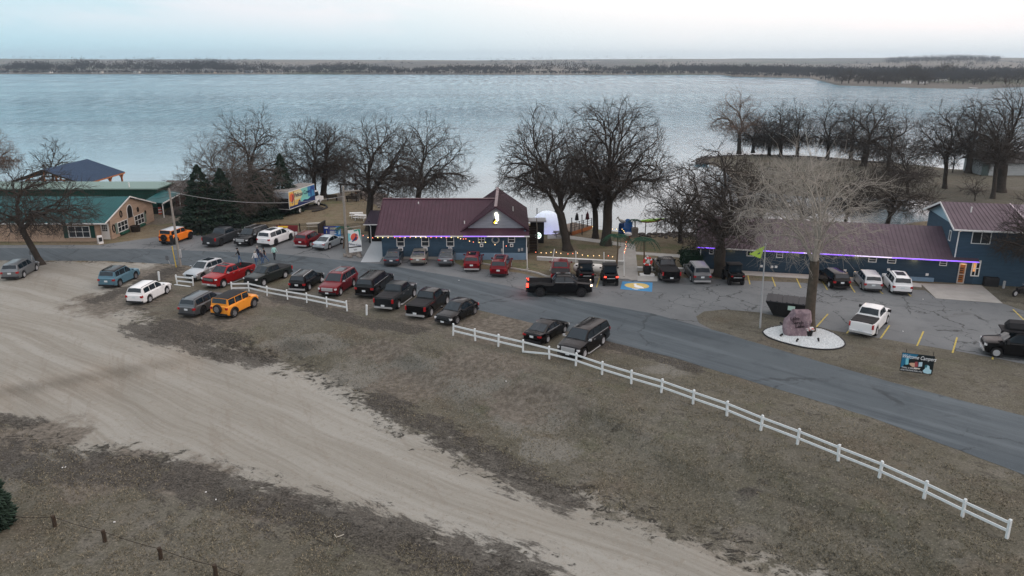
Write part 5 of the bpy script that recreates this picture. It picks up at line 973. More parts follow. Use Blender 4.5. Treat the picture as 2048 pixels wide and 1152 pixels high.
def pavilion():
    root = thing('pavilion', 'open timber pavilion with dark blue metal gable roof by the lake', 'pavilion', (-73.8, 125, 0))
    xl, xr_, xm, y0, y1, he, hr = -80.4, -67.9, -74.15, 118.5, 131.8, 3.2, 5.45
    rib_roof((xr_, y0, he), (xr_, y1, he), (xm, y1, hr), (xm, y0, hr), root, BLUER); rib_roof((xl, y0, he), (xl, y1, he), (xm, y1, hr), (xm, y0, hr), root, BLUER)
    f = MB(); f.beam((xr_ - .02, y0, he - .14), (xr_ - .02, y1, he - .14), .08, .22); wb(f, 'fascia_board', TIMBER, root); f = MB(); f.beam((xl, y0 - .02, he - .1), (xm, y0 - .02, hr - .1), .06, .2); f.beam((xm, y0 - .02, hr - .1), (xr_, y0 - .02, he - .1), .06, .2); wb(f, 'rake_board', DWOOD, root)
    for x in (xl + .5, xr_ - .5):
        for y in (y0 + .4, y0 + 4.7, y0 + 9, y1 - .4):
            q = MB(); q.beam((x, y, 0), (x, y, he - .15), .24, .24, up=(0, 1, 0)); q.beam((x, y, 2.1), (x, y + .8, he - .2), .12, .14); q.beam((x, y, 2.1), (x, y - .8, he - .2), .12, .14); wb(q, 'timber_post', TIMBER, root)
    for y in (y0 + .4, y0 + 4.7, y0 + 9, y1 - .4):
        q = MB(); q.beam((xl + .5, y, he - .1), (xr_ - .5, y, he - .1), .16, .22); q.beam((xm, y, he), (xm, y, hr - .15), .16, .16, up=(0, 1, 0)); q.beam((xl + 2.5, y, he), (xm - .8, y, hr - .45), .12, .12); q.beam((xr_ - 2.5, y, he), (xm + .8, y, hr - .45), .12, .12); wb(q, 'truss', TIMBER, root)
    q = MB(); q.b2((-80, 130.9, 0), (-70, 131.1, 1.1)); wb(q, 'low_wall', mat('stacked_stone', (.18, .15, .12), .9, var=.4, vscale=6), root)
    p = thing('equipment_crate', 'yellow tarped load on the dock beyond the green shed', 'crate', (-53.5, 131, 0)); q = MB(); q.tube([(-1.6, 0, .35), (-1.2, 0, .5), (1.2, 0, .5), (1.6, 0, .3)], [.35, .5, .5, .3], 8); q.build('tarp', mat('yellow_tarp', (.55, .33, .08), .7, var=.2), p); q = MB(); q.b2((-1.7, -.5, 0), (1.7, .5, .14)); q.build('pallet', DWOOD, p)
    p2 = thing('equipment_crate', 'dark machinery on the dock left of the yellow tarp', 'crate', (-57.8, 131, 0)); q = MB(); q.b2((-1.6, -.4, .1), (1.6, .4, .65)); q.b2((-1.2, -.3, .65), (-.2, .3, .95)); q.b2((.3, -.3, .65), (1.3, .3, .85)); q.build('machinery', TRIM, p2)
pavilion()
def white_shed():
    p = atY(1965, 352, 150); root = thing('lakeside_shed', 'grey-white lakeside shed with dark roof behind the right-hand trees', 'shed', (at(1966, 351).x, at(1966, 351).y, 0)); B = at(1966, 351); W_ = 16
    q = MB(); q.b2((B.x, B.y, 0), (B.x + W_, B.y + 7, 2.5)); wb(q, 'wall', siding('chalk_siding', (.34, .37, .38), .25), root)
    q = MB(); q.prism([(B.x - .5, B.y - .6, 2.45), (B.x + W_, B.y - .6, 2.45), (B.x + W_, B.y + 3.5, 4.3), (B.x - .5, B.y + 3.5, 4.3)], (0, 0, .1)); q.prism([(B.x - .5, B.y + 7.6, 2.45), (B.x + W_, B.y + 7.6, 2.45), (B.x + W_, B.y + 3.5, 4.3), (B.x - .5, B.y + 3.5, 4.3)], (0, 0, .1)); wb(q, 'roof', mat('charcoal_shingle', (.055, .052, .05), .9, var=.2), root)
    q = MB(); q.b2((B.x - .5, B.y - .05, 0), (B.x + 1.0, B.y - .02, 2.4)); wb(q, 'door', mat('dark_teal_door', (.06, .09, .09), .8), root)
white_shed()
# ================================================================ trees
BARK = mat('dark_oak_bark', (0.046, 0.039, 0.033), 0.95, var=.25, vscale=3); BARKG = mat('grey_bark', (0.21, 0.19, 0.16), 0.95, var=.2, vscale=3); TWIG = mat('dark_twigs', (0.052, 0.043, 0.037), 0.95); TWIGG = mat('pale_twigs', (0.33, 0.305, 0.27), .95); TWIGB = mat('brown_twigs', (0.16, 0.12, 0.098), .95); BARKT = mat('trunk_brown_bark', (.075, .062, .048), .95, var=.3, vscale=3)
def seg_mesh(name, segs, m, sides_fn):
    """tapered prisms for all segments, vectorised by number of sides"""
    Vs, Fs, off = [], [], 0
    A = np.array([s[0] for s in segs]); B = np.array([s[1] for s in segs]); r0 = np.array([s[2] for s in segs]); r1 = np.array([s[3] for s in segs]); ns = np.array([sides_fn(r) for r in r0])
    for n in np.unique(ns):
        k = ns == n; a, b, ra, rb = A[k], B[k], r0[k], r1[k]; d = b - a; L_ = np.linalg.norm(d, axis=1, keepdims=True); d = d / np.maximum(L_, 1e-6)
        ref = np.where(np.abs(d[:, 2:3]) < .9, np.array([[0, 0, 1.0]]), np.array([[1.0, 0, 0]])); u = np.cross(d, ref); u /= np.linalg.norm(u, axis=1, keepdims=True); v = np.cross(d, u)
        ang = np.arange(n) * 2 * np.pi / n; c, s_ = np.cos(ang)[None, :, None], np.sin(ang)[None, :, None]
        dirv = u[:, None, :] * c + v[:, None, :] * s_
        a2 = a - d * (ra[:, None] * .3)
        P = np.concatenate([a2[:, None, :] + dirv * ra[:, None, None], b[:, None, :] + dirv * rb[:, None, None]], 1); m_ = len(P); Vs.append(P.reshape(-1, 3))
        base = (off + np.arange(m_) * 2 * n)[:, None]; j = np.arange(n)[None, :]; j2 = (j + 1) % n
        Fs.append(np.stack([base + j, base + j2, base + j2 + n, base + j + n], -1).reshape(-1, 4)); off += m_ * 2 * n
    V_ = np.concatenate(Vs); F_ = np.concatenate(Fs); me = bpy.data.meshes.new(name); me.vertices.add(len(V_)); me.vertices.foreach_set('co', V_.ravel().astype('f4')); me.loops.add(F_.size); me.loops.foreach_set('vertex_index', F_.ravel().astype('i4')); me.polygons.add(len(F_)); me.polygons.foreach_set('loop_start', (np.arange(len(F_)) * 4).astype('i4')); me.update(calc_edges=True); me.materials.append(m); me.shade_smooth(); return me
def gen_tree(seed, C, Rv, base_h, trunk_r, tips=900, twigs=4, zmin=None, lean=(0, 0), tipr=0.015, twl=1.0, wav_=0.16, shell=0.42, up=0.0, main=5, expo=0.46, droop=0.0, tp=.25, dome=(1.42, .58)):
    """C crown centre, Rv crown radii, base_h height of the first fork; returns trunk segments, crown segments"""
    rs = np.random.RandomState(seed); C = np.array(C, float); Rv = np.array(Rv, float); zmin = base_h * .8 if zmin is None else zmin
    pts = rs.normal(size=(tips * 3, 3)); pts /= np.linalg.norm(pts, axis=1, keepdims=True); rad = rs.uniform(0, 1, (tips * 3, 1)) ** shell
    lump = 1 + .10 * np.sin(pts[:, :1] * 5 + seed) * np.sin(pts[:, 1:2] * 6 + seed * 2) + .06 * np.sin(pts[:, 2:3] * 9 + seed)
    RV = np.where(pts[:, 2:3] < 0, Rv * np.array([1, 1, dome[1]]), Rv * np.array([1, 1, dome[0]])) if dome else Rv
    C = C + np.array([0, 0, Rv[2] * (dome[1] - 1)]) if dome else C
    T = C + pts * rad * RV * lump; T = T[(T[:, 2] > zmin)][:tips]
    trunk, crown = [], []; fork = np.array([lean[0], lean[1], base_h]); 
    def radius(n): return tipr * 1.25 * n ** expo
    k0 = trunk_r / radius(len(T))
    def rr(n): f = min(1, (n / len(T))) ** tp; return radius(n) * (1 + (k0 - 1) * f)
    prev = np.zeros(3); nst = 5
    for i in range(1, nst + 1):
        t = i / nst; q = fork * t + rs.normal(size=3) * .06 * base_h * .25 * np.array([1, 1, 0]) * (1 - abs(2 * t - 1)); q[2] = base_h * t
        fl = 1.45 if i == 1 else 1.0; trunk.append((prev, q, trunk_r * (1 - .12 * (i - 1) / nst) * fl, trunk_r * (1 - .12 * i / nst))); prev = q
    stack = [(prev, np.array([0, 0, 1.0]), T, 0)]
    while stack:
        p, d, S, dep = stack.pop(); n = len(S)
        if n == 0: continue
        if dep == 0:
            # main limbs by azimuth sectors and height
            az = np.arctan2(S[:, 1] - p[1], S[:, 0] - p[0]); el = (S[:, 2] - p[2]) / (np.linalg.norm(S[:, :2] - p[:2], axis=1) + .1)
            top = el > np.quantile(el, .72); k = main - 1; a0 = rs.uniform(0, 6.28); sec = ((az - a0) % (2 * np.pi) // (2 * np.pi / k)).astype(int)
            groups = [S[top]] + [S[(~top) & (sec == i)] for i in range(k)]
            for i, G in enumerate(groups): 
                if len(G): stack.append((p - np.array([0, 0, rs.uniform(0, .18) * base_h * (i > 0)]), d, G, 1))
            continue
        c = S.mean(0); v = c - p; dist = np.linalg.norm(v); vh = v / max(dist, 1e-6)
        if n == 1 or dist < .25:
            q = S[0]; seg = q - p; L_ = np.linalg.norm(seg)
            if L_ < .05: continue
            mid = p + seg * .5 + rs.normal(size=3) * L_ * .07; r_a = rr(max(1, n)); crown.append((p, mid, r_a, tipr)); crown.append((mid, q, tipr, tipr * .8))
            dn = seg / L_; 
            for _ in range(twigs):
                t = rs.uniform(.2, 1.0); b0 = mid + (q - mid) * t; dd = dn + rs.normal(size=3) * .40 + np.array([0, 0, up + .15]); dd /= np.linalg.norm(dd); l_ = twl * 1.25 * rs.uniform(.4, 1.0); e = b0 + dd * l_ * .6; e2 = e + (dd + rs.normal(size=3) * .25) * l_ * .4
                crown.append((b0, e, tipr * .85, tipr * .65)); crown.append((e, e2, tipr * .65, tipr * .45))
            if n > 1:
                for s in S[1:]: stack.append((p, d, s[None, :], dep + 1))
            continue
        spread = np.sqrt(((S - c) ** 2).sum(1).mean()); nd = d * .50 + vh * .50 + rs.normal(size=3) * wav_ + np.array([0, 0, (up - droop) * .3]); nd /= np.linalg.norm(nd)
        step = dist * (.30 if spread / dist > .45 else .42); step = min(step, 1.9); q = p + nd * step; mid = p + nd * step * .5 + rs.normal(size=3) * step * wav_ * .35
        ra, rb = rr(n), rr(n * .93); crown.append((p, mid, ra, (ra + rb) / 2)); crown.append((mid, q, (ra + rb) / 2, rb))
        w = S - q; ax = rs.normal(size=3)
        if n > 3:
            cov = np.cov((S - c).T); ev, evec = np.linalg.eigh(cov); ax = evec[:, 2] + rs.normal(size=3) * .25
        pr = (S - c) @ ax; thr = np.quantile(pr, rs.uniform(.32, .68)) if n > 3 else np.median(pr); g = pr > thr
        if spread / max(np.linalg.norm(c - q), .1) < .33 and n > 4: stack.append((q, nd, S, dep + 1)); continue
        if g.all() or not g.any(): g = np.arange(n) < n // 2
        stack.append((q, nd, S[g], dep + 1)); stack.append((q, nd, S[~g], dep + 1))
    return trunk, crown
TREE_MESH = {}
def tree(name, label, cat, base, mesh_key, sc=(1, 1, 1), rz=0.0, group=None, gen=None, bark=BARK, twig=TWIG):
    if mesh_key not in TREE_MESH:
        t, c = gen(); TREE_MESH[mesh_key] = (seg_mesh('trunk', t, bark, lambda r: 10), seg_mesh('crown', c, twig, lambda r: 6 if r > .12 else (4 if r > .04 else 3)))
    tm, cm = TREE_MESH[mesh_key]; root = thing(name, label, cat, base, rz, group); root.scale = sc
    for nm, me in (('trunk', tm), ('crown', cm)): o = bpy.data.objects.new(nm, me); COL.objects.link(o); o.parent = root
    return root
def px_tree(name, label, cat, base, box, key, seed, fork=.28, tr=.38, group=None, bark=BARK, twig=TWIG, depth_r=None, ycrown=0.0, **k):
    """tree standing at pixel base; box=(left,right,top,bottom) of its crown in the photograph"""
    B = at(*base); Y = B.y; l, r, t, b = box; X0, X1 = atY(l, (t + b) / 2, Y).x, atY(r, (t + b) / 2, Y).x; Zt, Zb = atY(base[0], t, Y).z, atY(base[0], b, Y).z; Zb = max(Zb, 1.0)
    C = ((X0 + X1) / 2 - B.x, ycrown, (Zt + Zb) / 2); Rx, Rz = (X1 - X0) / 2 * 1.07, (Zt - Zb) / 2 * 1.02; Ry = depth_r or Rx * .85; H = Zt
    bh = fork * H; k.setdefault('zmin', max(Zb, 1.2)); k.setdefault('lean', (C[0] * .25, 0))
    return tree(name, label, cat, (B.x, B.y, -.05), key, group=group, gen=lambda: gen_tree(seed, C, (Rx, Ry, Rz), bh, tr, **k), bark=bark, twig=twig)
G1 = 'bare oaks along the lakeshore'
def trees():
    px_tree('oak_tree', 'leaning bare oak with white papers on its trunk by the left road edge', 'tree', (83, 529), (-45, 182, 318, 470), 't1', 11, fork=.36, tr=.36, tips=1100, twigs=4, lean=(-1.5, 0), wav_=.2)
    px_tree('oak_tree', 'wide low bare oak growing in front of the dark spruces', 'tree', (492, 443), (345, 560, 272, 432), 't2', 12, fork=.26, tr=.42, tips=2000, group=G1, wav_=.2, twig=mat('mid_brown_twigs', (.10, .085, .074), .95))
    px_tree('oak_tree', 'tall rounded bare oak rising behind the spruces', 'tree', (505, 412), (415, 590, 222, 400), 't3', 13, fork=.3, tr=.42, tips=2000, group=G1)
    px_tree('oak_tree', 'bare oak just behind the front of the box truck', 'tree', (630, 396), (560, 690, 230, 372), 't4', 14, fork=.28, tr=.36, tips=1600, group=G1)
    px_tree('oak_tree', 'bare oak with thick trunk at the shoreline right of the box truck', 'tree', (647, 394), (618, 722, 240, 362), 't5', 15, fork=.34, tr=.52, tips=1200, group=G1)
    px_tree('oak_tree', 'large bare oak behind the hanging pelican banner', 'tree', (738, 461), (665, 850, 228, 400), 't6', 16, fork=.30, tr=.48, tips=1800, group=G1, wav_=.17)
    px_tree('oak_tree', 'broad bare oak rising behind the left part of the restaurant roof', 'tree', (834, 410), (762, 945, 230, 396), 't7', 17, fork=.18, tr=.46, tips=1800, group=G1)
    px_tree('oak_tree', 'left bare oak of the trio between dome and walkway, leaning left', 'tree', (1136, 501), (995, 1180, 222, 400), 't8', 18, fork=.28, tr=.55, tips=1700, group=G1, lean=(-1.0, 0))
    px_tree('oak_tree', 'middle slimmer bare oak of the trio behind the walkway lawn', 'tree', (1191, 476), (1120, 1250, 262, 420), 't9', 19, fork=.27, tr=.40, tips=1100, group=G1)
    px_tree('oak_tree', 'tallest bare oak with huge round crown beside the walkway', 'tree', (1212, 490), (1105, 1345, 194, 400), 't10', 20, fork=.30, tr=.62, tips=2500, group=G1, twigs=4)
    px_tree('oak_tree', 'tangled low bare oak at the shore right of the kayak', 'tree', (1361, 486), (1290, 1425, 318, 462), 't11', 21, fork=.2, tr=.30, tips=750, depth_r=3.0, group=G1, wav_=.24)
    px_tree('oak_tree', 'large dark bare oak in front of the lodge left end', 'tree', (1439, 552), (1335, 1545, 282, 500), 't12', 22, fork=.22, tr=.62, tips=1150, group=G1, wav_=.26, twigs=4)
    px_tree('maple_tree', 'big pale grey bare tree behind the engraved boulder', 'tree', (1618, 662), (1488, 1762, 290, 535), 't13', 23, fork=.40, tr=.42, tips=640, twigs=4, depth_r=6.0, ycrown=1.5, bark=BARKG if False else BARKT, twig=TWIGG, tipr=.0125, twl=1.6, up=.45, wav_=.12, zmin=4.2, tp=.75, expo=.42, dome=(1.2, .8))
    G2 = 'bare trees on the grassy peninsula'
    px_tree('cottonwood_tree', 'tall ragged pale cottonwood at the left tip of the peninsula', 'tree', (1478, 306), (1420, 1532, 180, 275), 't14', 24, fork=.3, tr=.5, tips=700, twigs=3, twig=TWIGB, up=.3, group=G2, tipr=.02, twl=1.6)
    rows = [((1506, 304), (1478, 1535, 222, 292), 'short bare tree right of the tall cottonwood'), ((1538, 311), (1518, 1558, 235, 297), 'slender bare tree, fourth from the peninsula tip'),
            ((1561, 313), (1532, 1592, 203, 297), 'bare oak with round crown in the peninsula row left half'), ((1594, 314), (1570, 1620, 205, 295), 'bare oak whose trunk shows against bright water mid-left of the peninsula'),
            ((1655, 319), (1625, 1685, 203, 300), 'upright bare oak near the middle of the peninsula row'), ((1701, 320), (1672, 1730, 206, 305), 'narrow bare oak right of the upright middle one on the peninsula'),
            ((1728, 332), (1690, 1790, 198, 315), 'broad dark bare oak, widest crown of the peninsula row'), ((1775, 345), (1735, 1830, 212, 330), 'bushy bare oak at the right end of the peninsula row')]
    for i, (b, bx, lb) in enumerate(rows):
        bx = (bx[0] - 13, bx[1] + 13, bx[2], bx[3] + 4); px_tree('oak_tree', lb, 'tree', b, bx, 'p%d' % i, 40 + i, fork=.3, tr=.42 if i != 6 else .7, tips=900 if i != 6 else 1300, twigs=4, group=G2, tipr=.018, twl=1.1)
    px_tree('oak_tree', 'bare oak alone on the lawn behind the two storey house', 'tree', (1889, 377), (1828, 1945, 203, 325), 't20', 60, fork=.32, tr=.38, tips=1200, group=G2, tipr=.016)
    px_tree('oak_tree', 'thick-trunked bare oak at the water left of the lakeside shed', 'tree', (1936, 346), (1895, 1985, 190, 315), 't21', 61, fork=.30, tr=.62, tips=1000, group=G2, tipr=.017)
    px_tree('oak_tree', 'huge multi-stemmed bare tree before the lakeside shed', 'tree', (2000, 384), (1935, 2085, 172, 330), 't22', 62, fork=.26, tr=.85, tips=1700, group=G2, tipr=.016, up=.15)
    px_tree('oak_tree', 'bare tree with straight grey trunk just left of the multi-stemmed one', 'tree', (1985, 397), (1950, 2030, 215, 340), 't23', 63, fork=.4, tr=.35, tips=600, group=G2, tipr=.016)
    px_tree('young_tree', 'small leafless sapling behind the ridge of the two storey house', 'tree', (1950, 402), (1922, 1975, 345, 392), 't24', 64, fork=.22, tr=.09, tips=120, twigs=3, group=G2, tipr=.016)
    px_tree('young_tree', 'crooked small bare tree at the water beyond the lawn oak', 'tree', (1905, 345), (1898, 1922, 300, 335), 't25', 65, fork=.35, tr=.13, tips=90, twigs=3, group=G2, tipr=.018)
    px_tree('willow_tree', 'wide tangled bare tree leaning over the inlet behind the lodge roof', 'tree', (1775, 447), (1700, 1885, 330, 440), 't26', 66, fork=.15, tr=.30, tips=850, twigs=4, group=G2, tipr=.016, wav_=.25, zmin=1.5)
    px_tree('willow_tree', 'dense dark bare thicket tree behind the pale maple', 'tree', (1600, 455), (1530, 1690, 330, 440), 't27', 67, fork=.15, tr=.28, tips=420, twigs=4, group=G2, tipr=.016, wav_=.25, zmin=1.2)
    px_tree('willow_tree', 'dark bare thicket tree on the inlet shore right of the large dark oak', 'tree', (1520, 452), (1462, 1585, 322, 440), 't40', 80, fork=.15, tr=.25, tips=550, twigs=4, group=G2, tipr=.017, wav_=.25, zmin=1.2)
    px_tree('willow_tree', 'bare thicket tree between pale maple and leaning inlet tree', 'tree', (1690, 450), (1640, 1765, 318, 440), 't41', 81, fork=.15, tr=.25, tips=650, twigs=4, group=G2, tipr=.017, wav_=.25, zmin=1.2)
    px_tree('willow_tree', 'dark bushy bare tree on the peninsula bank left of the lawn oak', 'tree', (1815, 388), (1752, 1872, 275, 372), 't42', 82, fork=.2, tr=.3, tips=750, twigs=4, group=G2, tipr=.018, wav_=.22)
    px_tree('oak_tree', 'dark bare oak behind the large dark oak, by the bright water', 'tree', (1455, 470), (1385, 1520, 300, 440), 't43', 83, fork=.22, tr=.34, tips=560, twigs=4, group=G1, tipr=.017, wav_=.24)
    px_tree('bare_tree', 'sparse tall bare tree behind the timber pavilion', 'tree', (108, 376), (62, 152, 275, 350), 't30', 68, fork=.35, tr=.2, tips=170, twigs=4, tipr=.022, up=.2)
    px_tree('bare_tree', 'purplish bare tree cut off by the left edge', 'tree', (-14, 372), (-70, 34, 262, 345), 't31', 69, fork=.35, tr=.3, tips=900, twigs=4, twig=TWIGB, tipr=.018)
    px_tree('bare_tree', 'thin dark bare tree beside the brown hut', 'tree', (334, 415), (318, 352, 368, 405), 't32', 70, fork=.3, tr=.12, tips=90, twigs=3, tipr=.018)
    px_tree('bare_tree', 'bare tree reaching over the house roof from the right edge', 'tree', (2100, 590), (1995, 2160, 385, 520), 't33', 71, fork=.3, tr=.35, tips=800, twigs=3, wav_=.2)
    # reflections aside, the far right point across the water
    G3 = 'bare trees on the far right point'
    rs = random.Random(5)
    spots = [(1683, 169), (1697, 168.5), (1716, 169.5), (1738, 169.5), (1752, 170), (1766, 170.5), (1774, 170), (1790, 170.5), (1797, 169), (1815, 168), (1836, 171.5), (1849, 172), (1868, 167), (1884, 165), (1905, 169), (1925, 170), (1948, 172), (1962, 170), (1985, 171), (2010, 170), (2035, 168), (1727, 166), (1780, 164), (1825, 162), (1895, 160), (1940, 163), (1975, 164), (2025, 162)]
    oth = 'left-tip second third fourth fifth sixth seventh eighth ninth tenth eleventh twelfth thirteenth fourteenth fifteenth sixteenth seventeenth eighteenth nineteenth twentieth twenty-first'.split(); order = sorted(spots); rowN = sorted([q for q in spots if q[1] >= 168]); rowF = sorted([q for q in spots if q[1] < 168])
    for i, (x, y) in enumerate(spots):
        far = y < 168; h = rs.uniform(10, 15) * (1.35 if (x in (1815, 1884, 1895, 1825)) else 1); key = 'f%d' % (i % 4)
        tree('bare_tree', ('tiny hazy bare tree at the far right point water, %s from its left tip' % oth[rowN.index((x, y))] if not far else 'tiny hazy bare tree set back on the far right point, %s from its left' % oth[rowF.index((x, y))].replace('left-tip', 'first')), 'tree', (at(x, y).x, at(x, y).y, 0.1), key, (h / 12 * rs.uniform(1, 1.35),) * 2 + (h / 12,), rs.uniform(0, 6.28), G3,
             gen=lambda i=i: gen_tree(90 + i, (0, 0, 7.2), (5.4 - .5 * (i % 3), 5.4, 4.8), 2.8, .35, tips=170, twigs=3, tipr=.05, twl=1.6), bark=TWIGB if False else BARK, twig=TWIG)
trees()

def far_woods():
    """the wooded shore across the lake: hundreds of bare crowns joined as one mass"""
    rs = random.Random(3)
    for band, (n, x0, x1, r0, r1, h0, h1) in enumerate([(1700, -150, 1460, 2, 170, 9, 24), (420, 1380, 1680, 3, 200, 8, 17), (620, 1660, 2200, 70, 420, 8, 15), (900, -150, 1660, 1, 12, 2.5, 6), (520, -150, 2200, 500, 1900, 9, 17), (520, 1765, 1990, 1500, 2600, 12, 20), (420, -150, 2200, 2600, 4800, 12, 24)]):
        V_, F_ = [], []
        for _ in range(n):
            x = rs.uniform(x0, x1)
            if band == 0:
                dens = .5 + .5 * math.sin(x * .017 + 1) * math.sin(x * .0043) + (.35 if x < 470 else 0) - (.25 if 900 < x < 1080 else 0)
                if rs.random() > dens + .15: continue
            if band in (4, 6) and math.sin(x * .021 + band) + math.sin(x * .0071) < .1: continue
            r = rs.uniform(r0, r1); p = far_pt(x, r); h = rs.uniform(h0, h1) * (1.0 if band else (1.1 + .12 * math.sin(x * .05) if 150 < x < 470 else .72 + .30 * math.sin(x * .021) * math.sin(x * .0087 + 1))); w = h * rs.uniform(.4, .8); sp = rs.random() < .05
            for q in range(38 if band < 3 else (9 if band == 3 else 18)):
                a = rs.uniform(0, 6.28); e = math.asin(rs.uniform(-.35, 1)); rr = rs.uniform(.2, 1); cx, cy, cz = p.x + w * rr * math.cos(a) * math.cos(e), p.y + w * rr * math.sin(a) * math.cos(e), p.z + h * .52 + h * .46 * rr * math.sin(e)
                dx, dz = rs.uniform(-1, 1) * 1.1, rs.uniform(.8, 2.2); o = len(V_); t = rs.uniform(.35, .8); V_ += [(cx, cy, cz), (cx + dx, cy, cz + dz), (cx + dx + t, cy, cz + dz - .5), (cx + t, cy, cz - .3)]; F_.append((o, o + 1, o + 2, o + 3))
            o = len(V_); V_ += [(p.x - .16, p.y, p.z), (p.x + .16, p.y, p.z), (p.x + .1, p.y, p.z + h * .6), (p.x - .1, p.y, p.z + h * .6)]; F_.append((o, o + 1, o + 2, o + 3))
        m = MB(); m.v, m.f, m.m = V_, F_, [0] * len(F_); o = m.build('far_woods', mat('far_haze_twigs', (0.055, 0.055, 0.060), .95, var=.3, vscale=.02), fixn=False)  # twig colour tinted bluish grey to add distance haze
        lab = ['long wooded far shore of bare trees across the lake', 'bare wood on the middle point across the lake', 'bare wood behind the far right point', 'low bank of shoreline brush across the lake', 'scattered tree groves in fields beyond the lake', 'wood along the hilltop on the right horizon', 'hazy tree lines on the horizon'][band]
        tag(o, lab, 'woods', None, 'stuff')
far_woods()
def far_houses():
    rs = random.Random(8); cols = [(.6, .6, .58), (.42, .36, .3), (.3, .34, .38), (.5, .46, .4)]
    data = [(10, 16, 'tiny pale house at the far left end of the opposite shore'), (96, 30, 'tiny light house among trees near the left of the far shore'), (196, 20, 'tiny house below the tall woods left on the far shore'), (272, 12, 'tiny teal-roofed cottage on the far shore'), (352, 14, 'tiny white house on the far shore left of centre'), (425, 12, 'tiny pale boathouse on the far shore'), (498, 40, 'tiny white gabled house where the far woods thin out'),
            (560, 14, 'tiny low house on the open far bank'), (900, 60, 'tiny farm building in the field above the far shore'), (1160, 14, 'tiny long white house right of centre on the far shore'), (1185, 16, 'tiny white house next to the long one on the far shore'), (1215, 12, 'tiny pale cottage by dark firs on the far shore'), (1262, 14, 'tiny house furthest right on the open far shore')]
    for x, r, lb in data:
        p = far_pt(x, r); w, d, h = rs.uniform(9, 16), 8, rs.uniform(2.8, 4.5); t = thing('far_house', lb, 'house', p, rs.uniform(-.3, .3), 'houses on the far shore'); m = MB(); m.b2((-w / 2, -d / 2, 0), (w / 2, d / 2, h)); m.build('wall', mat('far_wall_%d' % (x % 4), cols[x % 4], .8), t)
        m = MB(); m.prism([(-w / 2 - .4, -d / 2 - .5, h), (-w / 2 - .4, d / 2 + .5, h), (-w / 2 - .4, 0, h + 2.4)], (w + .8, 0, 0)); m.build('roof', SHING, t)
        for k in range(3): m = MB(); m.b2((-w / 2 + w * (k + .7) / 4, -d / 2 - .05, 1), (-w / 2 + w * (k + .7) / 4 + 1.4, -d / 2 - .01, 2.2)); m.build('window', DGLASS, t)
    for x, y, lb in [(1812, 168.5, 'white camper trailer with awning on the far right point'), (1845, 168.5, 'small white trailer under trees on the far right point'), (1872, 165, 'pale long camper among trees on the far right point'), (1887, 165, 'second pale camper, right of the long one on the far point')]:
        p = at(x, y); t = thing('camper_trailer', lb, 'camper', p, 0, 'campers on the far right point'); m = MB(); m.b2((-4, -1.2, .6), (4, 1.2, 3.2)); m.build('body', WTRIM, t)
        for k in (-2, 0.6): m = MB(); m.b2((k, -1.24, 1.7), (k + 1.4, -1.2, 2.5)); m.build('window', DGLASS, t)
        for k in (-.6, .6): wheel(t, (k, -1.1, .4), .4, .25, -1, RIM_W)
    for x, y, lb in [(1950, 176.5, 'small white dock at the far right point shore')]:
        t = thing('dock', lb, 'dock', at(x, y)); m = MB(); m.b2((-4, -8, .3), (-2.5, 2, .5)); m.build('deck', WTRIM, t)
        m = MB(); [m.cyl((-3.9, k, -1), (-3.9, k, .3), .08, 6) for k in (-7.5, -4, 0)]; m.build('post', GREYPL, t)
far_houses()

def spruce(label, base, top_y, wpx, seed, group='dark spruces behind the iron fence', n=2600):
    B = at(*base); H = atY(base[0], top_y, B.y).z - B.z; Rm = wpx / 2 / FPX * depth(B); rs = random.Random(seed); root = thing('spruce_tree', label, 'tree', tuple(B), 0, group)
    t = MB(); t.tube([(0, 0, 0), (0, 0, H * .95)], [.22, .03], 7); t.build('trunk', BARKT, root)
    m = MB()
    for _ in range(n):
        f = rs.random() ** 1.35; z = .25 + f * (H - .3); tier = .82 + .18 * math.cos(z * 7.5); rr = Rm * (1 - f) ** .82 * tier * (1 + .1 * math.sin(seed + z)); a = rs.uniform(0, 6.28); q = rr * rs.uniform(.55, 1.04) + .05
        c = Vector((q * math.cos(a), q * math.sin(a), z - .18 * q)); o = Vector((math.cos(a), math.sin(a), rs.uniform(-.45, .1))); s_ = Vector((-math.sin(a), math.cos(a), rs.uniform(-.2, .2)))
        l = rs.uniform(.35, .75) * (.5 + .5 * (1 - f)); w = l * rs.uniform(.3, .5)
        m.add([c - o * l * .4 - s_ * w * .3, c - o * l * .4 + s_ * w * .3, c + s_ * w * .5, c + o * l * .6, c - s_ * w * .5], [(0, 1, 2, 3, 4)])
        u = Vector((0, 0, -1)); m.add([c - o * l * .3, c + o * l * .5, c + o * l * .2 + u * w * .7], [(0, 1, 2)])
    m.build('foliage', mat('spruce_needles', (0.024, 0.044, 0.030), .9, var=.75, vscale=5), root, fixn=False); return root
spruce('broad dark spruce at the left of the spruce group', (408, 458), 328, 120, 1, n=7000)
spruce('dark spruce between the broad left one and the wide oak trunk', (452, 456), 335, 112, 2, n=6500)
spruce('dark spruce directly left of the box truck', (520, 436), 345, 110, 3, n=6000)
spruce('tall dark spruce behind the box truck', (569, 425), 306, 84, 4, n=5500)
spruce('green spruce cut off by the left edge beside the rope fence', (-12, 1052), 905, 82, 5, group='single spruce', n=3800).children[1].data.materials.clear()
bpy.data.objects['spruce_tree.004'].children[1].data.materials.append(mat('green_needles', (.05, .13, .08), .9, var=.6, vscale=3)) if len(bpy.data.objects['spruce_tree.004'].children) > 1 else None
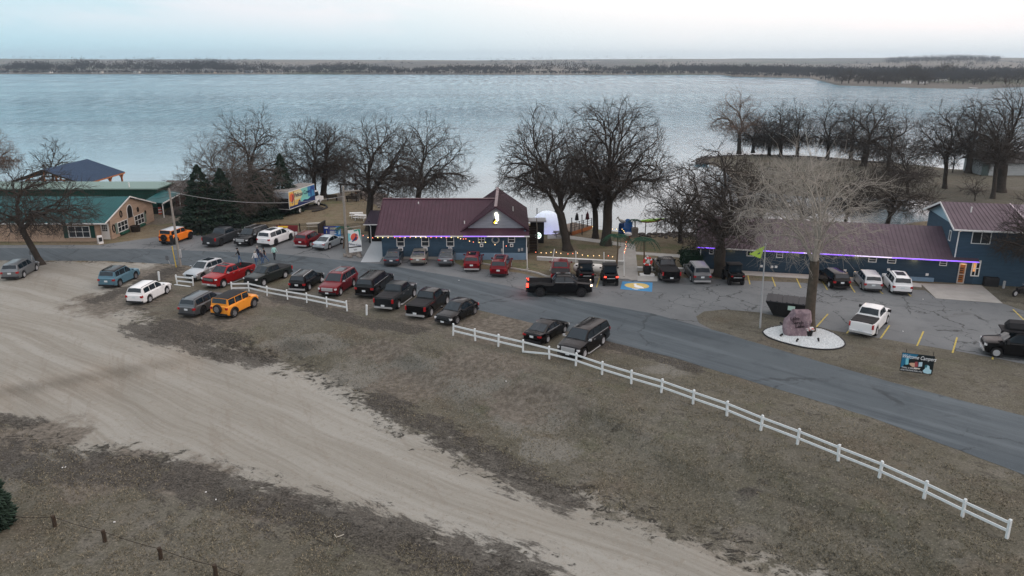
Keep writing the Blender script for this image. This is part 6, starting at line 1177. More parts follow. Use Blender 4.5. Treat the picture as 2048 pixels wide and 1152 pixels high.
# ================================================================ fences
WPAINT = mat('white_fence_paint', (0.66, 0.70, 0.71), 0.6, var=.08, vscale=4); IRON = mat('black_iron', (0.012, 0.012, 0.013), 0.5); GPOLE = mat('weathered_pole', (.26, .24, .215), .9, var=.2, vscale=4); STONE = mat('field_stone', (.22, .20, .18), .9, var=.35, vscale=2, bump=.4)
def rail_fence(label, posts, H=1.02, low=None, hs=None):
    P = [at(*p) for p in posts]; root = thing('rail_fence', label, 'fence', P[0], group='white two-rail fences')
    for i, p in enumerate(P):
        q = MB(); h = (hs or {}).get(i, H); q.box((p.x, p.y, h / 2), (.125, .125, h), rz=.3, rx=.05 * math.sin(i * 2.3 + p.x), ry=.05 * math.sin(i * 3.7 + p.y)); q.lathe([(.095, h), (.085, h + .03), (.01, h + .07)], (p.x, p.y, 0), n=4); wb(q, 'post', WPAINT, root)
    for i in range(len(P) - 1):
        a, b = P[i], P[i + 1]
        for z in (H - .16, H - .60):
            z0 = z1 = z
            if low == i and z < .6: z0 = .06
            q = MB(); q.beam((a.x, a.y, z0), (b.x, b.y, z1), .045, .14); wb(q, 'rail', WPAINT, root)
    return root
rail_fence('long white two-rail fence running down the grass to the lower right corner', [(907, 671), (950, 681.5), (997, 693), (1046, 704.5), (1098, 718), (1152, 731.5), (1204, 749.5), (1262, 767.5), (1323, 785.5), (1386, 808.5), (1453, 832), (1522, 861), (1595, 889), (1675, 922), (1759, 956), (1848, 997), (1924, 1034.5), (2013, 1077)], low=3)
rail_fence('white two-rail fence in front of the row of parked trucks and suvs', [(464, 583), (498, 582.5), (535, 591.5), (575, 599), (614, 605.5), (654, 614), (694, 622)], H=.95)
f3 = rail_fence('short broken white fence piece before the silver suv', [(354, 568), (387, 571.5)], H=.95)
q = MB(); q.beam(at(349, 570) + Vector((0, 0, .05)), at(381, 574) + Vector((0, 0, .05)), .16, .05); wb(q, 'fallen_rail', WPAINT, f3)
for p, lb in (((319, 561), 'lone white fence post standing behind the white suv'), ((734, 630), 'lone white fence post in the grass beside the charcoal pickup')):
    t = thing('fence_post', lb, 'post', at(*p)); q = MB(); q.box((0, 0, .47), (.15, .15, .94), ry=.05); q.lathe([(.10, .94), (.01, 1.0)], n=4); q.build('post', WPAINT, t)
def rope_fence():
    P = [at(-20, 1040), at(110, 1053), at(210, 1083), at(322, 1118), at(432, 1153), at(560, 1196)]; root = thing('rope_fence', 'rope slung between short dark wooden posts at the lower left', 'fence', P[1])
    for p in P: q = MB(); q.tube([p, p + Vector((0.01, 0, .45)), p + Vector((-.02, 0, .66))], [.105, .10, .105], 9); wb(q, 'post', mat('dark_log_post', (.05, .036, .026), .9, var=.3, vscale=8), root)
    for a, b in zip(P, P[1:]):
        q = MB(); q.tube([a.lerp(b, t) + Vector((0, 0, .60 - .9 * t * (1 - t) * (1.0 if a is P[0] else .35))) for t in np.linspace(0, 1, 9)], .016, 5); wb(q, 'rope', DWOOD, root)
rope_fence()
def iron_fence(label, a, b, gaps=()):
    A, B = at(*a), at(*b); root = thing('iron_fence', label, 'fence', A, group='black iron fence around the lawn'); L_ = (B - A).length; d = (B - A) / L_; H = 1.5
    n = max(1, round(L_ / 2.4))
    for i in range(n + 1): q = MB(); p = A + d * (L_ * i / n); q.box((p.x, p.y, H / 2 + .05), (.09, .09, H + .1)); wb(q, 'post', IRON, root)
    for z in (.15, H - .18, H): q = MB(); q.beam(A + Vector((0, 0, z)), B + Vector((0, 0, z)), .04, .04); wb(q, 'rail', IRON, root)
    q = MB(); k = int(L_ / .14)
    for i in range(k): p = A + d * (L_ * (i + .5) / k); q.box((p.x, p.y, H / 2 + .02), (.02, .02, H - .06))
    tag(wb(q, 'pickets', IRON, root), kind='stuff')
iron_fence('black iron fence behind the graphite pickup and white suv', (404, 473), (640, 470)); iron_fence('black iron fence panel running back beside the spruces', (370, 467), (404, 473)); iron_fence('black iron fence between the blue banners and the banner pole', (645, 474), (738, 468))
g_ = thing('iron_gate', 'black framed gate panel left of the blue banners', 'gate', at(640, 479)); q = MB(); A, B = at(638, 479), at(652, 470)
for p in (A, B): q.beam(p, p + Vector((0, 0, 2.0)), .1, .1, up=(0, 1, 0))
q.beam(A + Vector((0, 0, 1.95)), B + Vector((0, 0, 1.95)), .1, .1); wb(q, 'frame', IRON, g_); q = MB(); q.beam(A + Vector((0, 0, 1.0)), B + Vector((0, 0, 1.0)), .03, 1.7); wb(q, 'mesh_panel', mat('dark_brown_mesh', (.05, .04, .035), .8), g_)
# ---------------------------------------------------------------- kerbs and low walls
def path_beam(pts, w, h, name, m, z=0): 
    mb = MB(); P = [at(*p) for p in pts]
    for a, b in zip(P, P[1:]): d = (b - a).normalized() * .02; mb.beam(a - d + Vector((0, 0, z + h / 2)), b + d + Vector((0, 0, z + h / 2)), w, h)
    return tag(mb.build(name, m), kind='structure')
path_beam([(917, 507), (921, 518), (945, 525), (1000, 534), (1053, 542), (1075, 547), (1094, 554)], .18, .14, 'kerb', CONC2)
path_beam([(1094, 554), (1228, 557)], .18, .13, 'kerb', CONC2)
path_beam([(404, 476), (640, 473)], .25, .16, 'kerb', CONC)
for pts, lb in (([(1074, 520), (1231, 528.5)], 'low white concrete wall between restaurant corner and walkway palm'), ([(1234, 528.8), (1247, 529.3)], 'short white concrete wall block right beside the walkway'), ([(1274, 541), (1286, 541.5)], 'stub of white wall left of the life ring figure'), ([(1302, 541.5), (1322, 543)], 'short white wall between the life ring figure and black pickup'), ([(1354, 543), (1386, 545)], 'white low wall behind the grey suv')):
    A, B = at(*pts[0]), at(*pts[1]); t = thing('low_wall', lb, 'wall', A, group='low white walls by the lawn'); q = MB(); q.beam(A + Vector((0, 0, .19)), B + Vector((0, 0, .19)), .3, .38); wb(q, 'block', CONC2, t)
    q = MB(); q.beam(A + Vector((0, 0, .40)), B + Vector((0, 0, .40)), .38, .05); wb(q, 'cap', WTRIM, t)
# ---------------------------------------------------------------- poles, wires, lights
def pole(label, base, top, r=.15, name='utility_pole'):
    B = at(*base); T = atY(top[0], top[1], B.y); t = thing(name, label, 'pole', B, group='wooden utility poles'); q = MB(); q.tube([B, B.lerp(T, .5), T], [r, r * .85, r * .7], 10); wb(q, 'shaft', GPOLE, t); return t, B, T
p1, B1, T1 = pole('weathered utility pole with yellow guy guard by the orange off-roader', (361, 533), (338, 377))
q = MB(); q.tube([B1 + Vector((-.35, -.3, 0)), B1 + Vector((-.5, -.3, 2.4))], .05, 6); wb(q, 'guy_guard', mat('yellow_plastic', (.6, .42, .05), .5), p1); q = MB(); q.box(B1 + Vector((.2, -.1, 1.5)), (.2, .2, .9)); wb(q, 'meter_box', GREYPL, p1); q = MB(); q.box(B1 + Vector((-.5, -.2, 3.1)), (.28, .25, 1.0)); wb(q, 'junction_box', TRIM, p1)
p2, B2, T2 = pole('tall weathered utility pole standing behind the hanging pelican banner', (694, 505), (686, 372), .17)
q = MB(); q.beam(T2 + Vector((-.1, -.15, -.6)), T2 + Vector((2.0, -.15, -.5)), .12, .12); q.cyl(T2 + Vector((0, -.2, -1.9)), T2 + Vector((0, -.2, -1.2)), .14, 8); wb(q, 'crossarm', GPOLE, p2)
for x in (.6, 1.2, 1.8): q = MB(); q.cyl(T2 + Vector((x, -.15, -.48)), T2 + Vector((x, -.15, -.3)), .06, 6); wb(q, 'insulator', GREYPL, p2)
def wire(label, a, b, sag, r=.02, m=None, nm='overhead_wire'):
    q = MB(); a, b = Vector(a), Vector(b); q.tube([a.lerp(b, t) - Vector((0, 0, 4 * sag * t * (1 - t))) for t in np.linspace(0, 1, 14)], r, 4); o = q.build(nm, m or TRIM); tag(o, label, 'wire', 'overhead wires')
wire('black overhead wire from left edge to the left utility pole', (-85, 86, 6.2), T1 + Vector((0, 0, -.3)), .8); wire('pale overhead wire between the two utility poles', T1 + Vector((0, 0, -.35)), T2 + Vector((0, 0, -1.2)), 1.0, .022, GREYPL); wire('black overhead wire from pole across the beige gable', T1 + Vector((0, 0, -.8)), (-51.3, 101.5, 4.0), .25)
def sign_stake(label, b, t): B = at(*b); T = atY(*t, B.y); s = thing('marker_sign', label, 'sign', B, group='small road marker signs'); q = MB(); q.tube([B, T], .03, 5); wb(q, 'stake', GREYPL, s); q = MB(); q.box(T + Vector((0, -.03, -.12)), (.34, .03, .5)); wb(q, 'plate', mat('dull_grey_sign', (.12, .13, .14), .7), s)
sign_stake('small dark marker sign beside the left utility pole', (340, 528), (334, 514)); sign_stake('small dark marker sign at the road edge by the leaning oak', (64, 521), (61, 503))
# string lights
def string(label, pts, Y, mats, r=.045, wirer=.010):
    P = [atY(x, y, Y) if not isinstance(Y, list) else Vector(Y[i]) for i, (x, y) in enumerate(pts)]; root = thing('string_lights', label, 'string lights', P[0], group='coloured string lights'); q = MB(); q.tube(P, wirer, 4); wb(q, 'wire', TRIM, root)
    for i, p in enumerate(P): q = MB(); q.lathe([(r * .5, -r), (r, -r * .4), (r, r * .4), (r * .5, r)], (p.x, p.y, p.z - .08), n=8); wb(q, 'bulb', mats[i % len(mats)], root)
Z3 = lambda L_, ox=640, oy=360, s=4.114: [(ox + x / s, oy + y / s) for x, y in L_]
string('coloured bulbs strung along the restaurant eave and dropping to the right', Z3([(355, 452), (395, 467), (433, 470), (475, 468), (515, 468), (560, 468), (615, 467), (657, 467), (700, 467), (743, 467), (788, 466), (828, 467), (872, 467), (913, 467), (957, 467), (997, 467), (1038, 467), (1080, 467), (1135, 468), (1157, 478), (1180, 480), (1200, 478), (1230, 497), (1262, 505), (1310, 508), (1362, 507), (1440, 527), (1533, 538)]), 82.7, [REDB, WARMB, REDB, YELB, YELB, WARMB, REDB])
ZL = lambda L_: [(1040 + x / 4.43, 380 + y / 4.43) for x, y in L_]
string('coloured bulbs strung low over the lawn between white rods', ZL([(140, 545), (187, 550), (232, 552), (275, 546), (322, 545), (362, 555), (425, 560), (468, 557), (508, 552), (553, 570), (602, 577), (652, 577), (703, 575), (745, 560), (783, 577), (820, 585)]), 84.6, [REDB, WARMB, WARMB, YELB, WARMB, WARMB, REDB])
a3 = [(940, 455), (938, 475), (941, 492), (936, 510), (930, 525), (927, 540), (924, 552)]
string('orange bulbs hanging down a rod beside the walkway', ZL(a3), 86.0, [REDB, WARMB]); string('white bulbs strung around the pelican post and blue chair', ZL([(645, 320), (690, 322), (760, 330), (820, 340), (855, 341), (905, 342), (918, 355), (925, 368), (932, 382)]), 94.5, [YELB, WARMB])
for i, (b, t, lb) in enumerate([((1101, 541), (1109, 498), 'leaning white rod behind the red pickup'), ((1151.7, 538), (1151.7, 502), 'white rod between the propane tank and lawn'), ((1208, 538), (1208, 504), 'white rod at the right end of the propane tank'), ((1248.5, 554), (1247.5, 503), 'white rod at the walkway edge carrying orange bulbs'), ((923.5, 516), (928.5, 472), 'leaning white rod before the third restaurant window'), ((962.5, 518), (962, 480), 'white rod before the fourth restaurant window'), ((1006.5, 524), (1006.5, 482), 'white rod below the grey life ring'), ((1054.5, 538), (1054, 495), 'white rod at the restaurant corner')]):
    B = at(*b); T = atY(*t, B.y); s = thing('light_rod', lb, 'pole', B, group='white rods carrying the string lights'); q = MB(); q.tube([B, T], .045, 6); wb(q, 'rod', WTRIM, s); q = MB(); q.lathe([(.16, 0), (.12, .12), (.06, .14)], (B.x, B.y, 0), n=8); wb(q, 'base', CONC, s)
# flagpole
B = at(1520, 656); T = atY(1531, 491, B.y); fl = thing('flagpole', 'grey flagpole with drooping lime green flag on the grass island', 'flagpole', B); q = MB(); q.tube([B, T], [.085, .05], 8); wb(q, 'shaft', GREYPL, fl); q = MB(); q.lathe([(.02, 0), (.09, .06), (.09, .12), (.02, .17)], tuple(T), n=8); wb(q, 'finial', GREYPL, fl)
fY = B.y - .15; c = [atY(1529.5, 492, fY), atY(1521, 517, fY), atY(1497, 507.5, fY)]; m = MB(); n_ = 7; o = {}
for i in range(n_ + 1):
    for j in range(n_ + 1 - i):
        u, v = i / n_, j / n_; p = c[0] + (c[1] - c[0]) * u + (c[2] - c[0]) * v; p = p + Vector((0, .16 * math.sin(6 * v + 3 * u) * v, 0)); o[i, j] = len(m.v); m.v.append(tuple(p))
for i in range(n_):
    for j in range(n_ - i):
        m.f.append((o[i, j], o[i + 1, j], o[i, j + 1])); m.m.append(0)
        if j < n_ - i - 1: m.f.append((o[i + 1, j], o[i + 1, j + 1], o[i, j + 1])); m.m.append(0)
wb(m, 'flag', mat('lime_flag', (.42, .62, .10), .8), fl, smooth=True)
e_ = (c[0] + c[1] + c[2]) / 3; q = MB(); q.prism([e_ + Vector(v) for v in ((-.14, -.22, -.06), (.0, -.22, .04), (.12, -.22, .13), (.09, -.22, -.02), (.0, -.22, -.08))], (0, -.02, 0)); wb(q, 'emblem', mat('flag_navy', (.03, .04, .12), .8), fl)

# ---------------------------------------------------------------- signs
def banner():
    Y = 85.0; root = thing('hanging_banner', 'tall white banner with pelican on a red sun, hung from a timber post', 'banner', at(694.7, 512)); P = lambda x, y, dy=0: Vector((atY(x, y, Y).x, Y - dy, atY(x, y, Y).z))
    q = MB(); b = at(694.7, 512); q.tube([b, P(692.5, 455)], [.15, .12], 8); wb(q, 'timber_post', GPOLE, root)
    q = MB(); q.beam(P(692, 456.5), P(721, 452), .1, .1); q.beam(P(719.5, 452.5), P(722, 465), .04, .04); wb(q, 'top_bar', GPOLE, root)
    c = [P(695.4, 461), P(720.4, 458), P(724.2, 502), P(698.8, 505.5)]; ux = (c[1] - c[0]) ; uz = (c[3] - c[0]); M = lambda u, v, k=0.0: c[0] + ux * u + uz * v + Vector((0, -.012 * k, 0))
    bd = MB(); bd.prism(c, (0, .05, 0)); panel = wb(bd, 'panel', mat('banner_white', (.72, .75, .76), .6), root)
    def pol(pts, m, nm, k=1): q = MB(); q.prism([M(u, v, k) for u, v in pts], (0, -.006, 0)); wb(q, nm, m, root)
    CY = mat('banner_cyan', (.20, .55, .62), .6); pol([(.0, .12), (.22, .16), (.12, .3), (.26, .42), (.0, .5)], CY, 'print_water'); pol([(.78, .0), (.98, .0), (.98, .55), (.9, .3), (.85, .12)], mat('banner_green', (.05, .3, .22), .6), 'print_palm'); pol([(.45, .02), (.8, .0), (.75, .07), (.5, .08)], mat('banner_green', (.05, .3, .22), .6), 'print_palm')
    pol([(.5 + .30 * math.cos(a), .33 + .175 * math.sin(a)) for a in np.linspace(0, 6.28, 25)[:-1]], mat('banner_red', (.72, .12, .08), .6), 'print_sun', 2)
    NV = mat('banner_navy', (.02, .04, .13), .6)
    pol([(.60, .20), (.66, .19), (.72, .27), (.70, .30), (.65, .24), (.64, .30), (.70, .36), (.68, .43), (.55, .47), (.45, .50), (.30, .54), (.26, .52), (.38, .44), (.52, .36), (.60, .30), (.59, .24)], NV, 'print_pelican', 3); pol([(.67, .22), (.77, .30), (.76, .33), (.68, .26)], WTRIM, 'print_bill', 3)
    pol([(.0, .745), (1, .745), (1, .79), (.0, .79)], BLACKP, 'print_stripe', 2); pol([(.3 + .4 * 0, .9)] and [(.35, .86), (.66, .86), (.6, .93), (.4, .93)], mat('print_grey', (.4, .42, .44), .6), 'print_logo', 1)
    o = text('lettering', 'Pelican Cove', .30, NV, root, (0, 0, 0), (math.pi / 2, 0, 0), sx=.92); ctr = M(.5, .66, 4); o.location = ctr - root.location; o.rotation_euler = (math.pi / 2, -math.atan2(-(c[1] - c[0]).z, (c[1] - c[0]).x) * 1.0, 0)
    o = text('lettering', 'FOOD  DRINKS  FUN', .11, WTRIM, root, (0, 0, 0), (math.pi / 2, 0, 0)); o.location = M(.5, .768, 4) - root.location; o.rotation_euler = (math.pi / 2, 0.0, 0)
    bpy.data.objects.remove(o)
    rs = random.Random(2)
    rb = thing('stone_border', 'border of grey field stones at the foot of the hanging banner', 'stones', at(703, 513))
    for i in range(26):
        x = 688 + 32 * rs.random(); y = 506 + 9 * rs.random(); p = at(x, y); r_ = rs.uniform(.14, .34); q = MB(); q.lathe([(r_ * .7, -.05), (r_, r_ * .3), (r_ * .8, r_ * .75), (r_ * .3, r_ * .95)], (p.x, p.y, 0), n=6); wb(q, 'stone', STONE, rb)
banner()
def welcome():
    a, b = at(1798.5, 744), at(1863.5, 752.5); d = b - a; ux = d.normalized(); rz = math.atan2(ux.y, ux.x); root = thing('campers_sign', 'black Welcome Campers banner sign standing on the roadside grass', 'sign', a, rz)
    w, h0, h1 = d.length, .12, 1.55; tl = math.radians(8); q = MB(); q.b2((0, 0, h0), (w, .03, h1)); q.build('panel', mat('banner_black', (.012, .018, .02), .5), root)
    for x in (.25, w - .12): q = MB(); q.cyl((x, .05, 0), (x, .05, h1 + .3), .02, 6); q.build('stake', IRON, root)
    def pol(pts, m, nm, k=1): q = MB(); q.prism([(u * w, -.004 * k, h1 - v * (h1 - h0)) for u, v in pts], (0, -.004, 0)); q.build(nm, m, root)
    pol([(.01, .02), (.5, .02), (.42, .2), (.22, .35), (.2, .62), (.12, .62), (.06, .8), (.01, .8)], mat('print_deep_blue', (.02, .16, .28), .5), 'print_night_sky'); pol([(.13, .3), (.22, .26), (.24, .6), (.15, .64)], mat('print_sky_cyan', (.2, .55, .65), .5), 'print_glow', 2)
    pol([(.25, .55), (.3, .5), (.45, .48), (.5, .66), (.38, .72), (.3, .64)], mat('print_peach', (.62, .40, .28), .5), 'print_campfire', 2); pol([(.42, .42), (.5, .40), (.54, .66), (.44, .7)], mat('print_maroon', (.35, .08, .09), .5), 'print_figures', 3); pol([(.42, .72), (.62, .74), (.6, .8), (.42, .8)], mat('print_sand', (.65, .58, .50), .5), 'print_table', 3)
    pol([(.54, .42), (.65, .38), (.66, .62), (.55, .66)], mat('print_tent', (.45, .62, .72), .5), 'print_tent', 3)
    pol([(.74, .55), (.8, .5), (.88, .56), (.9, .72), (.96, .76), (.96, .94), (.86, .98), (.74, .95), (.70, .85), (.76, .7)], mat('print_ice', (.42, .66, .75), .5), 'print_barrel', 3); pol([(.74, .52), (.82, .5), (.8, .66), (.74, .66)], mat('print_teal', (.04, .18, .22), .5), 'print_shade', 4)
    W_ = mat('print_white', (.82, .84, .86), .5)
    text('lettering', 'Welcome Campers', .40, W_, root, (w * .52, -.03, h1 - .26), (math.pi / 2, 0, 0), sx=.70, shear=.3); text('lettering', 'CHILL & RELAX', .16, W_, root, (w * .28, -.03, h0 + .30), (math.pi / 2, 0, 0), sx=.9); text('lettering', 'AND WAITING FOR YOU', .14, W_, root, (w * .36, -.03, h0 + .12), (math.pi / 2, 0, 0), sx=.9)
welcome()
def blue_banners():
    Y = 95.0; A = atY(647, 472, Y)
    def P(x, y, k=0): p = atY(x, y, Y); return Vector((p.x, Y - .08 - .01 * k, p.z))
    def pol(root, pts, m, nm, k=1): q = MB(); q.prism([P(x, y, k) for x, y in pts], (0, -.008, 0)); wb(q, nm, m, root)
    NB = mat('banner_royal', (.015, .045, .26), .5); LB_ = mat('banner_bright_blue', (.05, .22, .55), .5); W_ = mat('print_white', (.82, .84, .86), .5); YL = mat('print_pale_yellow', (.62, .60, .30), .5)
    r = thing('fence_banner', 'dark blue upright banner tied to the iron fence', 'banner', P(653, 472)); pol(r, [(647, 452.5), (657.5, 452), (657.5, 471.5), (648.5, 471.5)], NB, 'panel'); pol(r, [(649.5, 454), (656, 454), (656, 456.8), (649.5, 456.8)], W_, 'print_title', 2); pol(r, [(653, 460.5), (654, 460.5), (654.6, 466.5), (652.8, 466.5)], YL, 'print_bottle', 2)
    r = thing('fence_banner', 'wide blue banner with white lines, right of the dark blue one', 'banner', P(670, 472)); pol(r, [(658, 452.3), (682, 452.0), (682, 473.5), (658, 471.5)], LB_, 'panel'); pol(r, [(658, 452.3), (672, 452.1), (668, 471.9), (658, 471.5)], NB, 'print_field', 2); pol(r, [(660, 455), (681, 454.6), (681, 458.6), (660, 458.6)], YL, 'print_title', 3)
    text('lettering', 'NOW HIRING', .26, NB, r, P(670.3, 456.9, 5) - r.location, (math.pi / 2, 0, 0), sx=.9)
    for y, x1 in ((461.5, 672.5), (464, 671), (466.3, 673), (468.6, 669)): pol(r, [(660, y), (x1, y), (x1, y + 1.3), (660, y + 1.3)], W_, 'print_line', 4)
    pol(r, [(677, 461), (680, 460), (680.5, 468), (677, 469)], mat('print_ice', (.42, .66, .75), .5), 'print_bottle', 3)
    r = thing('fence_banner', 'red and white banner with yellow top strip on the iron fence', 'banner', P(580, 472)); pol(r, [(553, 450), (596, 450), (596, 471), (583, 471), (575, 463), (553, 462)], mat('banner_dark_red', (.16, .02, .025), .5), 'panel'); pol(r, [(556, 451.5), (577, 451.8), (575, 455), (556, 455)], mat('print_yellow', (.75, .5, .05), .5), 'print_strip', 2); pol(r, [(562, 458), (574, 456), (587, 462), (583, 466), (570, 464)], W_, 'print_panel', 2); pol(r, [(590, 463), (595, 463), (595, 470), (590, 470)], W_, 'print_notice', 3)
blue_banners()
def mural():
    c = [at(1244.5, 563), at(1305, 565.5), at(1304, 584), at(1240.5, 578.5)]; root = thing('ground_mural', 'blue painted mural with yellow oval and white pelican on the asphalt', 'mural', c[0])
    M = lambda u, v, z: (lambda p: (p.x, p.y, z))(c[0].lerp(c[1], u).lerp(c[3].lerp(c[2], u), v))
    def pol(pts, m, nm, z): q = MB(); q.add([M(u, v, z) for u, v in pts], [tuple(range(len(pts)))]); wb(q, nm, m, root)
    pol([(0, 0), (1, 0), (1, 1), (0, 1)], mat('mural_blue', (.06, .24, .46), .7, var=.15, vscale=2), 'field', .022); pol([(.5 + .40 * math.cos(a), .45 + .33 * math.sin(a)) for a in np.linspace(0, 6.283, 33)[:-1]], mat('mural_yellow', (.62, .47, .17), .7, var=.12, vscale=2), 'oval', .026)
    pol([(.38, .28), (.44, .20), (.50, .26), (.47, .38), (.55, .42), (.66, .52), (.72, .62), (.74, .72), (.58, .70), (.46, .66), (.41, .54), (.43, .40), (.40, .34)], W_ if False else mat('print_white', (.82, .84, .86), .5), 'pelican', .030); pol([(.36, .80), (.6, .80), (.6, .84), (.36, .84)], mat('print_white', (.82, .84, .86), .5), 'stripe', .030); pol([(.42, .88), (.55, .88), (.55, .91), (.42, .91)], mat('print_white', (.82, .84, .86), .5), 'stripe', .030)
mural()
# ---------------------------------------------------------------- boulder bed, dumpster
def boulder_bed():
    pts = []; C = at(1607, 680)
    ring = [(1527, 662), (1545, 655), (1580, 651), (1640, 658), (1668, 668), (1685, 680), (1690, 690), (1680, 697), (1655, 700), (1615, 697), (1570, 687), (1540, 677), (1528, 669)]
    P = [at(*p) for p in ring]; root = thing('gravel_bed', 'oval bed of white gravel with black edging around the boulder', 'garden bed', C)
    dense = []; n = len(P)
    for i in range(n):
        p0, p1, p2, p3 = P[i - 1], P[i], P[(i + 1) % n], P[(i + 2) % n]
        for k in range(4): t = k / 4; dense.append(0.5 * ((2 * p1) + (p2 - p0) * t + (2 * p0 - 5 * p1 + 4 * p2 - p3) * t * t + (3 * p1 - p0 - 3 * p2 + p3) * t ** 3))
    q = MB(); q.add([(p.x, p.y, .05) for p in dense], [tuple(range(len(dense)))]); g = NT('white_gravel', .9, .2); nz = g.noise(7, 5, .7); g.L(g.mix(g.rng(nz, .36, .5), (.16, .17, .18), (.62, .65, .66)), g.b.inputs['Base Color']); g.bump(nz, .6, .05); wb(q, 'gravel', g.m, root, fixn=False)
    q = MB(); q.tube([(p.x, p.y, .05) for p in dense] + [(dense[0].x, dense[0].y, .05)], .06, 5); wb(q, 'edging', TRIM, root)
    poly = np.array([(p.x, p.y) for p in dense]); rs = random.Random(4); q = MB(); lo, hi = poly.min(0), poly.max(0); cand = np.random.RandomState(3).uniform(lo, hi, (5200, 2)); cand = cand[sdist(cand, poly) > .08]
    for x, y in cand: r_ = rs.uniform(.03, .075); a = rs.uniform(0, 6); q.add([(x + r_ * math.cos(a + k * 1.57), y + r_ * math.sin(a + k * 1.57), .05) for k in range(4)] + [(x, y, .05 + r_)], [(0, 1, 4), (1, 2, 4), (2, 3, 4), (3, 0, 4)])
    o = wb(q, 'pebbles', mat('white_pebbles', (.60, .63, .64), .85, var=.25, vscale=9), root, fixn=False); o['kind'] = 'stuff'
    # boulder: closed outline with thickness, bulged and roughened
    Yb = at(1600, 670).y; S_ = [(1567, 668), (1566, 655), (1570, 643), (1581, 635), (1588, 625), (1590, 622), (1605, 622.5), (1621, 622), (1624, 632), (1625, 642), (1621, 649), (1620, 655), (1618, 668), (1610, 671), (1590, 671), (1577, 671)]
    F_ = [atY(x, y, Yb) for x, y in S_]; cx = sum(p.x for p in F_) / len(F_); cz = sum(p.z for p in F_) / len(F_)
    bm = bmesh.new(); layers = []
    for k, (sc_, dy) in enumerate([(.55, -.34), (.86, -.27), (1.0, -.05), (1.0, .35), (.85, .75), (.5, .9)]):
        layers.append([bm.verts.new((cx + (p.x - cx) * sc_, Yb + dy + (0.12 * (p.z - cz)), max(-.05, cz + (p.z - cz) * sc_ if p.z > .3 else p.z * sc_))) for p in F_])
    for A_, B_ in zip(layers, layers[1:]):
        for i in range(len(F_)): bm.faces.new((A_[i], A_[(i + 1) % len(F_)], B_[(i + 1) % len(F_)], B_[i]))
    bm.faces.new(list(reversed(layers[0]))); bm.faces.new(layers[-1]); bmesh.ops.triangulate(bm, faces=bm.faces); bmesh.ops.subdivide_edges(bm, edges=bm.edges, cuts=2, use_grid_fill=True)
    for v in bm.verts: v.co += Vector((1, 1, 1)) * .0 + v.co.normalized() * 0 + Vector((mnoise.noise(v.co * 1.7), mnoise.noise(v.co * 1.7 + Vector((9, 0, 0))), mnoise.noise(v.co * 1.7 + Vector((0, 9, 0))))) * .07
    bmesh.ops.recalc_face_normals(bm, faces=bm.faces); me = bpy.data.meshes.new('rock'); bm.to_mesh(me); bm.free(); g = NT('pink_quartzite', .8, .3); n1 = g.noise(1.3, 7, .65); n2 = g.noise(6, 5, .7)
    c1 = g.mix(g.rng(n1, .38, .62), (.145, .105, .125), (.27, .20, .22)); g.L(g.mix(g.rng(n2, .55, .72), c1, (.36, .31, .32)), g.b.inputs['Base Color']); g.bump(g.math('ADD', n1, g.math('MULTIPLY', n2, .4)), .9, .12); me.materials.append(g.m)
    rk = thing('boulder', 'large pink engraved boulder standing on the white gravel bed', 'boulder', (cx, Yb, 0)); o = bpy.data.objects.new('rock', me); COL.objects.link(o); o.parent = rk; o.location = -rk.location
    EN = mat('engraved_dark', (.035, .025, .03), .9)
    for s_, (x, y) in (('Lake', (1590, 637.5)), ('Sarah', (1596, 645.5)), ('Lake', (1600, 653))): p = atY(x, y, Yb - .38); text('lettering', s_, .42, EN, rk, p - rk.location, (math.pi / 2 - .1, 0, 0), ext=.03)
    p = at(1618, 672.5); t = thing('flower_pot', 'black pot with white and red flowers beside the boulder', 'pot', p); q = MB(); q.lathe([(.20, 0), (.27, .45), (.29, .5), (.22, .5)], n=12); q.build('pot', BLACKP, t); q = MB(); rs = random.Random(1)
    for _ in range(40): a = rs.uniform(0, 6.28); r_ = rs.uniform(0, .34); q.box((r_ * math.cos(a), r_ * math.sin(a), .55 + rs.uniform(0, .22)), (.12, .12, .04), rz=a, mi=0 if rs.random() < .7 else 1)
    q.build('flowers', [mat('white_petals', (.75, .74, .74), .8), mat('red_petals', (.55, .06, .06), .8)], t)
    for i, (x, y) in enumerate([(1562, 675), (1594, 685.5), (1637, 684.5), (1563, 652)]):
        t = thing('spotlight', ['small black spotlight on the white gravel, left of the boulder front', 'small black spotlight at the front middle of the gravel bed', 'small black spotlight right of the flower pot', 'small black spotlight at the rear left of the boulder'][i], 'lamp', at(x, y) + Vector((0, 0, .05)), .6 * i, 'black garden spotlights'); q = MB(); q.cyl((0, 0, 0), (0, 0, .12), .03, 6); q.build('stake', BLACKP, t); q = MB(); q.tube([(-.12, 0, .12), (.14, .05, .22)], [.06, .10], 8); q.build('head', BLACKP, t)
boulder_bed()
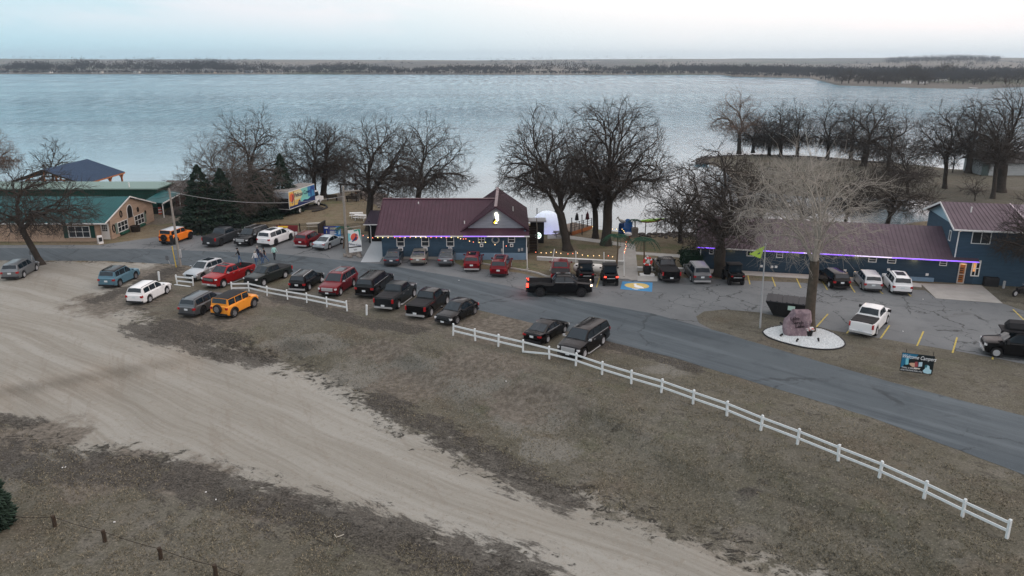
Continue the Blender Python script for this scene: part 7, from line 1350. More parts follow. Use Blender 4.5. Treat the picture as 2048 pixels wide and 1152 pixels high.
def dumpster():
    a, b = at(1532, 628), at(1608, 640); c = at(1568, 626); d = (at(1607, 640) - at(1549, 633)).normalized(); rz = math.atan2(d.y, d.x); root = thing('dumpster', 'black slant-sided dumpster with closed plastic lids behind the boulder', 'dumpster', at(1578, 631), rz)
    W_, D_, H = 4.1, 1.5, 1.45; q = MB(); h = W_ / 2
    q.add([(-h + .75, -D_ / 2, .08), (h - .5, -D_ / 2, .08), (h - .5, D_ / 2, .08), (-h + .75, D_ / 2, .08), (-h, -D_ / 2 - .05, H - .15), (h, -D_ / 2 - .05, H - .15), (h, D_ / 2, H + .1), (-h, D_ / 2, H + .1)], [(3, 2, 1, 0), (4, 5, 6, 7), (0, 1, 5, 4), (1, 2, 6, 5), (2, 3, 7, 6), (3, 0, 4, 7)]); q.build('bin', BLACKP, root)
    LID = mat('dark_lid_plastic', (.035, .037, .042), .5)
    for i in range(3):
        x0 = -h + i * W_ / 3; q = MB(); q.add([(x0 + .02, -D_ / 2 - .1, H - .12), (x0 + W_ / 3 - .02, -D_ / 2 - .1, H - .12), (x0 + W_ / 3 - .02, D_ / 2 + .02, H + .14), (x0 + .02, D_ / 2 + .02, H + .14), (x0 + .02, -D_ / 2 - .1, H - .04), (x0 + W_ / 3 - .02, -D_ / 2 - .1, H - .04), (x0 + W_ / 3 - .02, D_ / 2 + .02, H + .2), (x0 + .02, D_ / 2 + .02, H + .2)], [(3, 2, 1, 0), (4, 5, 6, 7), (0, 1, 5, 4), (1, 2, 6, 5), (2, 3, 7, 6), (3, 0, 4, 7)])
        for k in (.3, .7): q.beam((x0 + W_ / 3 * k, -D_ / 2 - .05, H - .01), (x0 + W_ / 3 * k, D_ / 2, H + .23), .12, .05)
        q.build('lid', LID, root)
    q = MB(); q.b2((-.15, -D_ / 2 - .06, .75), (.45, -D_ / 2 - .03, 1.15)); q.build('sticker', mat('pale_green_sticker', (.5, .68, .6), .6), root)
    for x in (-h + .9, h - .8): q = MB(); q.b2((x, -D_ / 2 - .09, .5), (x + .14, -D_ / 2 - .01, 1.1)); q.build('fork_sleeve', BLACKP, root)
dumpster()
def tank():
    A, B = at(1146, 549), at(1207, 552); zc = .78; r_ = .52; d = (B - A).normalized(); root = thing('propane_tank', 'long white propane tank lying behind the two utility buggies', 'tank', (A + B) / 2, math.atan2(d.y, d.x)); L_ = (B - A).length; q = MB(); h = L_ / 2
    q.lathe([(.02, -h), (.3, -h + .06), (.46, -h + .22), (r_, -h + .5), (r_, h - .5), (.46, h - .22), (.3, h - .06), (.02, h)], (0, 0, zc), n=18, axis='X'); q.build('vessel', mat('off_white_tank', (.62, .61, .57), .5, var=.06), root, smooth=True)
    for x in (-h * .6, h * .6): q = MB(); q.b2((x - .1, -.35, 0), (x + .1, .35, .42)); q.build('saddle', CONC, root)
    q = MB(); q.lathe([(.2, zc + r_ - .06), (.2, zc + r_ + .14), (.15, zc + r_ + .18)], n=12); q.build('valve_dome', GREYPL, root)
tank()
def small_tank():
    p = at(477, 452); root = thing('propane_tank', 'short pale propane tank behind the iron fence beside the oak', 'tank', p, .2); q = MB(); q.lathe([(.02, -.8), (.35, -.7), (.5, -.4), (.5, .4), (.35, .7), (.02, .8)], (0, 0, .85), n=16, axis='X'); q.build('vessel', mat('pale_grey_tank', (.5, .52, .52), .45), root, smooth=True)
    for x in (-.4, .4): q = MB(); q.b2((x - .06, -.3, 0), (x + .06, .3, .4)); q.build('saddle', CONC, root)
small_tank()
# ---------------------------------------------------------------- box truck
def box_truck():
    root = thing('box_truck', 'box truck with colourful Pelican Cove mural parked by the spruces', 'truck'); a, b = at(598, 427), at(636.4, 412.6); h = (b - a).normalized(); r = Vector((h.y, -h.x, 0)); W_ = 1.22; wbm = (b - a).length
    L0, L1 = -2.9, wbm - 1.15   # box from behind the rear axle; local x=0 at rear axle
    q = MB(); q.b2((L0, -W_, 1.12), (L1, W_, 3.75)); q.build('cargo_box', mat('box_white', (.68, .69, .70), .5, var=.05), root); q = MB(); q.b2((L0, -W_, 3.755), (L1, W_, 3.80)); q.build('box_roof', mat('box_roof_grey', (.24, .23, .22), .8, var=.25), root)
    q = MB(); q.b2((L0 - .02, -W_ + .08, 1.2), (L0, W_ - .08, 2.75)); q.build('dark_rear_panel', BLACKP, root); q = MB(); q.b2((L0 - .03, -W_ + .06, 2.75), (L0, W_ - .06, 3.6)); q.build('roller_door', mat('roller_grey', (.36, .42, .48), .6), root)  # black panel stands in for the shade inside the open box
    q = MB(); q.b2((L0, -W_ - .012, 1.12), (L1, -W_, 1.2)); q.b2((L0, -W_ - .012, 3.65), (L1, -W_, 3.75)); q.build('side_rail', WTRIM, root)
    BL = L1 - L0
    def pol(pts, m, nm, k=1): q = MB(); q.prism([(L0 + .05 + u * (BL - .1), -W_ - .004 * k, 3.62 - v * 2.4) for u, v in pts], (0, -.006, 0)); q.build(nm, m, root)
    K = lambda n, c: mat('mural_' + n, c, .5)
    pol([(0, 0), (.42, 0), (.42, 1), (0, 1)], K('amber', (.72, .47, .12)), 'mural_dawn'); pol([(.42, 0), (.72, 0), (.72, 1), (.42, 1)], K('turquoise', (.22, .56, .50)), 'mural_shallows'); pol([(.72, 0), (1, 0), (1, 1), (.72, 1)], K('blue', (.05, .26, .55)), 'mural_deep_water')
    pol([(.2, .05), (.45, .02), (.52, .3), (.45, .55), (.2, .6)], K('cream', (.66, .62, .38)), 'mural_cream', 2); pol([(.45, .62), (.78, .62), (.82, .8), (.5, .82)], K('aqua', (.20, .60, .58)), 'mural_aqua', 2)
    pol([(0, .86), (.3, .88), (.34, .68), (.38, .62), (.42, .74), (.48, .80), (.56, .72), (.62, .74), (.7, .78), (.8, .7), (1, .66), (1, 1), (0, 1)], K('navy', (.015, .03, .12)), 'mural_hills', 3)
    pol([(.10 + .085 * math.cos(t), .36 + .27 * math.sin(t)) for t in np.linspace(0, 6.283, 21)[:-1]], K('sunred', (.72, .15, .07)), 'mural_sun', 4); pol([(.11, .2), (.14, .2), (.16, .42), (.13, .62), (.10, .8), (.08, .6), (.12, .4)], K('pelican', (.22, .06, .07)), 'mural_pelican', 5)
    pol([(.17, 0), (.185, 0), (.185, 1), (.17, 1)], K('navy', (.015, .03, .12)), 'mural_seam', 5); pol([(.84, .05), (.92, .02), (.99, .1), (.99, .6), (.95, .3), (.88, .2), (.86, .6), (.84, .7), (.82, .4)], K('navy2', (.02, .06, .25)), 'mural_palm', 4)
    text('lettering', 'Pelican Cove', .88, K('navy', (.015, .03, .12)), root, (L0 + BL * .50, -W_ - .045, 2.92), (math.pi / 2, 0, 0), sx=1.0)
    cx = L1 + .15; q = MB(); q.prism([(cx - .1, -1.05, .75), (cx + 2.75, -1.05, .75), (cx + 2.8, -1.05, 1.35), (cx + 1.5, -1.05, 1.65), (cx + 1.15, -1.05, 2.5), (cx - .1, -1.05, 2.55)], (0, 2.1, 0)); q.build('cab', WHT, root)
    q = MB(); q.prism([(cx + 1.47, -.92, 1.74), (cx + 1.47, .92, 1.74), (cx + 1.19, .88, 2.42), (cx + 1.19, -.88, 2.42)], (.05, 0, .02)); q.build('windshield', GLASS, root)
    for s in (1, -1):
        q = MB(); q.prism([(cx + .15, s * 1.06, 1.72), (cx + 1.33, s * 1.06, 1.72), (cx + 1.08, s * 1.06, 2.38), (cx + .15, s * 1.06, 2.38)], (0, s * .01, 0)); q.build('side_window', GLASS, root); q = MB(); q.b2((cx + .1, s * 1.05, .95), (cx + 1.4, s * 1.065, 1.66)); q.build('door', WHT, root)
        q = MB(); q.tube([(wbm + .62 * math.cos(t), s * 1.06, .5 + .62 * math.sin(t)) for t in np.linspace(.1, 3.04, 9)], .12, 6); q.build('front_fender', WHT, root)
        q = MB(); q.b2((cx + 2.74, s * .85 - .15, 1.02), (cx + 2.82, s * .85 + .15, 1.2)); q.build('headlight', LAMP, root); q = MB(); q.box((cx + 1.5, s * 1.35, 2.0), (.08, .2, .4)); q.build('mirror', TRIM, root)
        wheel(root, (0, s * .98, .48), .48, .46, s, RIM_W); wheel(root, (wbm, s * .98, .48), .48, .28, s, RIM_W)
    q = MB(); q.b2((L0 + .2, -.42, .72), (cx + 2.6, .42, .98)); q.b2((-.3, -.9, .35), (.3, .9, .6)); q.build('chassis', TRIM, root); q = MB(); q.b2((cx + 2.75, -.95, .62), (cx + 2.95, .95, .85)); q.build('front_bumper', TRIM, root)
    mid = (a + b) / 2 - r * (.98); root.location = a - r * .98; root.rotation_euler = (0, 0, math.atan2(h.y, h.x))
box_truck()
# ---------------------------------------------------------------- lawn furniture
def bench(label, p, rz=0.0):
    t = thing('park_bench', label, 'bench', at(*p), rz, 'dark benches facing the lake')
    for i in range(4): q = MB(); q.b2((-.95, -.05 + i * .13, .44), (.95, .06 + i * .13, .48)); q.build('seat_slat', DWOOD, t)
    for i in range(4): q = MB(); q.b2((-.95, -.14, .52 + i * .13), (.95, -.10, .63 + i * .13)); q.build('back_slat', DWOOD, t)
    for s in (-.75, .75): q = MB(); q.b2((s - .05, -.1, 0), (s + .05, .4, .44)); q.b2((s - .05, -.1, .44), (s + .05, -.06, 1.02)); q.build('leg', IRON, t)
bench('dark bench on the lawn left of the utility pole, largest of three', (664, 401), -.1); bench('dark bench right of the pole, the nearer of two', (704, 403.5)); bench('dark bench right of the pole, farther back by the stone pillars', (714, 398.5), .05)
def picnic(label, p, rz, m):
    t = thing('picnic_table', label, 'picnic table', at(*p), rz, 'picnic tables on the lawn')
    for i in range(5): q = MB(); q.b2((-.95, -.37 + i * .15, .72), (.95, -.24 + i * .15, .76)); q.build('top_plank', m, t)
    for s in (-1, 1):
        for k in (0, 1): q = MB(); q.b2((-.95, s * .62 + k * .13 - .13, .43), (.95, s * .62 + k * .13 - .01, .47)); q.build('seat_plank', m, t)
        q = MB(); q.beam((s * .65, -.62, 0), (s * .65, -.15, .72), .06, .1); q.beam((s * .65, .62, 0), (s * .65, .15, .72), .06, .1); q.beam((s * .65, -.72, .4), (s * .65, .72, .4), .05, .1); q.build('leg_frame', m, t)
picnic('pale picnic table just behind the iron fence', (628, 457), .25, mat('grey_plank', (.42, .40, .36), .8, var=.15)); picnic('white picnic table by the big oak, the left of a pair', (713, 435.5), .1, WTRIM); picnic('white picnic table half hidden behind the big oak trunk', (722, 440), -.2, WTRIM); picnic('grey picnic table on the patio near the glowing dome', (1121, 474), .1, mat('patio_grey', (.16, .16, .17), .7))
for i, (x, y) in enumerate([(683, 400), (713, 400.5)]):
    t = thing('stone_pillar', ['left stone pillar of the timber arch by the lake', 'right stone pillar of the timber arch by the lake'][i], 'pillar', at(x, y)); q = MB(); q.b2((-.55, -.5, 0), (.55, .5, .55)); q.b2((-.48, -.43, .55), (.48, .43, 1.1)); q.build('stonework', STONE, t); q = MB(); q.cyl((0, 0, 1.1), (0, 0, 2.5), .14, 8); q.build('timber', TIMBER if i else DWOOD, t)
t = thing('timber_arch', 'rough log beam laid across the two stone pillars', 'beam', at(698, 400)); A, B = at(683, 400), at(713, 400.5); q = MB(); q.tube([(A.x - .3, A.y, 2.6), (B.x + .3, B.y, 2.6)], .13, 8); wb(q, 'log', DWOOD, t)
# stones of the shore, dirt heaps, litter
def scatter(name, label, cat, pts_fn, n, r0, r1, m, seed, kind='stuff', flat=.8):
    rs = random.Random(seed); q = MB()
    for _ in range(n):
        p = pts_fn(rs); r_ = rs.uniform(r0, r1); a = rs.uniform(0, 6.28); k = 5; vs = [(p.x + r_ * rs.uniform(.8, 1.1) * math.cos(a + j * 6.283 / k), p.y + r_ * rs.uniform(.8, 1.1) * math.sin(a + j * 6.283 / k), p.z - r_ * .2) for j in range(k)] + [(p.x + r_ * .6 * math.cos(a + j * 6.283 / k + .5), p.y + r_ * .6 * math.sin(a + j * 6.283 / k + .5), p.z + r_ * flat * rs.uniform(.7, 1)) for j in range(k)]
        q.add(vs, [(j, (j + 1) % k, (j + 1) % k + k, j + k) for j in range(k)] + [tuple(range(k, 2 * k))])
    return tag(q.build(name, m), label, cat, None, kind)
def along(L_, jit=1.0, z=-.1):
    P = [at(*p) for p in L_]
    def f(rs): i = rs.randrange(len(P) - 1); p = P[i].lerp(P[i + 1], rs.random()); return Vector((p.x + rs.gauss(0, jit), p.y + rs.gauss(0, jit), z))
    return f
scatter('shore_rocks', 'riprap of pale rocks along the shore beside the restaurant', 'rocks', along([(725, 383), (742, 390), (756, 398), (772, 411), (790, 418)], .9), 420, .15, .5, mat('riprap', (.24, .21, .19), .9, var=.45, vscale=1.2), 1)
scatter('shore_rocks', 'dark shore rocks along the bank right of the walkway', 'rocks', along([(1280, 470), (1340, 470), (1400, 470), (1440, 467)], .8), 300, .12, .4, mat('dark_riprap', (.09, .08, .075), .9, var=.4), 2); scatter('shore_rocks', 'low rocks edging the peninsula', 'rocks', along([(1405, 326), (1398, 318), (1430, 313), (1530, 310), (1620, 314), (1700, 320), (1800, 329)], .7), 420, .15, .45, mat('dark_riprap', (.09, .08, .075), .9, var=.4), 3)
scatter('shore_rocks', 'rubble and brush along the left lakeshore', 'rubble', along([(300, 386), (345, 392), (380, 395), (430, 398)], 1.4, 0), 320, .12, .4, mat('dark_riprap', (.09, .08, .075), .9, var=.4), 4)
def blob(p, rx, ry, h, m, nm, root, seed=0):
    q = MB(); n = 14
    for j in range(6):
        f = j / 5
        for i in range(n): a = i * 6.283 / n; k = 1 + .22 * mnoise.noise(Vector((math.cos(a) * 1.4, math.sin(a) * 1.4, f * 2 + seed))); q.v.append((p[0] + rx * k * math.cos(a) * math.cos(f * 1.5), p[1] + ry * k * math.sin(a) * math.cos(f * 1.5), p[2] + h * math.sin(f * 1.55) * (1 + .2 * mnoise.noise(Vector((i, j, seed))))))
    for j in range(5):
        for i in range(n): q.f.append((j * n + i, j * n + (i + 1) % n, (j + 1) * n + (i + 1) % n, (j + 1) * n + i)); q.m.append(0)
    return q.build(nm, m, root, smooth=True)
SOILD = mat('dark_soil_heap', (.035, .031, .028), .95, var=.4, vscale=2, bump=.8, bscale=6)
for (x, y), rx, h, lb in (((367, 427), 2.6, 1.1, 'dark soil heap behind the orange off-roader, left part'), ((384, 429), 2.4, .9, 'dark soil heap against the spruces'), ((618, 416), 2.4, .25, 'low disturbed soil mound under the box truck front')):
    t = thing('soil_heap', lb, 'soil heap', at(x, y)); blob((0, 0, 0), rx, rx * .7, h, SOILD, 'heap', t, x)
t = thing('garden_edging', 'black curved landscape edging in front of the box truck', 'edging', at(640, 417)); P = [at(x, y) for x, y in ((628, 410), (640, 409), (652, 412), (655, 416), (646, 420), (633, 423), (624, 424))]; q = MB(); q.tube([p + Vector((0, 0, .12)) for p in P], .13, 6); wb(q, 'edging', TRIM, t)
for i, (x, y, lb) in enumerate([(341, 404, 'stack of reddish pallets left of the left pole top'), (352, 404, 'stack of reddish crates right behind the utility pole'), (361, 405, 'stack of reddish pallets nearest the spruces')]):
    t = thing('pallet_stack', lb, 'pallets', at(x, y), .1 * i, 'reddish pallets near the lake')
    for k in range(7): q = MB(); q.b2((-.6, -.5, k * .17), (.6, .5, k * .17 + .1)); q.build('pallet', mat('red_wood', (.20, .085, .065), .85, var=.3), t)
t = thing('traffic_drum', 'orange and white striped traffic barrel beside the beige building', 'barrel', at(321, 428)); 
for k in range(5): q = MB(); q.lathe([(.26 - k * .012, k * .2), (.25 - k * .012, k * .2 + .2)], n=12); q.build('band', mat('drum_red', (.5, .06, .03), .6) if k % 2 == 0 else WTRIM, t)
t = thing('waste_bin', 'dark green waste container beside the striped barrel', 'bin', at(314, 427)); q = MB(); q.b2((-.7, -.4, 0), (.3, .4, .85)); q.build('body', mat('bin_dark', (.03, .035, .03), .7), t); q = MB(); q.b2((-.74, -.44, .86), (.34, .44, .92)); q.build('lid', TRIM, t)
for i, (x, y, lb) in enumerate([(374, 413, 'white boulder on the soil heap, left one'), (382, 412, 'white boulder nearest the spruces')]): t = thing('white_boulder', lb, 'rock', at(x, y) + Vector((0, 0, .6))); blob((0, 0, 0), .8, .6, .5, mat('chalk_rock', (.42, .42, .40), .9), 'rock', t, i)
# ---------------------------------------------------------------- deck, chair, pelican post, kayak, palms
def deck():
    A, B = at(1142, 471), at(1184, 460.5); root = thing('deck', 'orange-brown lakeside timber deck with black railing behind the oaks', 'deck', A); d = (B - A).normalized(); n = Vector((-d.y, d.x, 0)); L_ = (B - A).length
    q = MB(); q.beam(A + Vector((0, 0, .22)), B + Vector((0, 0, .42)), .1, .45); wb(q, 'fascia_board', TIMBER, root)
    k = int(L_ / .3)
    for i in range(k): a = A + d * (i + .5) * .3 + Vector((0, 0, .46 + .2 * i / k)); q = MB(); q.beam(a + n * .05, a + n * 3.2, .27, .05); wb(q, 'deck_board', mat('deck_grey', (.20, .16, .13), .85, var=.2), root)
    for i in range(6): p = A + d * L_ * i / 5 + n * .1; q = MB(); q.box((p.x, p.y, .9), (.1, .1, 1.5)); wb(q, 'rail_post', IRON, root)
    for z in (.95, 1.25, 1.55): q = MB(); q.beam(A + n * .1 + Vector((0, 0, z)), B + n * .1 + Vector((0, 0, z + .1)), .04, .04); wb(q, 'rail', IRON, root)
    for i, (x, y0, y1, lb) in enumerate([(1164, 470, 430, 'tall black deck post, the right one'), (1122, 472, 439, 'tall black post between dome and left oak'), (1074, 452, 417, 'black post behind the dome, left side'), (1110, 452, 419, 'black post behind the dome, right side'), (1143.5, 471, 436, 'black deck post just right of the left oak')]):
        B_ = at(x, y0); T = atY(x, y1, B_.y); s = thing('light_post', lb, 'pole', B_, group='black posts around the patio'); q = MB(); q.cyl(B_, T, .06, 6); wb(q, 'post', IRON, s); q = MB(); q.box(T, (.16, .16, .08)); wb(q, 'cap', IRON, s)
    for i, (x, y, lb) in enumerate([(1153, 463, 'black closed patio umbrella on the deck'), (1174, 461, 'dark furled umbrella with red tint on the deck')]):
        p = at(x, y); s = thing('furled_umbrella', lb, 'umbrella', p); q = MB(); q.lathe([(.03, .5), (.03, 1.5), (.28, 1.55), (.2, 2.2), (.03, 2.6)], n=8); q.build('canopy', mat('dark_canvas', (.02, .02, .022), .8) if i == 0 else mat('maroon_canvas', (.07, .015, .02), .8), s); q = MB(); q.cyl((0, 0, 0), (0, 0, .6), .04, 6); q.build('pole', IRON, s)
deck()
def chair_giant():
    p = at(1256, 470.5); root = thing('giant_chair', 'oversized bright blue lawn chair with white print beside the walkway end', 'chair', p, math.pi); BLC = mat('bright_blue_paint', (.015, .14, .46), .45, var=.08); h = 2.05
    for i in range(7): x = -.54 + i * .18; t_ = h - .5 * (x / .6) ** 2; q = MB(); q.prism([(x - .085, -.35, .45), (x + .085, -.35, .45), (x + .085, -.75, t_), (x - .085, -.75, t_)], (0, .05, 0)); q.build('back_slat', BLC, root)
    for i in range(5): q = MB(); q.b2((-.6, -.35 + i * .17, .5 - i * .0), (.6, -.20 + i * .17, .55)); q.build('seat_slat', BLC, root)
    for s in (-1, 1): q = MB(); q.beam((s * .62, -.75, .0), (s * .62, -.35, .5), .1, .12); q.beam((s * .62, .5, 0), (s * .62, .5, .9), .1, .12, up=(0, 1, 0)); q.build('leg', BLC, root); q = MB(); q.b2((s * .62 - .14, -.6, .9), (s * .62 + .14, .6, .96)); q.build('armrest', BLC, root)
    q = MB(); q.prism([(.1, -.74, 1.15), (-.3, -.72, 1.25), (-.25, -.68, .9)], (0, -.03, 0)); q.build('print_mark', WTRIM, root); q = MB(); q.prism([(-.4, -.83, 1.72), (.4, -.83, 1.72), (.35, -.80, 1.60), (-.35, -.80, 1.60)], (0, -.03, 0)); q.build('print_title', WTRIM, root)
chair_giant()
p = at(1242, 468.5); t = thing('pelican_statue', 'white and grey pelican statue perched on a dark blue post', 'statue', p); q = MB(); q.lathe([(.38, 0), (.4, .5), (.36, 1.2), (.3, 1.5)], n=12); q.build('barrel_post', mat('deep_blue_paint', (.012, .05, .16), .5), t); q = MB(); q.lathe([(.39, .35), (.41, .4), (.39, .5)], n=12); q.build('band', mat('mid_blue_band', (.1, .25, .6), .5), t)  # band is a brighter blue than the post
q = MB(); q.tube([(.55, 0, 1.72), (.3, 0, 1.75), (0, 0, 1.78), (-.3, 0, 1.95), (-.42, 0, 2.2), (-.45, 0, 2.35)], [.04, .2, .24, .13, .07, .09], 10); q.build('body', mat('pelican_white', (.55, .55, .53), .7), t, smooth=True); q = MB(); q.tube([(-.45, 0, 2.36), (-.6, 0, 2.15), (-.7, 0, 1.95)], [.07, .06, .02], 6); q.build('bill', mat('bill_grey', (.35, .3, .22), .7), t)
p = at(1256, 480); t = thing('planter_pot', 'round white planter over a red base at the walkway end', 'planter', p); q = MB(); q.lathe([(.22, 0), (.3, .45), (.3, .55)], n=12); q.build('base', mat('brick_red_paint', (.25, .04, .035), .7), t); q = MB(); q.lathe([(.3, .56), (.48, .7), (.44, .9), (.2, 1.0)], n=12); q.build('bowl', WTRIM, t)
def palm(label, p, top_y, scale=1.0, seed=0, planter=False, droop=1.0):
    B = at(*p); T = atY(p[0] + (1 if seed else 2), top_y, B.y); root = thing('artificial_palm', label, 'palm', B, group='artificial palms'); q = MB(); q.tube([B, B.lerp(T, .5) + Vector((.05, 0, 0)), T], [.10, .08, .07], 8); wb(q, 'trunk', mat('palm_trunk', (.13, .09, .06), .9, var=.3, vscale=9), root); rs = random.Random(seed + 3)
    for k in range(18):
        a = k * 2.4 + seed; L_ = rs.uniform(1.1, 1.5) * scale; q = MB(); P = [T + Vector((math.cos(a) * L_ * u, math.sin(a) * L_ * u, .35 * math.sin(u * 2.4) * scale - droop * .75 * u * u * scale)) for u in np.linspace(0, 1, 7)]; q.tube(P, .015, 4); sd_ = Vector((-math.sin(a), math.cos(a), 0))
        for u in range(1, 7):
            for s in (1, -1):
                for f in (0, .5): c_ = P[u].lerp(P[u - 1], f); l_ = .38 * scale * (1 - .1 * u); e = c_ + sd_ * s * l_ + Vector((math.cos(a), math.sin(a), -.5)) * l_ * .5; w_ = Vector((math.cos(a), math.sin(a), 0)) * .075; q.add([c_ - w_, c_ + w_, e], [(0, 1, 2)])
        wb(q, 'frond', mat('palm_green', (.012, .055, .03), .7), root, fixn=False)
    if planter: q = MB(); q.box(B + Vector((0, 0, .55)), (.8, .8, 1.1)); wb(q, 'planter', STONE, root)
palm('artificial palm left of the walkway with drooping dark fronds', (1233.5, 533), 474, 1.35, 0); palm('artificial palm right of the walkway above the life ring figure', (1287, 543), 481, 1.35, 1); palm('small palm in a stone planter by the lake beside the blue chair', (1269, 472), 441, .7, 2, planter=True); palm('artificial palm beside the banner post', (687, 497), 456, .9, 3)
p = atY(1302.5, 441.5, 96.5); t = thing('kayak', 'green and orange kayak held up on posts by the lakeshore', 'kayak', (p.x, p.y, 0)); q = MB(); n_ = 12; K_ = 11; zc = p.z
for j in range(K_):
    u = -1 + 2 * j / (K_ - 1); w = .38 * (1 - abs(u) ** 2.2) + .02; hh = .22 * (1 - abs(u) ** 3) + .02
    for i in range(n_): a = i * 6.283 / n_; q.v.append((1.75 * u, w * math.cos(a), zc + .16 * u + .12 * u * u + hh * math.sin(a)))
for j in range(K_ - 1):
    for i in range(n_): q.f.append((j * n_ + i, j * n_ + (i + 1) % n_, (j + 1) * n_ + (i + 1) % n_, (j + 1) * n_ + i)); q.m.append(0 if i in (0, 1, 2, 3, 4, 5, 11) else 1)
q.build('hull', [mat('kayak_green', (.25, .50, .06), .4), mat('kayak_orange', (.5, .14, .02), .4)], t, smooth=True)
for x in (-.7, .8): q = MB(); q.cyl((x, 0, 0), (x, 0, zc - .15), .06, 6); q.build('support_post', GPOLE, t)
p = at(1294, 551); t = thing('ring_figure', 'red and white life ring figure with white bird on a black barrel', 'statue', p); q = MB(); q.b2((-.75, -.4, 0), (.75, .4, .18)); q.build('base', WTRIM, t); q = MB(); q.lathe([(.36, .18), (.42, .5), (.42, .8), (.36, 1.1)], n=14); q.build('barrel', BLACKP, t)
q = MB(); q2 = MB()
for k in range(16):
    a0, a1 = k * math.pi / 8, (k + 1) * math.pi / 8; (q2 if k % 4 == 1 else q).tube([(.40 * math.cos(a0), 0, 1.55 + .40 * math.sin(a0)), (.40 * math.cos(a1), 0, 1.55 + .40 * math.sin(a1))], .12, 8)
q.build('ring', mat('ring_red', (.55, .03, .03), .5), t); q2.build('ring_band', WTRIM, t); q = MB(); q.tube([(-.15, 0, 1.45), (.1, 0, 1.5), (.05, 0, 1.9), (-.08, 0, 2.15), (-.2, 0, 2.1)], [.12, .2, .1, .08, .03], 8); q.build('bird', mat('pelican_white', (.55, .55, .53), .7), t, smooth=True)
t = thing('hedge', 'dark green clipped hedge at the left end of the lodge', 'hedge', at(1386, 536)); rs = random.Random(9); q = MB()
for _ in range(900): x, y, z = rs.uniform(-1.2, 1.1), rs.uniform(-.6, 2.5), rs.uniform(.05, 1.7); s_ = rs.uniform(.12, .25); a = rs.uniform(0, 3); q.add([(x, y, z), (x + s_ * math.cos(a), y + s_ * math.sin(a), z + .05), (x + .04, y, z + s_)], [(0, 1, 2)])
q.b2((-1.0, -.4, 0), (.9, 2.3, 1.5)); q.build('foliage', mat('hedge_green', (.012, .03, .018), .9, var=.4), t)
t = thing('wooden_steps', 'weathered wooden steps with railing left of the hedge', 'steps', at(1372, 512)); 
for i in range(5): q = MB(); q.b2((-.2 + i * .5, -.7, .15 * i), (.35 + i * .5, .7, .15 * i + .12)); q.build('step', mat('weathered_wood', (.17, .15, .125), .9), t)
for s in (-.75, .75): q = MB(); q.beam((-.2, s, .95), (2.4, s, 1.6), .07, .1); q.beam((-.2, s, 0), (-.2, s, .95), .08, .08, up=(0, 1, 0)); q.beam((2.3, s, .4), (2.3, s, 1.6), .08, .08, up=(0, 1, 0)); q.build('railing', mat('weathered_wood', (.17, .15, .125), .9), t)
t = thing('motorcycle', 'dark parked machine with chrome parts at the right edge by the navy house', 'motorcycle', at(2040, 592), .3); q = MB(); q.tube([(-.6, 0, .75), (0, 0, .8), (.5, 0, .95)], [.14, .2, .1], 8); q.b2((-.3, -.15, .3), (.3, .15, .7)); q.build('body', BLACKP, t); q = MB(); q.tube([(.45, -.35, 1.1), (.5, 0, 1.05), (.45, .35, 1.1)], .03, 6); q.cyl((.5, 0, 1.0), (.75, 0, .33), .035, 6); q.build('fork', CHROME, t)
for x in (-.7, .75): wheel(t, (x, 0, .33), .33, .14, -1, RIM_S)
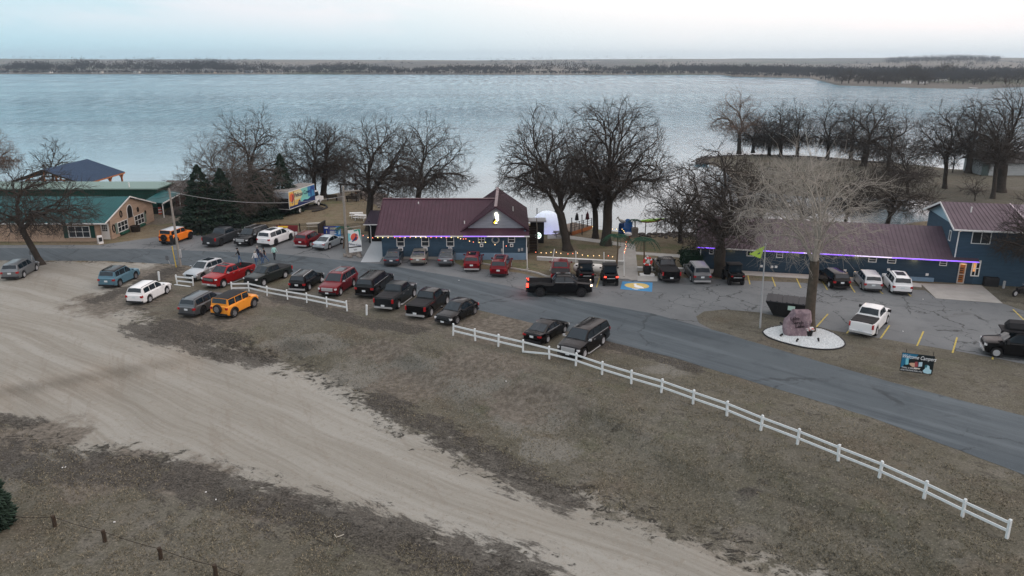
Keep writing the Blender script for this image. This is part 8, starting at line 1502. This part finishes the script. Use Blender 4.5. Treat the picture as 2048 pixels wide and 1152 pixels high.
# litter and leaf flecks
lt = MB(); rs = random.Random(12)
for x, y in ((383 * .342, 935), (125, 936), (432, 1000), (412, 985), (229, 1045), (912, 596), (1577, 598), (1706, 641), (1806, 663), (1745, 662), (1846, 530), (1012, 763), (918, 561), (1846, 599)):
    p = at(x, y); a = rs.uniform(0, 3); lt.box((p.x, p.y, p.z + .03), (.10, .06, .03), rz=a)
tag(lt.build('litter', WTRIM), 'scattered white scraps of litter on grass and asphalt', 'litter', None, 'stuff')
t = thing('fallen_stick', 'pale bent stick lying on the lower left grass', 'stick', at(675, 1074)); q = MB(); q.tube([at(669, 1070) + Vector((0, 0, .04)), at(673, 1076) + Vector((0, 0, .04)), at(688, 1071) + Vector((0, 0, .06))], .022, 5); wb(q, 'stick', mat('pale_stick', (.5, .47, .4), .9), t)
def tufts():
    """dead grass blades over the near turf"""
    r = np.random.RandomState(5); n = 150000; u = r.uniform(-.5, 1.5, n) * 1; px = r.uniform(-40, 2088, n); py = 640 + (1152 - 640 + 30) * r.uniform(0, 1, n) ** .8
    v = (py - 576) / FPX; uu = (px - 1024) / FPX; t = CAM_H / (SP + v * CP); X = uu * t; Y = (CP - v * SP) * t; P = np.stack([X, Y], 1)
    ok = sdist(P, gravel_w) < -.9
    road = poly_px([(-400, 480), (560, 490), (1000, 540), (2100, 560), (2600, 700), (2800, 1330), (2048, 955), (1740, 838), (1500, 765), (1350, 719), (1210, 684), (1080, 653), (960, 624), (700, 600), (440, 540), (-400, 521)]); ok &= sdist(P, road) < -.2
    keep = wav(X, Y, .7, 9) + wav(X, Y, 2.3, 4) > -.35; P = P[ok & keep]; n = len(P); h = r.uniform(.04, .11, n); a = r.uniform(0, 6.28, n); w = r.uniform(.012, .03, n); ln = r.uniform(-.09, .09, (n, 2))
    dz_ = drop_np(P); P = P * ((CAM_H + dz_) / CAM_H)[:, None]; V_ = np.zeros((n, 3, 3)); V_[:, 0, :2] = P - np.stack([np.cos(a), np.sin(a)], 1) * w[:, None]; V_[:, 1, :2] = P + np.stack([np.cos(a), np.sin(a)], 1) * w[:, None]; V_[:, 2, :2] = P + ln; V_[:, :, 2] = -dz_[:, None]; V_[:, 2, 2] += h
    me = bpy.data.meshes.new('grass_tufts'); me.vertices.add(n * 3); me.vertices.foreach_set('co', V_.ravel().astype('f4')); me.loops.add(n * 3); me.loops.foreach_set('vertex_index', np.arange(n * 3, dtype='i4')); me.polygons.add(n); me.polygons.foreach_set('loop_start', np.arange(n, dtype='i4') * 3); me.update(calc_edges=True)
    g = NT('dead_grass_blades', .95, .1); nz = g.noise(5, 3, .6); g.L(g.mix(g.rng(nz, .35, .65), (.085, .078, .055), (.30, .265, .19)), g.b.inputs['Base Color']); me.materials.append(g.m)
    o = bpy.data.objects.new('grass_tufts', me); COL.objects.link(o); tag(o, 'short dead grass blades over the near turf', 'grass', None, 'stuff')
tufts()
# ================================================================ people
SKIN = mat('skin', (.42, .26, .19), .6); JEAN = mat('blue_denim', (.055, .11, .22), .85); DARKT = mat('dark_trousers', (.02, .022, .028), .85); SHOE = mat('dark_shoes', (.02, .018, .016), .7)
def person(label, foot, heading, top, bottom, hair, h=1.76, stride=.0, sleeve=True, cap=None, lean=.05, arm=.2, skirt=None):
    """one continuous skinned body; local x = facing direction, y = left"""
    s = h / 1.76; root = thing('person', label, 'person', at(*foot), heading, 'people walking on the road')
    J = [(0, 0, .95), (lean * .4, 0, 1.12), (lean * .9, 0, 1.34), (lean * 1.1, 0, 1.47), (lean * 1.3 + .01, 0, 1.56)]; Rr = [.135, .125, .15, .075, .055]; E = [(0, 1), (1, 2), (2, 3), (3, 4)]
    J += [(lean * 1.4 + .02, 0, 1.64), (lean * 1.4 + .02, 0, 1.72)]; Rr += [.088, .075]; E += [(4, 5), (5, 6)]
    for sd_ in (1, -1):
        k = stride * sd_; o = len(J); J += [(0, sd_ * .09, .90), (k * .22 + .03, sd_ * .10, .50), (k * .5 - (.10 if k < 0 else 0), sd_ * .10, .09 + (.10 if k < 0 and stride > .3 else 0)), (k * .5 + .13 - (.10 if k < 0 else 0), sd_ * .11, .04 + (.03 if k < 0 and stride > .3 else 0))]; Rr += [.095, .06, .042, .035]; E += [(0, o), (o, o + 1), (o + 1, o + 2), (o + 2, o + 3)]
        a = -arm * sd_ * (1 if stride else .3); o = len(J); J += [(lean, sd_ * .19, 1.42), (lean - .02 + a * .5, sd_ * .23, 1.16), (lean + .06 + a * 1.1, sd_ * .23, .93), (lean + .09 + a * 1.3, sd_ * .23, .84)]; Rr += [.058, .043, .033, .036]; E += [(2, o), (o, o + 1), (o + 1, o + 2), (o + 2, o + 3)]
    me = bpy.data.meshes.new('body'); me.from_pydata([tuple(Vector(j) * s) for j in J], E, []); ob = bpy.data.objects.new('body', me); COL.objects.link(ob); md = ob.modifiers.new('skin', 'SKIN'); md.use_smooth_shade = True
    for v, r_ in zip(me.skin_vertices[0].data, Rr): v.radius = (r_ * s, r_ * s)
    me.skin_vertices[0].data[0].use_root = True; me.skin_vertices[0].data[2].radius = (.115 * s, .185 * s) if False else (.13 * s, .17 * s); ob.modifiers.new('sub', 'SUBSURF').levels = 1
    dg = bpy.context.evaluated_depsgraph_get(); m2 = bpy.data.meshes.new_from_object(ob.evaluated_get(dg)); ob.modifiers.clear(); ob.data = m2; m2.materials.clear()
    for m in (SKIN, top, bottom, SHOE): m2.materials.append(m)
    for p in m2.polygons:
        x, y, z = [c / s for c in p.center]; arm_ = abs(y) > .17
        if z < .08: i = 3
        elif arm_: i = 1 if (z > (.92 if sleeve else 1.2)) else 0
        elif z < .93: i = 2
        elif z < 1.50: i = 1
        else: i = 0
        p.material_index = i
    m2.shade_smooth(); ob.parent = root
    hx = (lean * 1.4 + .02) * s
    q = MB(); q.lathe([(.02, .12), (.075, .10), (.105, .04), (.108, -.03), (.09, -.07)], (hx - .012, 0, 1.67 * s), n=10); q.build('cap' if cap else 'hair', cap or hair, root, smooth=True)
    if cap: q = MB(); q.b2((hx + .05, -.07, 1.70 * s), (hx + .19, .07, 1.715 * s)); q.build('cap_brim', cap, root)
    q = MB(); q.tube([(hx + .09, 0, 1.655 * s), (hx + .12, 0, 1.63 * s)], [.012, .018], 5); q.build('nose', SKIN, root)
    for s_ in (1, -1): q = MB(); q.box((hx + .088, s_ * .032, 1.668 * s), (.012, .022, .012)); q.build('eye', DARKT, root)
BLKT = mat('black_shirt', (.013, .013, .015), .85); NVT = mat('navy_shirt', (.025, .028, .055), .85); WHTT = mat('white_top', (.66, .66, .68), .8); MINT = mat('mint_shirt', (.38, .66, .60), .8); PURP = mat('dark_vest', (.05, .05, .075), .85)
HG = mat('grey_hair', (.30, .28, .26), .9); HB = mat('dark_hair', (.03, .022, .018), .9); CAPB = mat('black_cap', (.012, .012, .014), .8)
person('person in black jacket and cap walking alone behind the red pickup bed', (480, 525.5), R(200), BLKT, JEAN, HB, stride=.28, cap=CAPB, lean=.1)
person('person in white top with dark sleeves, front left of the walking group', (512.5, 529.8), R(250), WHTT, JEAN, HG, h=1.62, stride=.22, lean=.05)
person('grey-haired person in dark navy shirt at the back of the walking group', (518, 522.5), R(215), NVT, JEAN, HG, h=1.8, stride=.3)
person('person in dark vest with lilac sleeves in the middle of the walking group', (525, 528.8), R(225), PURP, JEAN, HG, h=1.66, stride=.3, lean=.08)
person('person in black t-shirt and cap striding with bare arms', (531.5, 525), R(195), BLKT, JEAN, HB, h=1.8, stride=.55, sleeve=False, cap=CAPB, lean=.08)
person('person in mint green shirt and dark trousers, rightmost of the walkers', (549.5, 520), R(75), MINT, DARKT, HB, h=1.74, stride=.1)
# ================================================================ air
hz = MB(); hz.b2((-7000, -300, -2.5), (7000, 6800, 80)); ho = hz.build('haze', bpy.data.materials.new('haze_air')); hm = ho.data.materials[0]; hm.use_nodes = True; nt = hm.node_tree; nt.nodes.clear()
out_ = nt.nodes.new('ShaderNodeOutputMaterial'); pv = nt.nodes.new('ShaderNodeVolumePrincipled'); pv.inputs['Color'].default_value = (.72, .87, 1.0, 1); pv.inputs['Density'].default_value = 0.00012; pv.inputs['Anisotropy'].default_value = 0.45; nt.links.new(pv.outputs[0], out_.inputs['Volume']); tag(ho, kind='stuff')
